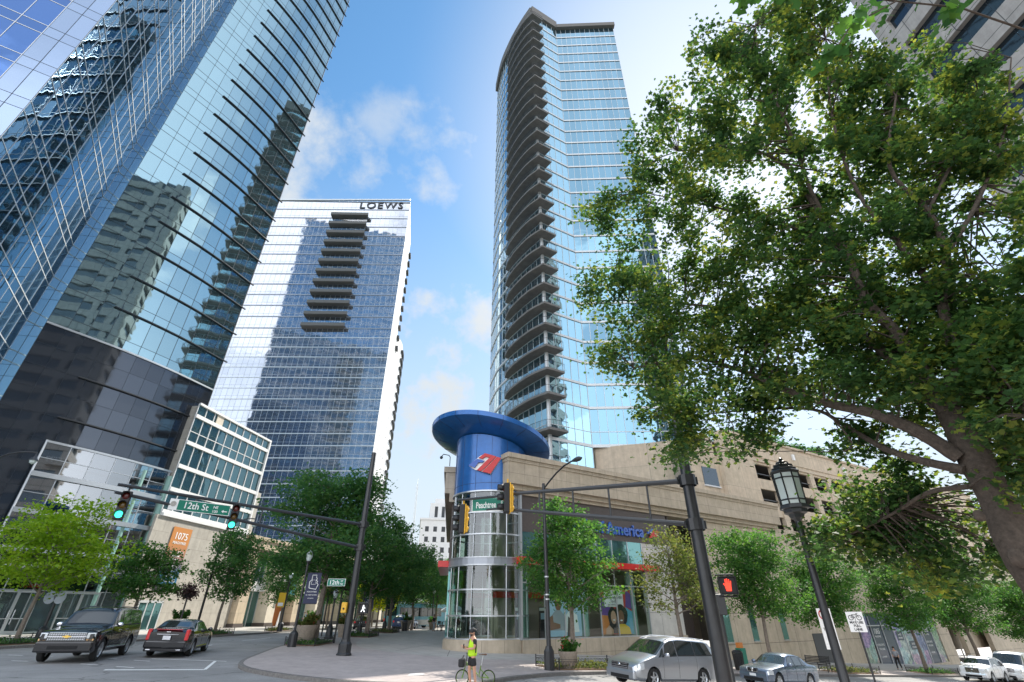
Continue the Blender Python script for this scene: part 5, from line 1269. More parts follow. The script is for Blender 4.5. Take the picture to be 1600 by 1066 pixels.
def mast(label, x, y, h, r, tip, zu0, zl0, zu1, zl1, posts=3):
    T = thing('signal_mast', label, 'signal pole', g3(x, y)); z0 = G(x)+.13
    mb = MB(); mb.lathe([(.0, 0), (r*1.9, 0), (r*1.9, .06), (r*1.6, .12), (r*1.6, .5), (r*1.15, .62), (r*1.1, .7)], (0, 0, 0), 12); mb.build('pole_base', 'metal_black', T, bevel=.01)
    mb = MB(); mb.lathe([(r, .6), (r*.82, h*.55), (r*.62, h), (0, h+.05)], (0, 0, 0), 20); mb.build('pole', 'metal_black', T, smooth=True)
    for z in (zu0, zl0):
        mb = MB(); mb.lathe([(r*1.25, z-z0-.17), (r*1.25, z-z0+.17)], (0, 0, 0), 12); mb.tube([(-r*1.45, 0, z-z0-.12), (-r*1.45, 0, z-z0+.12)], .03, 6); mb.tube([(r*1.45, 0, z-z0-.12), (r*1.45, 0, z-z0+.12)], .03, 6); mb.build('clamp', 'metal_black', T)
    a = Vector((x, y)); b = Vector(tip)
    mb = MB(); mb.tube([(*a, zu0), (*b, zu1)], [.085, .06], 10); mb.build('upper_arm', 'metal_dark', T, smooth=True, world=True)
    mb = MB(); mb.tube([(*a, zl0), (*b, zl1)], [.085, .06], 10); mb.build('lower_arm', 'metal_dark', T, smooth=True, world=True)
    for i in range(posts):
        t = (i+1)/(posts+1); p = a.lerp(b, t); mb = MB(); mb.tube([(*p, zl0+(zl1-zl0)*t), (*p, zu0+(zu1-zu0)*t)], .035, 8); mb.build('strut', 'metal_dark', T, world=True)
    return T
def board(name, label, cat, p, az, wdt, hgt, mat, texts, border=None, parent=None, th=.02, roll=0., group=None):
    """flat sign reading along azimuth az, lower left corner at p"""
    a = dr(az); n = Vector((a.y, -a.x)); T = thing(name, label, cat, p, 0, group) if parent is None else parent
    def fl(u0, u1, v0, v1, d0, d1):
        mb = MB(); vs = []
        for d in (d0, d1):
            for u, v in ((u0, v0), (u1, v0), (u1, v1), (u0, v1)):
                uu = u; vv = v+u*math.tan(roll); vs.append((p[0]+a.x*uu+n.x*d, p[1]+a.y*uu+n.y*d, p[2]+vv))
        mb.add(vs, [(3, 2, 1, 0), (4, 5, 6, 7), (0, 1, 5, 4), (1, 2, 6, 5), (2, 3, 7, 6), (3, 0, 4, 7)]); return mb
    fl(0, wdt, 0, hgt, -th, 0).build('sign_plate', border or mat, T, world=True)
    e = min(wdt, hgt)*.05
    fl(e, wdt-e, e, hgt-e, -.002, .003).build('sign_face', mat, T, world=True) if border else None
    mb = MB()
    for t in texts:
        txt, u, v, s, mt = t[:5]; sx = t[5] if len(t) > 5 else 1.
        q = (p[0]+a.x*u+n.x*.008, p[1]+a.y*u+n.y*.008, p[2]+v+u*math.tan(roll))
        m2 = MB(); text_on(m2, txt, q, az, s, .002, align='CENTER', sx=sx, roll=roll, bold=s*.012); m2.build('lettering', mt, T, world=True)
    return T
# mast by the plaza corner
MX, MY = -8.75, 29.3
mast('black signal mast on the brick plaza corner with arms over the main road', MX, MY, 10.7, .21, (-16.0, 19.4), 6.85, 5.6, 6.85, 6.55, 3)
def onarm(a, b, t): return Vector(a).lerp(Vector(b), t)
q = onarm((MX, MY), (-16.0, 19.4), .965); signal('traffic_light', 'leftmost traffic light showing green at the very tip of the long arm', (q.x, q.y, 6.1), 148, True)
q = onarm((MX, MY), (-16.0, 19.4), .60); signal('traffic_light', 'traffic light showing green beside the large green street sign', (q.x, q.y-.1, 6.25), 150, True)
# large street name board on the arm
q0 = at(266, 768, 20.3); q0 = Vector((-14.85, 20.95, 6.35))
sb = board('street_sign', 'large green street name board reading 12th St on the long signal arm', 'street sign', (-14.55, 21.2, 6.18), 47, 2.1, .46, 'sign_green', [('12th St', .72, .12, .38, 'sign_white', .9), ('NE', 1.50, .25, .16, 'sign_white'), ('100', 1.50, .07, .16, 'sign_white')], 'sign_white', roll=0)
a47 = dr(47)
board('', '', '', (-14.55-.30*a47.x, 21.2-.30*a47.y, 6.18), 47, .30, .46, 'sign_white', [], parent=sb)
mb = MB(); b0 = Vector((-14.55, 21.2)); nn_ = Vector((a47.y, -a47.x))
def AR(u, v): p = b0+a47*u+nn_*.01; return (p.x, p.y, 6.18+v)
mb.add([AR(1.76, .17), AR(1.85, .24), AR(1.85, .19), AR(2.0, .19), AR(2.0, .145), AR(1.85, .145), AR(1.85, .10)], [tuple(range(7))]); mb.build('arrow', 'sign_white', sb, world=True)
mb = MB(); mb.lathe([(.01, 0), (.11, 0), (.11, .01), (.01, .01)], (0, 0, 0), 14); mm = Matrix.Translation((b0.x-a47.x*.15+nn_.x*.01, b0.y-a47.y*.15+nn_.y*.01, 6.43)) @ Matrix.Rotation(-R(47), 4, 'Z') @ Matrix.Rotation(R(90), 4, 'Y') @ Matrix.Rotation(R(90), 4, 'X')
mm = Matrix.Translation((b0.x-a47.x*.15+nn_.x*.008, b0.y-a47.y*.15+nn_.y*.008, 6.43)) @ Matrix.Rotation(R(90)-R(47), 4, 'Z') @ Matrix.Rotation(R(90), 4, 'X'); mb.xf(mm); mb.build('seal', 'concrete', sb, world=True)
board('street_sign', 'small green street name sign reading 12th St on the side of the plaza signal mast', 'street sign', (MX-1.35, MY-.45, 3.62), 84, .95, .36, 'sign_green', [('12th', .36, .08, .30, 'sign_white'), ('ST', .76, .2, .12, 'sign_white'), ('NE', .76, .06, .12, 'sign_white')], 'sign_white')
T = thing('push_button_box', 'yellow crossing button box on the plaza signal mast', 'button box', (MX-.28, MY-.2, 2.6)); mb = MB(); mb.box(-.14, .14, -.16, .12, -.25, .25); mb.build('box', 'paint_yellow', T, bevel=.03); mb = MB(); mb.lathe([(0, -.18), (.05, -.18), (.05, -.14)], (0, 0, 0), 12); mb.xf(Matrix.Rotation(R(90), 4, 'X') @ Matrix.Identity(4)); mb2 = MB(); mb2.sphere((0, -.17, -.05), .05, 10, 6); mb2.build('button', 'metal_black', T, smooth=True)
def pedhead(label, p, face, kind):
    T = thing('pedestrian_signal', label, 'pedestrian signal', p, -R(face))
    mb = MB(); mb.box(-.24, .24, -.20, .06, -.23, .23); mb.build('housing', 'sign_black', T, bevel=.03)
    mb = MB()
    for u in (-.235, .215): mb.box(u, u+.02, .055, .16, -.23, .23)
    mb.box(-.24, .24, .055, .16, .215, .235); mb.box(-.24, .24, .055, .12, -.235, -.215); mb.build('hood', 'sign_black', T)
    mb = MB(); y = .075
    if kind == 'hand':
        mb.add([(x, y, z) for x, z in [(-.07, -.15), (.07, -.15), (.09, -.02), (.13, .04), (.10, .06), (.07, .03), (.075, .15), (.05, .16), (.035, .05), (.03, .17), (.0, .175), (-.005, .05), (-.03, .16), (-.055, .15), (-.04, .04), (-.08, .12), (-.10, .10), (-.08, -.02)]], [tuple(range(18))]); mb.build('hand_symbol', 'hand_red', T)
    else:
        mb.sphere((0.0, y, .14), .035, 10, 6, (1, .2, 1)); mb.add([(x, y, z) for x, z in [(-.04, .10), (.04, .10), (.045, -.01), (.12, -.14), (.09, -.16), (.01, -.04), (-.06, -.16), (-.10, -.15), (-.035, -.02), (-.03, .04), (-.10, .0), (-.11, .02)]], [tuple(range(12))]); mb.build('walking_symbol', 'walk_white', T)
    for z_ in (.28, -.28): mb = MB(); mb.tube([(-.22, -.05, z_), (.3, -.05, z_)], .025, 6); mb.build('bracket', 'metal_black', T)
    return T
pedhead('pedestrian signal with a white walking figure on the plaza signal mast', (MX+.72, MY-.1, 2.55), 175, 'walk')

# thick near mast on the right with arms reaching left over the side street
NX, NY = 5.75, 15.6
mast('thick black signal mast in front of the silver minivan with arms reaching left', NX, NY, 10.9, .215, (-.15, 18.85), 6.08, 4.72, 6.35, 5.78, 4)
mb = MB()
q = at(796, 779, 18.6); signal('traffic_light', 'traffic light seen from its yellow back at the end of the right hand arm', (q.x-.12, q.y, 6.15), 262, False, yellow=True)
q = at(721, 815, 20.0); signal('traffic_light', 'farther yellow backed traffic light left of the Peachtree name board', (q.x, q.y, q.z+.1), 262, False, yellow=True)
mb = MB(); mb.tube([(-.15, 18.85, 6.3), (-2.2, 19.95, 6.35)], .05, 8); mb.tube([(-.15, 18.85, 5.85), (-1.0, 19.3, 5.85)], .04, 8)
o = mb.build('arm_extension', 'metal_dark'); nm = [x for x in bpy.data.objects if x.name.startswith('signal_mast')][-1]; o.parent = nm; o.matrix_parent_inverse = wm(nm).inverted()
p0 = at(737, 800, 19.9); board('street_sign', 'green Peachtree street name board tilted beside the yellow backed light', 'street sign', (p0.x, p0.y, p0.z), 104, 1.62, .52, 'sign_green', [('Peachtree', .60, .13, .34, 'sign_white', .62), ('ST', 1.30, .27, .15, 'sign_white'), ('NE', 1.30, .08, .15, 'sign_white')], 'sign_white', roll=R(0))
pedhead('pedestrian signal with a lit red hand on the thick near mast', (NX+.52, NY-.25, 3.02), 196, 'hand')

# lantern on a slim post, near right
T = thing('lantern_post', 'slim black post with a large octagonal white glass lantern at the right', 'street lamp', g3(6.35, 11.0)); z0 = G(6.35)+.13
mb = MB(); mb.lathe([(.16, 0), (.16, .4), (.10, .5), (.085, 2), (.062, 4.15-z0+.0)], (0, 0, 0), 14); mb.build('post', 'metal_black', T, smooth=True)
zz = 4.12-z0
mb = MB(); mb.lathe([(.06, zz-.05), (.10, zz), (.14, zz+.03), (.17, zz+.10), (.24, zz+.13), (.25, zz+.2), (.31, zz+.22), (.31, zz+.28)], (0, 0, 0), 8); mb.build('lantern_cup', 'metal_dark', T)
mb = MB(); mb.lathe([(.26, zz+.28), (.275, zz+1.0)], (0, 0, 0), 8); mb.build('lantern_glass', 'lamp_glass', T)
mb = MB()
for k in range(8):
    a = 2*PI*k/8; mb.tube([(.265*math.sin(a), .265*math.cos(a), zz+.26), (.285*math.sin(a), .285*math.cos(a), zz+1.02)], .016, 4)
for z, r in ((.29, .27), (.40, .272), (.88, .28), (1.0, .285)): mb.lathe([(r-.01, zz+z-.014), (r+.012, zz+z-.014), (r+.012, zz+z+.014), (r-.01, zz+z+.014)], (0, 0, 0), 8)
mb.build('lantern_cage', 'metal_black', T)
mb = MB(); mb.lathe([(.30, zz+1.0), (.32, zz+1.04), (.27, zz+1.08), (.27, zz+1.12), (.22, zz+1.14), (.21, zz+1.2), (.15, zz+1.22), (.13, zz+1.27), (.05, zz+1.30), (.04, zz+1.36), (0, zz+1.38)], (0, 0, 0), 8); mb.build('lantern_roof', 'metal_black', T)

# tall cobra lamp in front of the bank
def cobra(label, x, y, h, arm, r=.11):
    T = thing('cobra_lamp', label, 'street lamp', g3(x, y)); mb = MB(); mb.lathe([(.24, 0), (.24, .75), (.17, .85), (.15, .95)], (0, 0, 0), 8); mb.build('lamp_base', 'metal_black', T)
    mb = MB(); mb.lathe([(r, .9), (r*.75, h)], (0, 0, 0), 12); mb.build('post', 'metal_black', T, smooth=True)
    for z in (2.9, 3.1, 3.9): mb = MB(); mb.lathe([(r+.015, z-.03), (r+.015, z+.03)], (0, 0, 0), 12); mb.build('strap', 'metal_silver', T)
    A = Vector(arm); P = [(0, 0, h-.3)]+[(A.x*t, A.y*t, h-.3+A.z*math.sin(t*PI/2)) for t in (.2, .45, .7, .9, 1)]
    mb = MB(); mb.tube(P, .045, 8); mb.build('lamp_arm', 'metal_black', T, smooth=True)
    mb = MB(); e = Vector(P[-1]); d = Vector((A.x, A.y, 0)).normalized(); mb.tube([e-d*.1, e+d*.15, e+d*.45, e+d*.62], [.06, .12, .12, .04], 10); mb.build('lamp_head', 'metal_dark', T, smooth=True)
    return T
cobra('tall black cobra head lamp standing in front of the bank windows', 1.75, 26.6, 8.55, (1.5, -2.1, 1.0))

# acorn lamps
def acorn(label, x, y, h, banner=None, basket=False, rz=0, flare=False, r=.085):
    T = thing('acorn_lamp', label, 'street lamp', g3(x, y), rz, 'black acorn street lamps')
    mb = MB(); mb.lathe([(.34, 0), (.34, .12), (.27, .2), (.24, .75), (.16, .9), (.13, 1.0)] if flare else [(.26, 0), (.26, .65), (.2, .75), (.12, .82)], (0, 0, 0), 12); mb.build('lamp_base', 'metal_black', T)
    mb = MB(); mb.lathe([(r, .8), (r*.8, h-.45), (.12, h-.40), (.13, h-.3)], (0, 0, 0), 12); mb.build('post', 'metal_black', T, smooth=True)
    mb = MB(); mb.lathe([(.11, h-.3), (.19, h-.12), (.21, h), (.19, h+.06)], (0, 0, 0), 14); mb.build('lamp_glass', 'lamp_glass', T, smooth=True)
    mb = MB(); mb.lathe([(.205, h+.05), (.2, h+.12), (.14, h+.24), (.04, h+.30), (0, h+.36)], (0, 0, 0), 14); mb.build('lamp_cap', 'metal_silver', T, smooth=True)
    return T
acorn('black acorn lamp with a navy banner on the plaza edge', -13.25, 33.6, 5.0)
acorn('short black acorn lamp on a flared base beyond the planter', -14.4, 43.5, 3.1, flare=True)
acorn('slim acorn lamp beyond the walking figure signal', -15.1, 54.5, 4.6)
acorn('acorn lamp by the hanging flowers before the blue bus', -14.4, 62, 4.6, flare=True)
acorn('acorn lamp beyond the far plaza trunk by the café tables', -11.0, 75, 4.6)
acorn('acorn lamp on the left pavement in front of the orange door', -23.2, 55.0, 5.0)
acorn('black acorn lamp with pale round signs in front of the lobby doors', -28.6, 33.6, 4.4)
acorn('acorn lamp on the left pavement beyond the stone bench', -21.6, 72, 5.0)
def bannerp(label, x, y, z, wdt, hgt, az, motif=1):
    T = thing('street_banner', label, 'banner', (x, y, z)); a = dr(az); n = Vector((a.y, -a.x))
    mb = MB(); mb.obox((x, y), a, wdt, n, .02, z, z+hgt); mb.build('banner_cloth', 'banner_navy', T, world=True)
    mb = MB(); P = lambda u, v: (x+a.x*u+n.x*.03, y+a.y*u+n.y*.03, z+v)
    f = [(.25, .50), (.75, .46), (.86, .62), (.74, .66), (.78, .72), (.70, .74), (.72, .82), (.66, .84), (.66, .92), (.36, .92), (.36, .76), (.22, .70)]
    mb.tube([P(u*wdt, v*hgt) for u, v in f+f[:1]], .018*wdt/.6, 4); mb.tube([P(.34*wdt, .62*hgt), P(.66*wdt, .62*hgt), P(.66*wdt, .76*hgt), P(.4*wdt, .76*hgt), P(.34*wdt, .62*hgt)], .012, 4); mb.build('hand_motif', 'sign_white', T, world=True)
    mb = MB(); q = P(.5*wdt, .36*hgt); text_on(mb, 'PEACHTREE', q, az, .11, .002, align='CENTER'); text_on(mb, 'ST. MIDTOWN', P(.5*wdt, .26*hgt), az, .10, .002, align='CENTER'); text_on(mb, 'ATLANTA', P(.5*wdt, .16*hgt), az, .08, .002, align='CENTER'); mb.build('lettering', 'sign_white', T, world=True)
    for v_ in (0, hgt): mb = MB(); mb.tube([P(-.2, v_), P(wdt, v_)], .018, 6); mb.build('banner_rod', 'metal_black', T, world=True)
bannerp('navy banner with a white outlined hand holding a phone on the nearest plaza lamp', -13.08, 33.55, 2.85, .85, 1.75, 80)
bannerp('farther navy banner with white outline on the slim plaza lamp', -14.95, 54.4, 2.7, .9, 1.7, 80)
bannerp('dark banner on the far acorn lamp by the hanging flowers', -14.3, 61.9, 2.8, .8, 1.5, 80)
tb = thing('street_banner', 'orange and white banner on the left pavement lamp', 'banner', (-23.1, 54.9, 3)); mb = MB(); mb.obox((-23.9, 54.8), dr(80), .65, dr(170), .02, 2.9, 4.2); mb.build('banner_cloth', 'poster_yellow', tb, world=True); mb = MB(); mb.obox((-23.85, 54.77), dr(80), .5, dr(170), .02, 3.0, 3.3); mb.build('banner_text_panel', 'sign_white', tb, world=True)
T = thing('round_sign', 'pair of pale round sign backs on the lobby lamp', 'sign', (-28.3, 33.3, 3.3))
for s in (-.32, .32): mb = MB(); mb.lathe([(0, 0), (.36, 0), (.36, .03), (0, .03)], (0, 0, 0), 20); mb.xf(Matrix.Translation((-28.5+s, 33.35, 3.2)) @ Matrix.Rotation(R(90), 4, 'X')); mb.build('sign_disc', 'metal_silver', T, world=True)
# curved shepherd's crook lamps
def crook(label, x, y, h, reach, az, r=.1):
    T = thing('crook_lamp', label, 'street lamp', g3(x, y)); d = dr(az)
    mb = MB(); mb.lathe([(.22, 0), (.22, .7), (.14, .85)], (0, 0, 0), 10); mb.build('lamp_base', 'metal_black', T)
    P = [(0, 0, .8), (0, 0, h-reach*.9)]+[(d.x*reach*(1-math.cos(t)), d.y*reach*(1-math.cos(t)), h-reach*.9+reach*.9*math.sin(t)) for t in [R(15*i) for i in range(1, 7)]]
    P += [(P[-1][0]+d.x*.35, P[-1][1]+d.y*.35, P[-1][2]-.02)]
    mb = MB(); mb.tube(P, [r, r*.8]+[.05]*(len(P)-2), 10); mb.build('post', 'metal_black', T, smooth=True)
    mb = MB(); c = P[-1]; mb.lathe([(.03, 0), (.05, -.2), (.12, -.3), (.26, -.52)], c, 14); mb.build('lamp_shade', 'metal_dark', T, smooth=True)
    mb = MB(); mb.lathe([(.2, -.5), (.16, -.68), (0, -.76)], c, 12); mb.build('lamp_glass', 'lamp_glass', T, smooth=True)
    return T
crook('black lamp with a curved crook and bell shade in front of the annex banner', -26.3, 45.8, 9.2, 2.0, 75)
crook('curved lamp reaching in over the granite base at the far left', -33.5, 29.5, 10.6, 2.1, 70)
# hanging flower baskets on posts
def basket(label, x, y, h, s=.6, kind='flower_purple'):
    T = thing('flower_basket', label, 'hanging basket', g3(x, y), 0, 'flower baskets on street posts'); rnd = random.Random(int(x*10))
    mb = MB(); mb.tube([(0, 0, 0), (0, 0, h)], .06, 8); mb.build('post', 'metal_black', T)
    mb = MB(); mb.lathe([(.1, h-.1), (.34, h+.05), (.4, h+.25)], (0, 0, 0), 12); mb.build('basket', 'metal_black', T)
    pts = [(rnd.gauss(0, s*.42), rnd.gauss(0, s*.42), h+.25+abs(rnd.gauss(0, s*.45))-.25*abs(rnd.gauss(0, 1))) for _ in range(800)]
    f = leaves_mesh('flowers', pts, .15, kind, 3); f.parent = T
    return T
basket('dark purple flower basket in front of the annex doors', -24.6, 40.5, 2.6, .8)
basket('dark purple flower basket right of the navy banner lamp', -12.3, 38.5, 3.3, .75)
basket('flower basket hanging over the pavement beyond the signal mast', -14.0, 62.4, 2.7, .8)
basket('small basket of pale flowers behind the navy banner lamp', -16.0, 46.5, 3.1, .55, 'leaf_olive')
basket('small flower basket beyond the walking figure signal', -15.6, 57, 3.0, .6, 'leaf_olive')
# planters
def planter(label, x, y, s=1., kind='leaf_olive', seed=1, n=900):
    T = thing('stone_planter', label, 'planter', g3(x, y), 0, 'round stone planters'); rnd = random.Random(seed)
    mb = MB(); mb.lathe([(.34*s, 0), (.36*s, .06), (.46*s, .55*s), (.56*s, .8*s), (.56*s, .86*s), (.48*s, .86*s), (.44*s, .76*s), (0, .76*s)], (0, 0, 0), 18); mb.build('pot', 'terracotta', T, smooth=True)
    pts = []
    for _ in range(14):
        a = rnd.uniform(0, 2*PI); r = rnd.uniform(0, .55*s); hh = rnd.uniform(.15, .75)*s
        for k in range(n//14): t = rnd.random(); pts.append((math.cos(a)*r*(.4+.8*t)+rnd.gauss(0, .07), math.sin(a)*r*(.4+.8*t)+rnd.gauss(0, .07), .82*s+hh*t+rnd.gauss(0, .05)))
    f = leaves_mesh('plants', pts, .15*s, kind, seed); f.parent = T
    fl = leaves_mesh('flowers', [(rnd.gauss(0, .35*s), rnd.gauss(0, .35*s), 1.15*s+rnd.gauss(0, .18*s)) for _ in range(26)], .1, 'poster_red', seed+1); fl.parent = T; fl['kind'] = 'stuff'
    return T
planter('round stone planter of light green plants by the tree in front of the bank', 2.75, 27.75, .85, 'leaf_street', 3)
planter('big round stone planter beside the nearest plaza tree', -13.5, 36.2, 1.25, 'leaf_olive', 4)
planter('stone planter beyond the flared lamp base', -14.2, 46.5, 1.1, 'leaf_olive', 5)
planter('stone planter on the left pavement beside the bench', -22.6, 62, 1.2, 'leaf_street', 6)
planter('stone planter near the small trees on the left pavement', -25.6, 42.2, 1.2, 'leaf_street', 7)
planter('far stone planter with ferns on the plaza edge', -13.0, 67, 1.2, 'leaf_street', 8)
planter('planter with a small shrub by the café tables', -10.6, 73, 1.0, 'leaf_street', 9)
# railed tree beds
def bed(label, P, hgt=.42, seed=1, green=True):
    cx = sum(p[0] for p in P)/len(P); cy = sum(p[1] for p in P)/len(P)
    T = thing('railed_bed', label, 'planting bed', g3(cx, cy), 0, 'low iron railed tree beds'); mb = MB()
    n = len(P); mb.prism([tuple(p) for p in P], [G(p[0])+.02 for p in P], [G(p[0])+.165 for p in P]); mb.build('mulch', 'mulch', T, world=True)
    for i in range(n):
        a = Vector(P[i]); b = Vector(P[(i+1) % n]); Lg = (b-a).length; k = max(2, int(Lg/.2)); r = MB()
        zf_ = lambda p: G(p.x)+.13
        for z in (.08, hgt-.08, hgt): r.tube([(a.x, a.y, zf_(a)+z), (b.x, b.y, zf_(b)+z)], .010, 4)
        for j in range(k):
            c = a.lerp(b, (j+.5)/k); t = (b-a).normalized(); pts_ = []
            for q in range(9):
                an = 2*PI*q/8; pts_.append((c.x+t.x*.085*math.cos(an), c.y+t.y*.085*math.cos(an), zf_(c)+hgt*.5+.13*math.sin(an)))
            r.tube(pts_, .009, 3, caps=False)
        r.tube([(a.x, a.y, zf_(a)), (a.x, a.y, zf_(a)+hgt+.08)], .03, 6); r.build('iron_rail', 'metal_black', T, world=True)
    if green:
        rnd = random.Random(seed); pts = []
        for _ in range(900):
            w_ = [rnd.random()**2 for _ in P]; s = sum(w_); x = sum(p[0]*q for p, q in zip(P, w_))/s; y = sum(p[1]*q for p, q in zip(P, w_))/s; pts.append((x, y, G(x)+.2+abs(rnd.gauss(0, .10))))
        f = leaves_mesh('ground_plants', pts, .14, 'leaf_olive' if seed % 2 else 'leaf_street', seed); f.parent = T; f.matrix_parent_inverse = wm(T).inverted()
    return T
def kb(t0, t1, d0=-.5, d1=-2.4): return [K12(t0, d0), K12(t1, d0), K12(t1, d1), K12(t0, d1)]
bed('railed bed of bark mulch round the tree in front of the bank', kb(-1.9, 2.9), seed=1)
bed('railed bed behind the silver minivan', kb(6.5, 10.5), seed=3)
bed('railed bed round the tree beside the grey door', kb(24, 29), seed=5)
bed('railed bed in front of the poster covered shopfront', kb(38, 43.5), seed=6)
bed('railed planting bed round the nearest plaza tree and lamp', [(-14.1, 34.6), (-12.3, 34.8), (-12.4, 38.6), (-14.2, 38.4)], seed=2)
bed('railed bed round the second plaza tree', [(-14.6, 47.2), (-12.2, 47.2), (-12.2, 50.6), (-14.6, 50.6)], seed=4)
bed('railed bed round the third plaza tree', [(-14.8, 57.4), (-12.4, 57.4), (-12.4, 60.6), (-14.8, 60.6)], seed=7)
bed('railed bed at the far left kerb beside the black sport utility car', [(-28.9, 28.4), (-27.5, 28.2), (-27.0, 32.8), (-28.6, 33)], seed=8)
bed('railed bed round the tree before the annex wall', [(-25.9, 43.6), (-24.6, 43.4), (-24.2, 48), (-25.6, 48.2)], seed=10)
bed('railed bed before the shop piers', [(-24.6, 54.8), (-23.9, 54.8), (-23.5, 59), (-24.6, 59)], seed=11)
# benches
def bench(label, x, y, az):
    T = thing('park_bench', label, 'bench', g3(x, y), -R(az), 'black slatted benches')
    mb = MB()
    for k in range(5): mb.box(-.9, .9, -.22+.1*k, -.15+.1*k, .43, .46)
    mb.build('seat', 'metal_black', T); mb = MB()
    for k in range(5): mb.box(-.9, .9, -.27-.02*k, -.25-.02*k, .5+.09*k, .56+.09*k)
    mb.build('backrest', 'metal_black', T)
    for s in (-.85, .85):
        mb = MB(); mb.tube([(s, .2, 0), (s, .18, .44), (s, -.2, .44), (s, -.26, 0)], .03, 6); mb.tube([(s, -.24, .44), (s, -.36, .95)], .03, 6); mb.tube([(s, -.3, .66), (s, .2, .66), (s, .18, .44)], .025, 6); mb.build('leg', 'metal_black', T)
    return T
p = K12(22.5, -1.7); bench('black slatted bench beside the grey door', p[0], p[1], 237)
bench('black bench on the left pavement before the shop piers', -23.0, 60, 80)
# litter bins
def bin_(label, x, y):
    T = thing('litter_bin', label, 'litter bin', g3(x, y)); mb = MB()
    for k in range(20): a = 2*PI*k/20; mb.tube([(.27*math.sin(a), .27*math.cos(a), .05), (.31*math.sin(a), .31*math.cos(a), .95)], .018, 4)
    mb.lathe([(.25, .05), (.25, .9)], (0, 0, 0), 14); mb.build('bin_body', 'metal_black', T); mb = MB(); mb.lathe([(.33, .95), (.33, 1.0), (.2, 1.1), (.12, 1.1)], (0, 0, 0), 16); mb.build('bin_lid', 'metal_black', T, smooth=True); return T
p = K12(13.4, -1.6); bin_('black litter bin between the silver minivan and the blue grey saloon', p[0], p[1])
bin_('black litter bin by the plaza trunk before the blue car', -12.4, 63.5)
p = K12(14.4, -2.0)
T = thing('news_box', 'green newspaper box with an orange top behind the blue grey saloon', 'newspaper box', g3(p[0], p[1]), R(33)); mb = MB(); mb.box(-.25, .25, -.22, .22, .3, 1.2); mb.box(-.06, .06, -.06, .06, 0, .3); mb.build('box', 'sign_green', T, bevel=.02); mb = MB(); mb.box(-.2, .2, -.1, .15, 1.2, 1.5); mb.build('display_card', 'poster_orange', T)
# sign posts
def post(mb, x, y, h, r=.035): mb.tube([(x, y, G(x)+.1), (x, y, G(x)+.13+h)], r, 8)
px_, py_ = 13.6, 21.6
T = thing('bicycle_sign', 'white sign with a bicycle reading may use full lane on a thin post', 'road sign', g3(px_, py_))
mb = MB(); post(mb, px_, py_, 2.9); mb.build('post', 'metal_black', T, world=True)
bx = at(1337, 988, 21.5); a_s = dr(122)
def SP2(u, v, d=.02): n = Vector((a_s.y, -a_s.x)); return (px_+a_s.x*u+n.x*d, py_+a_s.y*u+n.y*d, bx.z+v)
def flat(pts, m, nm, d=.02):
    mb = MB(); mb.add([SP2(u, v, d) for u, v in pts]+[SP2(u, v, d+.012) for u, v in pts], [tuple(range(len(pts)))[::-1], tuple(range(len(pts), 2*len(pts)))]+[(i, (i+1) % len(pts), len(pts)+(i+1) % len(pts), len(pts)+i) for i in range(len(pts))]); mb.build(nm, m, T, world=True)
flat([(-.28, 0), (.28, 0), (.28, .69), (-.28, .69)], 'sign_white', 'sign_plate')
mb = MB()
for s, z in (('MAY USE', .29), ('FULL', .175), ('LANE', .055)): text_on(mb, s, SP2(0, z, .04), 122, .112, .002, align='CENTER', bold=.003)
def S8(u, v, d=.04): return SP2(u*.8, v*.8, d)
for c in (-.17, .17): mb.tube([S8(c+.10*math.cos(a), .61+.10*math.sin(a)) for a in [2*PI*i/12 for i in range(13)]], .010, 4, caps=False)
mb.tube([S8(-.17, .61), S8(-.10, .74), S8(.10, .74), S8(0, .61), S8(-.10, .74)], .009, 4); mb.tube([S8(.17, .61), S8(.08, .79), S8(.15, .80)], .009, 4); mb.tube([S8(0, .61), S8(-.17, .61)], .009, 4)
mb.build('lettering', 'sign_black', T, world=True)
tx_, ty_ = 10.35, 18.0
T = thing('no_turn_sign', 'tall white no turn sign mostly hidden behind the slim lantern post', 'road sign', g3(tx_, ty_)); px_, py_ = tx_, ty_; bx = at(1293, 995, 18.0); a_s = dr(120)
mb = MB(); post(mb, px_, py_, 3.0); mb.build('post', 'metal_black', T, world=True)
flat([(-.2, -.35), (.2, -.35), (.2, .8), (-.2, .8)], 'sign_white', 'sign_plate')
mb = MB(); mb.tube([SP2(.15*math.cos(a), .62+.15*math.sin(a), .04) for a in [2*PI*i/16 for i in range(17)]], .016, 4, caps=False); mb.tube([SP2(-.10, .72, .04), SP2(.10, .52, .04)], .014, 4); mb.build('red_ring', 'red_logo', T, world=True)
mb = MB(); mb.tube([SP2(-.05, .52, .035), SP2(-.05, .64, .035), SP2(.06, .66, .035)], .014, 4)
for s, z in (('NO', .30), ('TURN', .17), ('ON', .04), ('RED', -.09)): text_on(mb, s, SP2(0, z, .04), 120, .11, .002, align='CENTER')
mb.build('lettering', 'sign_black', T, world=True)
T = thing('sign_post', 'bare black post behind the red hand signal', 'post', g3(9.6, 25.0)); mb = MB(); mb.lathe([(.09, 0), (.09, 3.6), (0, 3.62)], (0, 0, 0), 10); mb.build('post', 'metal_black', T, smooth=True); mb = MB(); mb.box(-.28, .28, -.2, .12, 2.7, 3.55); mb.build('cabinet', 'metal_black', T, bevel=.03)

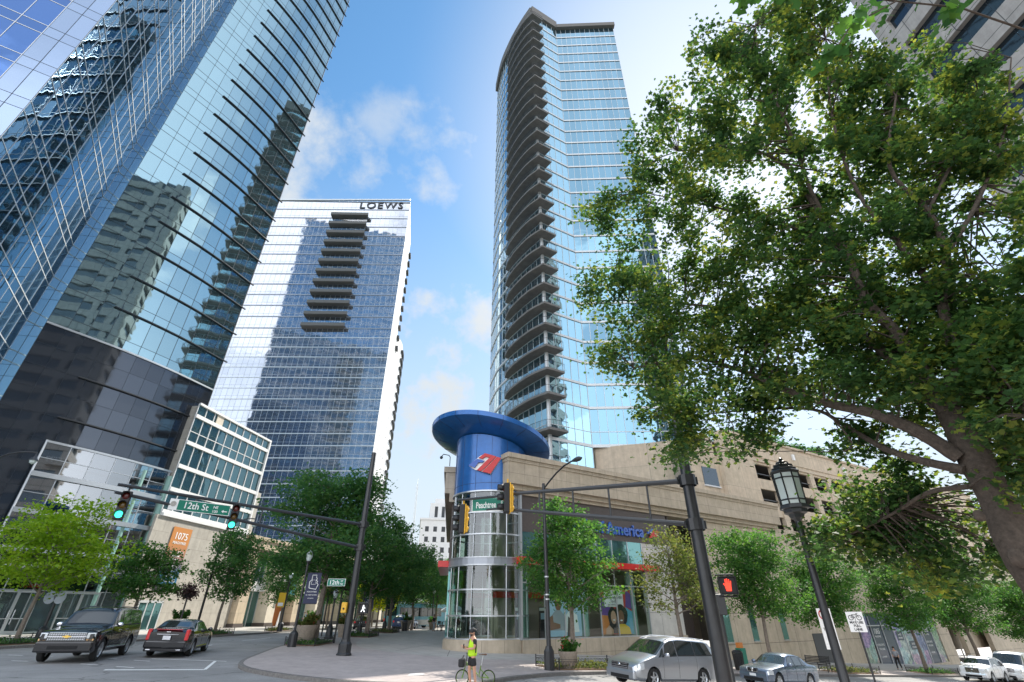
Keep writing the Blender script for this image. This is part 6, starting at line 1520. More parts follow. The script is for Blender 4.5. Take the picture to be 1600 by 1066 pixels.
# café tables under white umbrellas
for i, (x, y) in enumerate(((-8.3, 69), (-6.9, 70.5), (-5.6, 72.5))):
    T = thing('bistro_table', ['tall dark café table nearest the plaza trees', 'middle tall dark café table', 'tall dark café table nearest the bank'][i], 'table', g3(x, y), 0, 'café tables on the plaza')
    mb = MB(); mb.box(-.6, .6, -.4, .4, 1.0, 1.05); mb.build('tabletop', 'metal_black', T)
    for sx, sy in ((-.5, -.3), (.5, -.3), (.5, .3), (-.5, .3)): mb = MB(); mb.tube([(sx, sy, 0), (sx, sy, 1.0)], .04, 6); mb.build('leg', 'metal_black', T)
wds = ['leftmost', 'second', 'third', 'fourth', 'fifth', 'rightmost']
for i, (x, y) in enumerate(((-9.1, 68.6), (-7.6, 68.8), (-7.8, 70.2), (-6.2, 69.9), (-6.3, 71.9), (-4.9, 72.0))):
    T = thing('bar_stool', f'{wds[i]} dark stool at the café tables', 'stool', g3(x, y), i*.6, 'stools at the café tables')
    mb = MB(); mb.box(-.2, .2, -.2, .2, .72, .77); mb.build('seat', 'metal_black', T); mb = MB(); mb.box(-.2, .2, -.22, -.19, .8, 1.1); mb.build('backrest', 'metal_black', T)
    for sx, sy in ((-.17, -.17), (.17, -.17), (.17, .17), (-.17, .17)): mb = MB(); mb.tube([(sx*1.15, sy*1.15, 0), (sx, sy, .74)], .018, 5); mb.build('leg', 'metal_black', T)
for i, (x, y) in enumerate(((-8.0, 73.5), (-5.4, 74.8))):
    T = thing('patio_umbrella', ['white patio umbrella over the café tables nearest the trees', 'white patio umbrella nearest the bank corner'][i], 'umbrella', g3(x, y), .3*i, 'white umbrellas over the café tables')
    mb = MB(); mb.tube([(0, 0, 0), (0, 0, 3.0)], .035, 8); mb.lathe([(0, 0), (.35, 0), (.35, .08), (0, .1)], (0, 0, 0), 12); mb.build('pole', 'metal_dark', T)
    mb = MB(); mb.lathe([(1.75, 2.1), (1.75, 2.32), (.9, 2.75), (.05, 3.05), (0, 3.12)], (0, 0, 0), 8); mb.build('canopy', 'white_fabric', T)
# ------------------------------------------------------------------ cars
def interp(tab, s):
    if s <= tab[0][0]: return tab[0][1]
    for (a, va), (b, vb) in zip(tab, tab[1:]):
        if s <= b:
            t = (s-a)/(b-a); t = t*t*(3-2*t) if False else t
            return va+(vb-va)*t
    return tab[-1][1]
class Car:
    """s runs 0 (front) to 1 (rear); local +y is forward"""
    def __init__(c, L_, W_, belt, top, wid, zb, wheels, wr, tum=.30, crown=.03):
        c.L, c.W, c.belt, c.top, c.wid, c.zb, c.wh, c.wr, c.tum, c.crown = L_, W_, belt, top, wid, zb, wheels, wr, tum, crown
    def sm(c, tab, s, k=.012): return (interp(tab, s-k)+2*interp(tab, s)+interp(tab, s+k))/4
    def P(c, s, q, cut=True):
        w_ = c.W/2*c.sm(c.wid, s, .008); b = c.sm(c.belt, s); t = max(c.sm(c.top, s), b+.015); y = c.L/2-s*c.L
        zb = c.zb+.08*max(0, (.06-s)/.06)+.08*max(0, (s-.94)/.06)
        gh = t-b; k = min(1, gh/.15)
        wt = w_*.955-c.tum*max(0, gh-.03) if gh > .05 else w_*.93
        wt = w_*.93*(1-k)+(w_*.955-c.tum*gh)*k
        keys = [(0, w_*.90, zb), (.10, w_*.985, zb+.10), (.28, w_*1.0, zb+.42*(b-zb)), (.42, w_*.99, zb+.78*(b-zb)), (.50, w_*.955, b), (.78, wt, t-.05*k-.012), (.84, wt*.93, t-.015*k-.006), (.92, wt*.55, t+c.crown*.6), (1.0, 0, t+c.crown)]
        for (a, xa, za), (bq, xb, zb2) in zip(keys, keys[1:]):
            if q <= bq+1e-9:
                u = (q-a)/(bq-a); x = xa+(xb-xa)*u; z = za+(zb2-za)*u; break
        if cut and q <= .45:
            for ws in c.wh:
                dy = y-(c.L/2-ws*c.L); Rr = c.wr*1.17
                if abs(dy) < Rr:
                    za = c.wr+math.sqrt(Rr*Rr-dy*dy)
                    z = max(z, min(za, b-.06)) if z < za else z
        return Vector((x, y, z))
    def stations(c):
        S = [i/70 for i in range(71)]
        for ws in c.wh:
            for k in range(-10, 11): S.append(ws+k*.1*c.wr*1.17/c.L*.999)
        return sorted(set(round(min(1, max(0, s)), 4) for s in S))
    def body(c, T, paint):
        S = c.stations(); Q = [0, .05, .10, .19, .28, .35, .42, .46, .50, .57, .64, .71, .78, .81, .84, .92, 1.0]
        mb = MB(); n = len(Q); vs = []; fs = []
        for s in S:
            row = [c.P(s, q) for q in Q]; vs += [(-p.x, p.y, p.z) for p in row]+[tuple(p) for p in row[::-1]][1:]
        m = 2*n-1
        for i in range(len(S)-1):
            for j in range(m-1): fs.append((i*m+j, i*m+j+1, (i+1)*m+j+1, (i+1)*m+j))
        fs.append(tuple(range(m))); fs.append(tuple((len(S)-1)*m+j for j in range(m))[::-1])
        mb.add(vs, fs); o = mb.build('body', paint, T, smooth=True); return o
    def patch(c, s0, s1, q0, q1, off=.006, both=True, ns=10, nq=5, s0t=None, s1t=None, side=1):
        """surface patch; s0t/s1t: s range at q1 (slanted pillars)"""
        mb = MB(); s0t = s0 if s0t is None else s0t; s1t = s1 if s1t is None else s1t
        for sg in ((1, -1) if both else (side,)):
            vs = []
            for i in range(ns+1):
                for j in range(nq+1):
                    v = j/nq; q = q0+(q1-q0)*v; a = s0+(s0t-s0)*v; b = s1+(s1t-s1)*v; s = a+(b-a)*i/ns
                    p = c.P(s, q, False); e = .004
                    ds = c.P(min(1, s+e), q, False)-c.P(max(0, s-e), q, False); dq = c.P(s, min(1, q+e), False)-c.P(s, max(0, q-e), False)
                    nrm = dq.cross(ds)
                    if nrm.length > 0: nrm.normalize()
                    if nrm.x < -.05 or (abs(nrm.x) < .05 and nrm.z < 0): nrm = -nrm
                    p = p+nrm*off; vs.append((p.x*sg, p.y, p.z))
            m = nq+1; fs = [(i*m+j, i*m+j+1, (i+1)*m+j+1, (i+1)*m+j) for i in range(ns) for j in range(nq)]
            mb.add(vs, fs)
        return mb
def wheel(T, x, y, r, side, rim='metal_silver', spokes=6, wd=.22):
    W_ = thing_part('wheel', T, (x, y, r)); 
    mb = MB(); mb.lathe([(r*.66, -wd/2), (r*.93, -wd/2), (r, -wd/2+.03), (r, wd/2-.03), (r*.93, wd/2), (r*.66, wd/2)], (0, 0, 0), 28); mb.xf(Matrix.Rotation(R(90), 4, 'Y')); t = mb.build('tyre', 'tyre', W_, smooth=True)
    mb = MB(); d = wd/2*.9
    mb.lathe([(r*.58, d-.05), (r*.68, d), (r*.68, d-.14), (r*.5, d-.14)], (0, 0, 0), 24)
    for k in range(spokes):
        a = 2*PI*k/spokes; ca, sa = math.cos(a), math.sin(a)
        vs = []
        for rr_, ww in ((.06*r, .10*r), (.62*r, .07*r)):
            for s_ in (-1, 1):
                for zz_ in (d-.05, d-.02): vs.append((rr_*ca-s_*ww*sa, rr_*sa+s_*ww*ca, zz_))
        mb.add(vs, [(0, 1, 3, 2), (4, 6, 7, 5), (0, 4, 5, 1), (2, 3, 7, 6), (1, 5, 7, 3), (0, 2, 6, 4)])
    mb.lathe([(0, d), (.12*r, d-.01), (.14*r, d-.06)], (0, 0, 0), 12)
    mb.xf(Matrix.Rotation(R(90 if side > 0 else -90), 4, 'Y')); mb.build('rim', rim, W_, smooth=False)
    mb = MB(); mb.lathe([(0, .0), (r*.6, .0)], (0, 0, 0), 20); mb.xf(Matrix.Rotation(R(90), 4, 'Y')); mb.build('brake_disc', 'plastic_dark', W_)
    return W_
def thing_part(name, parent, loc):
    o = bpy.data.objects.new(name, None); o.empty_display_size = .1; col.objects.link(o); o.parent = parent; o.location = loc; return o
def qbox(T, name, mat, x0, x1, y0, y1, z0, z1, bev=.01):
    mb = MB(); mb.box(x0, x1, y0, y1, z0, z1); return mb.build(name, mat, T, bevel=bev)
def car(name, label, cat, x, y, az, spec, paint, kind, dz=0., group=None):
    c = Car(**{k: v for k, v in spec.items() if k not in ('win', 'lights')})
    z_ = G(x)+dz; T = thing(name, label, cat, (x, y, z_), 0, group)
    # follow the slope of the street
    f = dr(az); sl = (G(x+f.x*1.5)-G(x-f.x*1.5))/3.; rgt = Vector((f.y, -f.x)); sr = (G(x+rgt.x)-G(x-rgt.x))/2.
    fw = Vector((f.x, f.y, sl)).normalized(); rt = Vector((rgt.x, rgt.y, sr)); up = rt.cross(fw).normalized(); rt = fw.cross(up)
    T.rotation_euler = Matrix((rt, fw, up)).transposed().to_euler(); T.location.z = z_+.01
    c.body(T, paint); L_ = c.L; W_ = c.W
    # cabin block under the windows so nothing shows through
    for i, ws in enumerate(c.wh):
        yy = L_/2-ws*L_
        for sd in (-1, 1): wheel(T, sd*(W_/2-.13), yy, c.wr, sd, spokes=spec.get('win', {}).get('spokes', 6))
        mb = MB(); mb.box(-W_/2+.27, W_/2-.27, yy-c.wr*1.1, yy+c.wr*1.1, c.zb, c.wr*2.05); mb.build('wheel_well', 'dark_void', T)
    w = spec['win']
    g = 'glass_carpane'
    a, b = w['ws']; mb = c.patch(a, b, .80, 1.0, .008, ns=12, nq=6); mb.build('windscreen', g, T, smooth=True)
    if 'rw' in w: a, b = w['rw']; mb = c.patch(a, b, .80, 1.0, .008, ns=10, nq=6); mb.build('rear_window', g, T, smooth=True)
    for (s0, s1, s0t, s1t) in w['side']:
        for sg in (1, -1): mb = c.patch(s0-.006, s1+.006, .505, .785, .003, both=False, ns=8, nq=4, s0t=s0t-.006, s1t=s1t+.006, side=sg); mb.build('window_trim', 'plastic_dark', T, smooth=True); mb = c.patch(s0, s1, .525, .765, .007, both=False, ns=8, nq=4, s0t=s0t, s1t=s1t, side=sg); mb.build('side_window', g, T, smooth=True)
    for s in w.get('seams', []):
        for sg in (1, -1): mb = MB(); P_ = [c.P(s, q, False) for q in (.12, .2, .28, .36, .42, .5)]; mb.tube([(sg*(p.x+.001), p.y, p.z) for p in P_], .006, 3, caps=False); mb.build('door_seam', 'dark_void', T)
    for s in w.get('handles', []):
        for sg in (1, -1): mb = MB(); p = c.P(s, .44, False); mb.tube([(sg*(p.x+.02), p.y-.09, p.z), (sg*(p.x+.035), p.y, p.z), (sg*(p.x+.02), p.y+.09, p.z)], .014, 6); mb.build('door_handle', w.get('hmat', 'chrome'), T, smooth=True)
    for sg in (1, -1):
        p = c.P(w['mir'], .5, False); mb = MB(); mb.sphere((sg*(p.x+.14), p.y, p.z+.08), .11, 12, 8, (1.1, .6, .8)); mb.tube([(sg*(p.x-.02), p.y, p.z+.02), (sg*(p.x+.1), p.y, p.z+.06)], .03, 6); mb.build('side_mirror', w.get('mmat', paint), T, smooth=True)
    if w.get('sill'):
        for sg in (1, -1): mb = MB(); P_ = [c.P(s, .13, False) for s in (c.wh[0]+.09, .5, c.wh[1]-.09)]; mb.tube([(sg*(p.x+.01), p.y, p.z) for p in P_], .03, 6); mb.build('side_trim', w['sill'], T)
    if w.get('rails'):
        for sg in (1, -1): mb = MB(); P_ = [c.P(s, .86, False) for s in (.38, .5, .65, .8, .9)]; mb.tube([(sg*p.x, p.y, p.z+.05) for p in P_], .022, 6); mb.build('roof_rail', w['rails'], T, smooth=True)
    return T, c
plain('glass_carpane', (.018, .024, .022), rough=.03, metal=.0, spec=.9, coat=.9)

SUV = dict(L_=5.55, W_=2.02, belt=[(0, .95), (.02, 1.05), (.2, 1.14), (.3, 1.20), (1, 1.24)], top=[(0, .95), (.02, 1.06), (.05, 1.1), (.24, 1.18), (.27, 1.22), (.375, 1.82), (.42, 1.90), (.55, 1.93), (.9, 1.90), (.955, 1.84), (.985, 1.3), (1, 1.2)], wid=[(0, .86), (.015, .95), (.06, 1.), (.94, 1.), (.985, .95), (1, .9)], zb=.31, wheels=(.17, .765), wr=.40, tum=.22,
    win=dict(ws=(.285, .368), side=[(.335, .475, .385, .475), (.49, .64, .49, .64), (.655, .93, .655, .905)], seams=[.30, .482, .647], handles=[.455, .615], mir=.33, mmat='chrome', sill='chrome', rails='metal_black', spokes=5))
T, c = car('sport_utility_car', 'large black sport utility car with a chrome grille coming down the main road', 'car', -18.75, 24.85, 161, SUV, 'paint_black', 'suv')
y0 = 5.55/2
qbox(T, 'grille', 'metal_silver', -.62, .62, y0-.03, y0+.02, .74, 1.03)
mb = MB()
for k in range(5): mb.box(-.60, .60, y0+.02, y0+.028, .755+.055*k, .775+.055*k)
for k in range(16): mb.box(-.6+.078*k, -.585+.078*k, y0+.02, y0+.027, .74, 1.02)
mb.build('grille_mesh', 'dark_void', T); qbox(T, 'grille_bar', 'chrome', -.66, .66, y0, y0+.04, .87, .905)
mb = MB(); mb.add([(x, y0+.045, z) for x, z in [(-.14, .91), (-.05, .91), (-.04, .94), (.06, .94), (.06, .91), (.15, .91), (.13, .87), (.05, .87), (.04, .84), (-.06, .84), (-.06, .87), (-.15, .87)]]+[(x, y0+.06, z) for x, z in [(-.14, .91), (-.05, .91), (-.04, .94), (.06, .94), (.06, .91), (.15, .91), (.13, .87), (.05, .87), (.04, .84), (-.06, .84), (-.06, .87), (-.15, .87)]], [tuple(range(12)), tuple(range(12, 24))]+[(i, (i+1) % 12, 12+(i+1) % 12, 12+i) for i in range(12)]); mb.build('emblem', 'gold', T)
for sg in (-1, 1):
    mb = MB(); xs = sorted((sg*.66, sg*.93)); mb.prism([(xs[0], y0-.12), (xs[1], y0-.2 if sg > 0 else y0-.12), (xs[1], y0-.06 if sg > 0 else y0+.03), (xs[0], y0+.03 if sg > 0 else y0-.06)], .82, 1.02); mb.build('headlight', 'headlamp', T, bevel=.02)
    mb = MB(); xs = sorted((sg*.66, sg*.92)); mb.box(xs[0], xs[1], y0-.14, y0+.0, .74, .815); mb.build('indicator', 'headlamp_amber', T, bevel=.01)
    mb = MB(); mb.sphere((sg*.72, y0-.0, .50), .09, 12, 8, (1, .4, .8)); mb.build('fog_light', 'headlamp', T, smooth=True)
qbox(T, 'bumper', 'paint_black', -.94, .94, y0-.18, y0+.07, .36, .72, .05); qbox(T, 'bumper_intake', 'dark_void', -.5, .5, y0+.06, y0+.08, .46, .58)
SED = dict(L_=5.1, W_=1.88, belt=[(0, .68), (.02, .78), (.25, .95), (.6, 1.0), (.85, 1.03), (1, .98)], top=[(0, .68), (.02, .80), (.1, .9), (.27, .99), (.31, 1.02), (.43, 1.40), (.5, 1.47), (.62, 1.48), (.72, 1.42), (.84, 1.13), (.87, 1.10), (.975, 1.10), (.99, 1.04), (1, .95)], wid=[(0, .76), (.015, .86), (.06, .96), (.15, 1.), (.88, 1.), (.98, .93), (1, .84)], zb=.22, wheels=(.19, .765), wr=.345, tum=.42,
    win=dict(ws=(.315, .425), rw=(.725, .835), side=[(.375, .52, .445, .525), (.535, .66, .54, .675), (.67, .735, .685, .70)], seams=[.33, .528, .69], handles=[.49, .645], mir=.375, sill='chrome', spokes=10))
T, c = car('black_saloon', 'shiny black saloon seen from behind with tall red tail lights', 'car', -16.85, 28.3, -17, SED, 'paint_black', 'sedan')
y1 = -5.1/2
for sg in (-1, 1):
    mb = MB(); xs = sorted((sg*.72, sg*.865)); mb.prism([(xs[0], y1-.035), (xs[1], y1-.0), (xs[1], y1+.3), (xs[0], y1+.25)] if sg < 0 else [(xs[0], y1-.035), (xs[1], y1-.0), (xs[1], y1+.3), (xs[0], y1+.25)], .68, 1.12); mb.build('tail_light', 'taillight', T, bevel=.03)
    qbox(T, 'exhaust', 'chrome', sg*.62-.1, sg*.62+.1, y1-.06, y1+.05, .27, .33, .02)
qbox(T, 'bumper', 'paint_black', -.86, .86, y1-.07, y1+.25, .36, .66, .06); qbox(T, 'lower_bumper', 'plastic_dark', -.8, .8, y1-.05, y1+.2, .24, .36, .03)
qbox(T, 'boot_trim', 'chrome', -.45, .45, y1-.06, y1+.1, .90, .925); qbox(T, 'licence_plate', 'plate', -.16, .16, y1-.085, y1-.05, .70, .86, .004); qbox(T, 'badge', 'chrome', -.09, .09, y1-.05, y1+.02, .99, 1.03); qbox(T, 'brake_light', 'taillight', -.55, .55, y1+.0, y1+.12, 1.1, 1.12)
VAN = dict(L_=5.1, W_=1.99, belt=[(0, .66), (.02, .78), (.1, .92), (.22, 1.04), (.5, 1.10), (1, 1.16)], top=[(0, .66), (.02, .80), (.08, .93), (.19, 1.08), (.22, 1.12), (.375, 1.62), (.44, 1.72), (.55, 1.76), (.85, 1.73), (.93, 1.66), (.985, 1.2), (1, 1.05)], wid=[(0, .72), (.015, .84), (.05, .94), (.14, 1.), (.93, 1.), (.985, .95), (1, .88)], zb=.22, wheels=(.185, .78), wr=.345, tum=.30,
    win=dict(ws=(.228, .372), side=[(.255, .315, .31, .325), (.325, .47, .365, .475), (.49, .70, .49, .70), (.715, .925, .715, .88)], seams=[.30, .482, .71], handles=[.45, .515], hmat='paint_silver', mir=.325, rails='metal_silver', spokes=5))
def front(T, c, L_, zl, zh, gw, gz0, gz1, lx0, lx1, paint, kidney=False, amber=True, bz=(.3, .62)):
    y0 = L_/2
    if kidney:
        for sg in (-1, 1): qbox(T, 'grille', 'dark_void', min(sg*.03, sg*.25), max(sg*.03, sg*.25), y0-.06, y0+.045, gz0, gz1, .02); 
        mb = MB(); [mb.tube([(sg*.02, y0+.045, gz0), (sg*.26, y0+.045, gz0), (sg*.27, y0+.045, gz1), (sg*.02, y0+.045, gz1), (sg*.02, y0+.045, gz0)], .012, 4) for sg in (-1, 1)]; mb.build('grille_rim', 'chrome', T)
    else:
        qbox(T, 'grille', 'dark_void', -gw, gw, y0-.06, y0+.035, gz0, gz1, .02)
        mb = MB(); n = max(3, int((gz1-gz0)/.055))
        for k in range(n): z = gz0+(gz1-gz0)*(k+.5)/n; mb.box(-gw*.98, gw*.98, y0+.03, y0+.055, z-.012, z+.012)
        mb.build('grille_bars', 'chrome', T)
    mb = MB(); mb.sphere((0, y0+.05, (gz0+gz1)/2+.03), .075, 14, 8, (1, .3, .7)); mb.build('emblem', 'chrome', T, smooth=True)
    for sg in (-1, 1):
        mb = c.patch(.010, .085, .36, .49, .014, both=False, ns=10, nq=4, side=sg); mb.build('headlight', 'headlamp', T, smooth=True)
        if amber: mb = MB(); mb.sphere((sg*(lx1+.01), y0-.34, (zl+zh)/2+.03), .07, 8, 6, (.35, 1.2, .6)); mb.build('indicator', 'headlamp_amber', T, smooth=True)
        mb = MB(); mb.sphere((sg*.66, y0-.04, bz[0]+.08), .075, 10, 6, (1, .4, .7)); mb.build('fog_light', 'headlamp', T, smooth=True)
    qbox(T, 'bumper', paint, -lx1-.02, lx1+.02, y0-.3, y0+.03, bz[0], bz[1], .07); qbox(T, 'bumper_intake', 'dark_void', -.52, .52, y0+.02, y0+.036, bz[0]+.03, bz[0]+.16, .01)
T, c = car('silver_minivan', 'silver minivan parked in front of the bank behind the thick mast', 'minivan', 6.55, 24.9, 237, VAN, 'paint_silver', 'van'); front(T, c, 5.1, .66, .86, .46, .60, .80, .42, .80, 'paint_silver', bz=(.24, .58))
BMW = dict(L_=4.48, W_=1.75, belt=[(0, .62), (.02, .72), (.28, .88), (.6, .92), (.85, .95), (1, .9)], top=[(0, .62), (.02, .72), (.08, .79), (.27, .91), (.31, .94), (.43, 1.33), (.5, 1.40), (.62, 1.41), (.71, 1.35), (.82, 1.05), (.86, 1.02), (.97, 1.0), (1, .88)], wid=[(0, .80), (.015, .90), (.06, .96), (.15, 1.), (.88, 1.), (.98, .94), (1, .86)], zb=.2, wheels=(.175, .78), wr=.315, tum=.42,
    win=dict(ws=(.315, .422), rw=(.718, .815), side=[(.365, .51, .44, .515), (.53, .665, .535, .67), (.675, .74, .68, .70)], seams=[.325, .52, .69], handles=[.485, .64], hmat='paint_bluegrey', mir=.37, spokes=7))
T, c = car('blue_saloon', 'blue grey compact saloon parked behind the silver minivan', 'car', 13.75, 29.5, 237, BMW, 'paint_bluegrey', 'sedan'); front(T, c, 4.48, .58, .76, .3, .60, .76, .36, .76, 'paint_bluegrey', kidney=True, bz=(.22, .54)); qbox(T, 'licence_plate', 'plate', -.16, .16, 2.27, 2.30, .42, .53, .004)
WSU = dict(L_=4.7, W_=1.92, belt=[(0, .78), (.02, .92), (.2, 1.02), (.4, 1.08), (1, 1.14)], top=[(0, .78), (.02, .94), (.06, 1.0), (.24, 1.1), (.27, 1.13), (.39, 1.56), (.45, 1.66), (.6, 1.68), (.85, 1.60), (.94, 1.42), (.985, 1.15), (1, 1.0)], wid=[(0, .78), (.015, .88), (.06, .97), (.15, 1.), (.9, 1.), (.985, .93), (1, .86)], zb=.28, wheels=(.185, .775), wr=.37, tum=.33,
    win=dict(ws=(.285, .385), side=[(.335, .49, .40, .495), (.51, .66, .51, .665), (.675, .87, .68, .80)], seams=[.31, .50, .67], handles=[.47, .63], mir=.345, rails='metal_silver', spokes=5))
T, c = car('white_sport_utility_car', 'white sport utility car parked under the trees at the lower right', 'car', 38.6, 46.8, 237, WSU, 'paint_white', 'suv'); front(T, c, 4.7, .78, .92, .42, .62, .92, .50, .84, 'paint_white', amber=False, bz=(.3, .6))
WVN = dict(L_=5.9, W_=2.1, belt=[(0, .85), (.02, .98), (.12, 1.12), (.2, 1.25), (1, 1.3)], top=[(0, .85), (.02, 1.0), (.10, 1.16), (.14, 1.24), (.26, 2.0), (.32, 2.12), (.4, 2.15), (.95, 2.13), (.985, 2.0), (1, 1.9)], wid=[(0, .8), (.015, .9), (.06, .98), (.12, 1.), (.98, 1.), (1, .97)], zb=.3, wheels=(.16, .78), wr=.37, tum=.10,
    win=dict(ws=(.145, .255), side=[(.17, .305, .25, .31)], seams=[.32, .55], handles=[.30, .5], hmat='plastic_dark', mir=.235, mmat='plastic_dark', spokes=5))
T, c = car('white_van', 'white panel van parked beyond the white sport utility car', 'van', 43.6, 49.2, 237, WVN, 'paint_white', 'van'); front(T, c, 5.9, .82, 1.05, .5, .72, 1.0, .55, .92, 'paint_white', amber=False, bz=(.32, .68))
def simple_rear(T, L_, z0, z1, w=.8):
    for sg in (-1, 1): qbox(T, 'tail_light', 'taillight', min(sg*w, sg*(w-.2)), max(sg*w, sg*(w-.2)), -L_/2-.03, -L_/2+.2, z0, z1, .02)
    qbox(T, 'licence_plate', 'plate', -.16, .16, -L_/2-.06, -L_/2-.03, z0-.02, z0+.12, .004); qbox(T, 'bumper', 'plastic_dark', -w, w, -L_/2-.05, -L_/2+.2, .28, .42, .04)
T, c = car('dark_saloon', 'dark saloon driving away beyond the plaza signal mast', 'car', -19.6, 71, -14, BMW, 'paint_black', 'sedan'); simple_rear(T, 4.48, .68, .86)
T, c = car('blue_hatchback', 'dark blue car behind the acorn lamp right of the bus', 'car', -14.0, 72, 12, WSU, 'paint_navy', 'suv'); simple_rear(T, 4.7, .85, 1.05)
T, c = car('distant_car', 'small pale car far up the road under the trees', 'car', -16.8, 84, 10, BMW, 'paint_grey', 'sedan'); simple_rear(T, 4.48, .68, .86)
T, c = car('distant_car', 'pale car parked beyond the café umbrellas', 'car', -9.0, 88, 70, BMW, 'paint_white', 'sedan'); simple_rear(T, 4.48, .68, .86)
T, c = car('distant_car', 'light grey car beyond the café tables next to the bank', 'car', -4.6, 90.5, 70, BMW, 'paint_silver', 'sedan'); simple_rear(T, 4.48, .68, .86)
# bus
BX, BY, BA = -14.2, 80.5, 30
T = thing('city_bus', 'pale blue and grey city bus crossing beyond the plaza trees', 'bus', (BX, BY, G(BX)), -R(BA))
mb = MB(); mb.box(-1.27, 1.27, -5.5, 5.5, .35, 3.1); mb.build('body', 'paint_busblue', T, bevel=.12)
for sg in (-1, 1):
    mb = MB(); mb.box(sg*1.275-.01, sg*1.275+.01, -5.0, 4.4, 1.5, 2.6); w_ = mb.build('side_window', 'glass_carpane', T)
    f_ = MB()
    for k in range(7): f_.box(sg*1.29-.01, sg*1.29+.01, -5.0+1.5*k, -4.9+1.5*k, 1.45, 2.65)
    f_.build('window_post', 'metal_dark', w_)
    mb = MB(); mb.box(sg*1.28-.01, sg*1.28+.01, -5.4, 2.0, .45, 1.1); mb.build('grey_skirt', 'paint_grey', T)
    for y_ in (-3.2, 3.3): wheel(T, sg*1.12, y_, .48, sg, 'metal_silver', 6, .28)
mb = MB(); mb.box(-1.1, 1.1, -5.53, -5.5, 1.6, 2.7); mb.build('rear_window', 'glass_carpane', T); mb = MB(); mb.box(-1.1, 1.1, 5.5, 5.53, 1.1, 2.6); mb.build('windscreen', 'glass_carpane', T)
mb = MB(); mb.box(-.9, .9, -3.5, 1.5, 3.1, 3.35); mb.build('roof_unit', 'metal_silver', T, bevel=.05)
for sg in (-1, 1): qbox(T, 'tail_light', 'taillight', sg*1.05-.1, sg*1.05+.1, -5.56, -5.5, .9, 1.3)

# ------------------------------------------------------------------ cyclist
def skin(name, V, E, Rr, mat, parent, sub=2, root=0):
    me = bpy.data.meshes.new(name); me.from_pydata(V, E, []); me.materials.append(M[mat])
    o = bpy.data.objects.new(name, me); col.objects.link(o); o.parent = parent
    o.modifiers.new('skin', 'SKIN'); 
    for i, r in enumerate(Rr):
        sv = me.skin_vertices[0].data[i]; r = r if hasattr(r, '__len__') else (r, r); sv.radius = r; sv.use_root = (i == root)
    s = o.modifiers.new('sub', 'SUBSURF'); s.levels = sub; s.render_levels = sub
    o.modifiers['skin'].use_smooth_shade = True
    # bake to a plain mesh
    dg = bpy.context.evaluated_depsgraph_get(); dg.update(); m2 = bpy.data.meshes.new_from_object(o.evaluated_get(dg)); o.modifiers.clear(); o.data = m2; m2.name = name
    if not m2.materials: m2.materials.append(M[mat])
    for p in m2.polygons: p.use_smooth = True
    return o
PX, PY = -1.42, 20.15
PZ = G(PX)+.02
PT = thing('person', 'cyclist in a lime yellow vest, black shorts and helmet standing with a small bicycle', 'person', (PX, PY, PZ), R(90)+R(28))
# local frame: +y = facing (screen left), +x = the person's right... built facing +y
V = [(0, 0, .96), (0, 0, 1.12), (0, .0, 1.30), (0, -.01, 1.46), (0, .0, 1.54), (0, .02, 1.62), (0, .02, 1.70),        # 0-6 spine to head top
     (.19, -.01, 1.43), (.25, .02, 1.16), (.10, .27, 1.20), (.05, .33, 1.24),            # 7-10 right arm, hand raised in front of chest
     (-.19, -.01, 1.43), (-.25, .04, 1.17), (-.10, .28, 1.16), (-.04, .34, 1.20),          # 11-14 left arm
     (.10, 0, .90), (.12, .05, .50), (.12, -.02, .10), (.12, .13, .04),            # 15-18 right leg
     (-.10, 0, .90), (-.14, -.04, .50), (-.14, -.10, .10), (-.15, .05, .04)]           # 19-22 left leg
E_ = [(0, 1), (1, 2), (2, 3), (3, 4), (4, 5), (5, 6), (3, 7), (7, 8), (8, 9), (9, 10), (3, 11), (11, 12), (12, 13), (13, 14), (0, 15), (15, 16), (16, 17), (17, 18), (0, 19), (19, 20), (20, 21), (21, 22)]
Rr = [(.15, .11), (.15, .11), (.17, .12), (.12, .09), (.055, .055), (.075, .09), (.07, .085), .058, .042, .032, .03, .058, .042, .032, .03, .085, .058, .04, .035, .085, .058, .04, .035]
body = skin('body', V, E_, Rr, 'skin', PT)
skin('vest', [(0, 0, .90), (0, 0, 1.0), (0, 0, 1.15), (0, 0, 1.30), (0, -.01, 1.44), (0, -.0, 1.49)], [(0, 1), (1, 2), (2, 3), (3, 4), (4, 5)], [(.20, .17), (.205, .175), (.20, .165), (.205, .15), (.155, .115), (.07, .07)], 'shirt_hivis', PT)
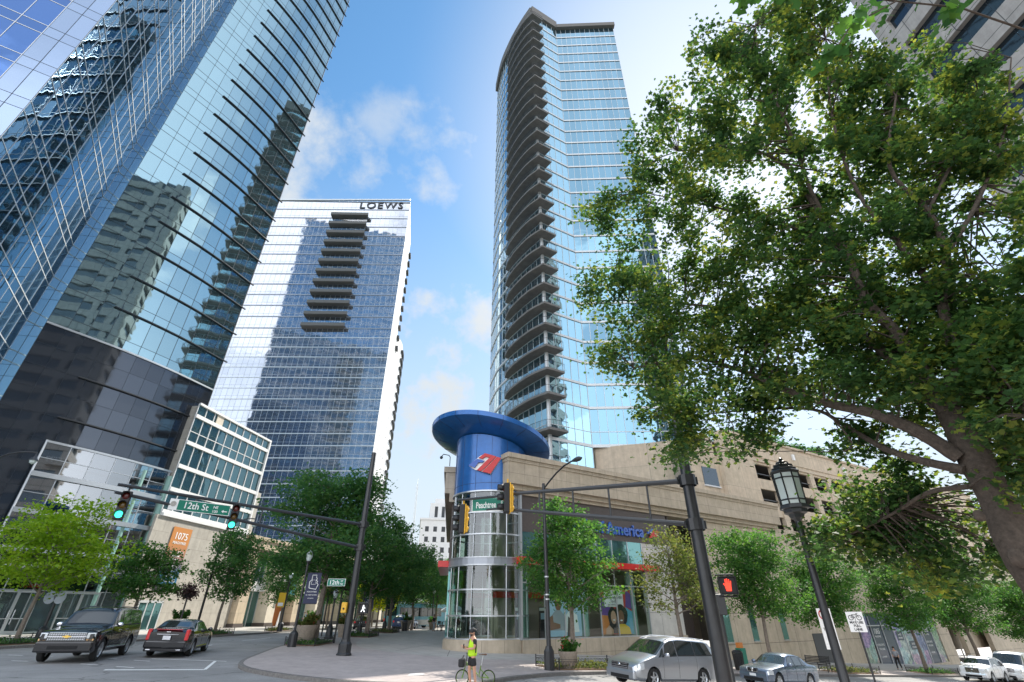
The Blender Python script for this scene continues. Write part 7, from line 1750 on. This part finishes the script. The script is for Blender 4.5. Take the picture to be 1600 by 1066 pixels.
for sg in (-1, 1):
    skin('sleeve', [(sg*.14, -.01, 1.44), (sg*.205, -.0, 1.38), (sg*.235, .01, 1.25)], [(0, 1), (1, 2)], [.085, .075, .062], 'shirt_black', PT)
    lx = V[15] if sg > 0 else V[19]; kn = V[16] if sg > 0 else V[20]; an = V[17] if sg > 0 else V[21]; to = V[18] if sg > 0 else V[22]
    h_ = Vector(lx).lerp(Vector(kn), .72)
    skin('side_panel', [(sg*.175, -.05, 1.36), (sg*.165, -.05, 1.02)], [(0, 1)], [(.03, .06), (.03, .06)], 'shirt_black', PT, 1)
    skin('shoe', [(to[0], an[1]-.04, .05), (to[0], an[1]+.06, .045), (to[0], to[1]+.05, .035)], [(0, 1), (1, 2)], [.052, .048, .034], 'shirt_black', PT)
    # hand: palm, four fingers and thumb curled round a phone
    hb = Vector(V[10] if sg > 0 else V[14]); 
    HV = [tuple(hb-Vector((0, .03, .01))), tuple(hb+Vector((-sg*.01, .03, .01)))]; HE = [(0, 1)]; HR = [(.03, .022), (.036, .016)]
    for k in range(4):
        n0 = len(HV); ox = -sg*(.03-.02*k); HV += [tuple(hb+Vector((ox, .055, .015))), tuple(hb+Vector((ox, .09-.004*abs(k-1.5), .02))), tuple(hb+Vector((ox, .10, -.005)))]; HE += [(1, n0), (n0, n0+1), (n0+1, n0+2)]; HR += [.010, .009, .008]
    n0 = len(HV); HV += [tuple(hb+Vector((-sg*.045, .01, .02))), tuple(hb+Vector((-sg*.06, .04, .03)))]; HE += [(0, n0), (n0, n0+1)]; HR += [.012, .010]
    skin('hand', HV, HE, HR, 'skin', PT, 1)
skin('shorts', [(0, 0, 1.0), (0, 0, .93), (.10, .0, .84), (.118, .03, .62), (-.10, 0, .84), (-.128, -.025, .62)], [(0, 1), (1, 2), (2, 3), (1, 4), (4, 5)], [(.165, .125), (.165, .13), .115, .10, .115, .10], 'shorts_black', PT)
# face
mb = MB(); mb.tube([(0, .105, 1.655), (0, .135, 1.625), (0, .108, 1.612)], [.012, .018, .012], 6); mb.build('nose', 'skin', PT, smooth=True)
for sg in (-1, 1): mb = MB(); mb.sphere((sg*.082, .01, 1.64), .028, 8, 6, (.35, .7, 1)); mb.build('ear', 'skin', PT, smooth=True)
mb = MB(); mb.tube([(-.03, .104, 1.592), (0, .112, 1.590), (.03, .104, 1.592)], .007, 5); mb.build('mouth', 'saddle_brown', PT)
mb = MB(); mb.sphere((0, .045, 1.575), .07, 12, 8, (.95, .9, .62)); mb.build('beard', 'hair', PT, smooth=True)
mb = MB(); mb.tube([(-.085, .03, 1.66), (-.06, .10, 1.66), (-.03, .115, 1.655), (0, .112, 1.665), (.03, .115, 1.655), (.06, .10, 1.66), (.085, .03, 1.66)], .018, 6); mb.build('sunglasses', 'plastic_dark', PT, smooth=True)
mb = MB(); mb.sphere((0, .0, 1.70), .115, 18, 10, (.92, 1.22, .82))
mb.v = [(x, y, max(z, 1.675+.0*y)) for x, y, z in mb.v]; hm = mb.build('helmet', 'shirt_black', PT, smooth=True)
mb = MB()
for k in (-.05, -.017, .017, .05): mb.tube([(k, .10, 1.755-abs(k)*.4), (k, .0, 1.80-abs(k)*.5), (k, -.10, 1.755-abs(k)*.4)], .008, 5)
mb.build('helmet_ridge', 'metal_silver', hm)
mb = MB(); mb.tube([(-.09, .0, 1.67), (-.06, .05, 1.56), (0, .06, 1.535), (.06, .05, 1.56), (.09, .0, 1.67)], .007, 4); mb.build('helmet_strap', 'shirt_black', hm)
T = thing('phone', 'small dark phone held up by the cyclist', 'phone', (PX-.30, PY-.22, PZ+1.24), R(118)); mb = MB(); mb.box(-.04, .04, -.01, .01, -.07, .07); mb.build('case', 'plastic_dark', T, bevel=.005)

BK2 = thing('bicycle', 'small wheeled green bicycle with a black front bag beside the cyclist', 'bicycle', (PX+.1, PY+.5, PZ), R(90)-R(8))
def bw(y):
    w_ = thing_part('wheel', BK2, (0, y, .25)); mb = MB(); mb.tube([(0, .235*math.cos(a), .235*math.sin(a)) for a in [2*PI*i/28 for i in range(29)]], .018, 6, caps=False); mb.build('tyre', 'tyre', w_, smooth=True)
    mb = MB(); mb.tube([(0, .215*math.cos(a), .215*math.sin(a)) for a in [2*PI*i/28 for i in range(29)]], .008, 5, caps=False)
    for k in range(14): a = 2*PI*k/14; mb.tube([(0, 0, 0), (0, .215*math.cos(a), .215*math.sin(a))], .002, 3)
    mb.build('rim', 'bike_green', w_)
bw(.48); bw(-.48)
mb = MB(); mb.tube([(0, .36, .72), (0, .1, .55), (0, -.12, .30)], .022, 8); mb.tube([(0, .35, .66), (0, -.1, .34)], .018, 8); mb.tube([(0, -.12, .28), (0, -.20, .62)], .018, 8)
for s in (-.05, .05): mb.tube([(s*.3, -.13, .28), (s, -.48, .25)], .01, 6); mb.tube([(s*.3, -.17, .52), (s, -.48, .25)], .009, 6); mb.tube([(s*.4, .38, .60), (s, .48, .25)], .012, 6)
mb.build('frame', 'bike_green', BK2, smooth=True)
mb = MB(); mb.tube([(0, .355, .60), (0, .33, .98)], .016, 8); mb.tube([(-.24, .28, 1.0), (-.12, .33, .99), (.12, .33, .99), (.24, .28, 1.0)], .013, 6); mb.tube([(-.26, .26, 1.0), (-.18, .31, 1.0)], .02, 6); mb.tube([(.26, .26, 1.0), (.18, .31, 1.0)], .02, 6); mb.build('handlebar', 'metal_black', BK2, smooth=True)
mb = MB(); mb.tube([(0, -.20, .60), (0, -.27, .92)], .014, 8); mb.build('seat_post', 'metal_silver', BK2)
mb = MB(); mb.tube([(0, -.12, .945), (0, -.22, .95), (0, -.36, .96), (0, -.40, .955)], [.02, .035, .07, .05], 10); mb.v = [(x, y, .945+(z-.945)*.4) for x, y, z in mb.v]; mb.build('saddle', 'saddle_brown', BK2, smooth=True)
mb = MB(); mb.tube([(.09, -.12, .20), (.05, -.12, .28), (-.05, -.12, .28), (-.09, -.12, .36)], .012, 6); mb.lathe([(.0, 0), (.08, 0), (.08, .006), (0, .006)], (0, 0, 0), 16); mb.build('crank', 'metal_silver', BK2)
mb = MB(); mb.box(-.17, .17, .40, .62, .56, .82); fb = thing('handlebar_bag', 'black bag hung on the front of the green bicycle', 'bag', (PX+.1, PY+.5, PZ), R(90)-R(8)); mb.build('bag_body', 'shirt_black', fb, bevel=.05); mb = MB(); mb.tube([(-.1, .5, .82), (-.06, .45, .92), (.06, .45, .92), (.1, .5, .82)], .01, 5); mb.build('bag_handle', 'shirt_black', fb)

def walker(label, x, y, az, top, legs, hair='hair', s=1., group=None):
    T = thing('person', label, 'person', (x, y, G(x)+.14), -R(az), group)
    V = [(0, 0, .95), (0, 0, 1.12), (0, 0, 1.30), (0, -.01, 1.45), (0, 0, 1.53), (0, .02, 1.61), (0, .02, 1.70), (.19, 0, 1.42), (.24, -.03, 1.14), (.22, .08, .90), (-.19, 0, 1.42), (-.24, .02, 1.14), (-.23, .14, .92), (.10, 0, .9), (.11, .14, .5), (.11, .20, .08), (.11, .32, .04), (-.10, 0, .9), (-.11, .02, .5), (-.11, -.22, .12), (-.11, -.10, .04)]
    E = [(0, 1), (1, 2), (2, 3), (3, 4), (4, 5), (5, 6), (3, 7), (7, 8), (8, 9), (3, 10), (10, 11), (11, 12), (0, 13), (13, 14), (14, 15), (15, 16), (0, 17), (17, 18), (18, 19), (19, 20)]
    Rr = [(.14, .10), (.14, .10), (.16, .11), (.12, .09), (.055, .055), (.075, .09), (.07, .085), .055, .042, .032, .055, .042, .032, .08, .055, .04, .035, .08, .055, .04, .035]
    V = [(a*s, b*s, c*s) for a, b, c in V]
    skin('body', V, E, Rr, 'skin', T, 1)
    skin('shirt', [V[0], V[1], V[2], V[3], V[7], V[8], V[10], V[11]], [(0, 1), (1, 2), (2, 3), (3, 4), (4, 5), (3, 6), (6, 7)], [(.17, .13), (.17, .13), (.185, .135), (.14, .11), .075, .058, .075, .058], top, T, 1)
    skin('trousers', [V[0], V[13], V[14], V[15], V[17], V[18], V[19]], [(0, 1), (1, 2), (2, 3), (0, 4), (4, 5), (5, 6)], [(.17, .13), .105, .08, .06, .105, .08, .06], legs, T, 1)
    for k in (16, 20): skin('shoe', [(V[k][0], V[k][1]-.15, .05), (V[k][0], V[k][1]+.02, .04)], [(0, 1)], [.05, .04], 'shirt_black', T, 1)
    mb = MB(); mb.sphere((0, -.01*s, 1.72*s), .105, 12, 8, (.95, 1.1, .85)); mb.build('hair', hair, T, smooth=True)
    return T
walker('pedestrian in a white shirt walking on the plaza beyond the signal mast', -7.2, 62, 172, 'white_fabric', 'banner_navy')
walker('person in a dark red top standing beside the café tables', -6.6, 67.6, 200, 'poster_red', 'shorts_black')
walker('person in a black top beside the leftmost café table', -9.6, 67.2, 120, 'shirt_black', 'poster_grey')
walker('pedestrian in a pale blue shirt on the left pavement by the shop piers', -23.9, 63.5, 190, 'poster_blue', 'shorts_black')
walker('pedestrian in a grey top walking past the poster covered shopfront', 35.8, 52.6, 230, 'poster_grey', 'shorts_black')
print('objects', len(bpy.data.objects))
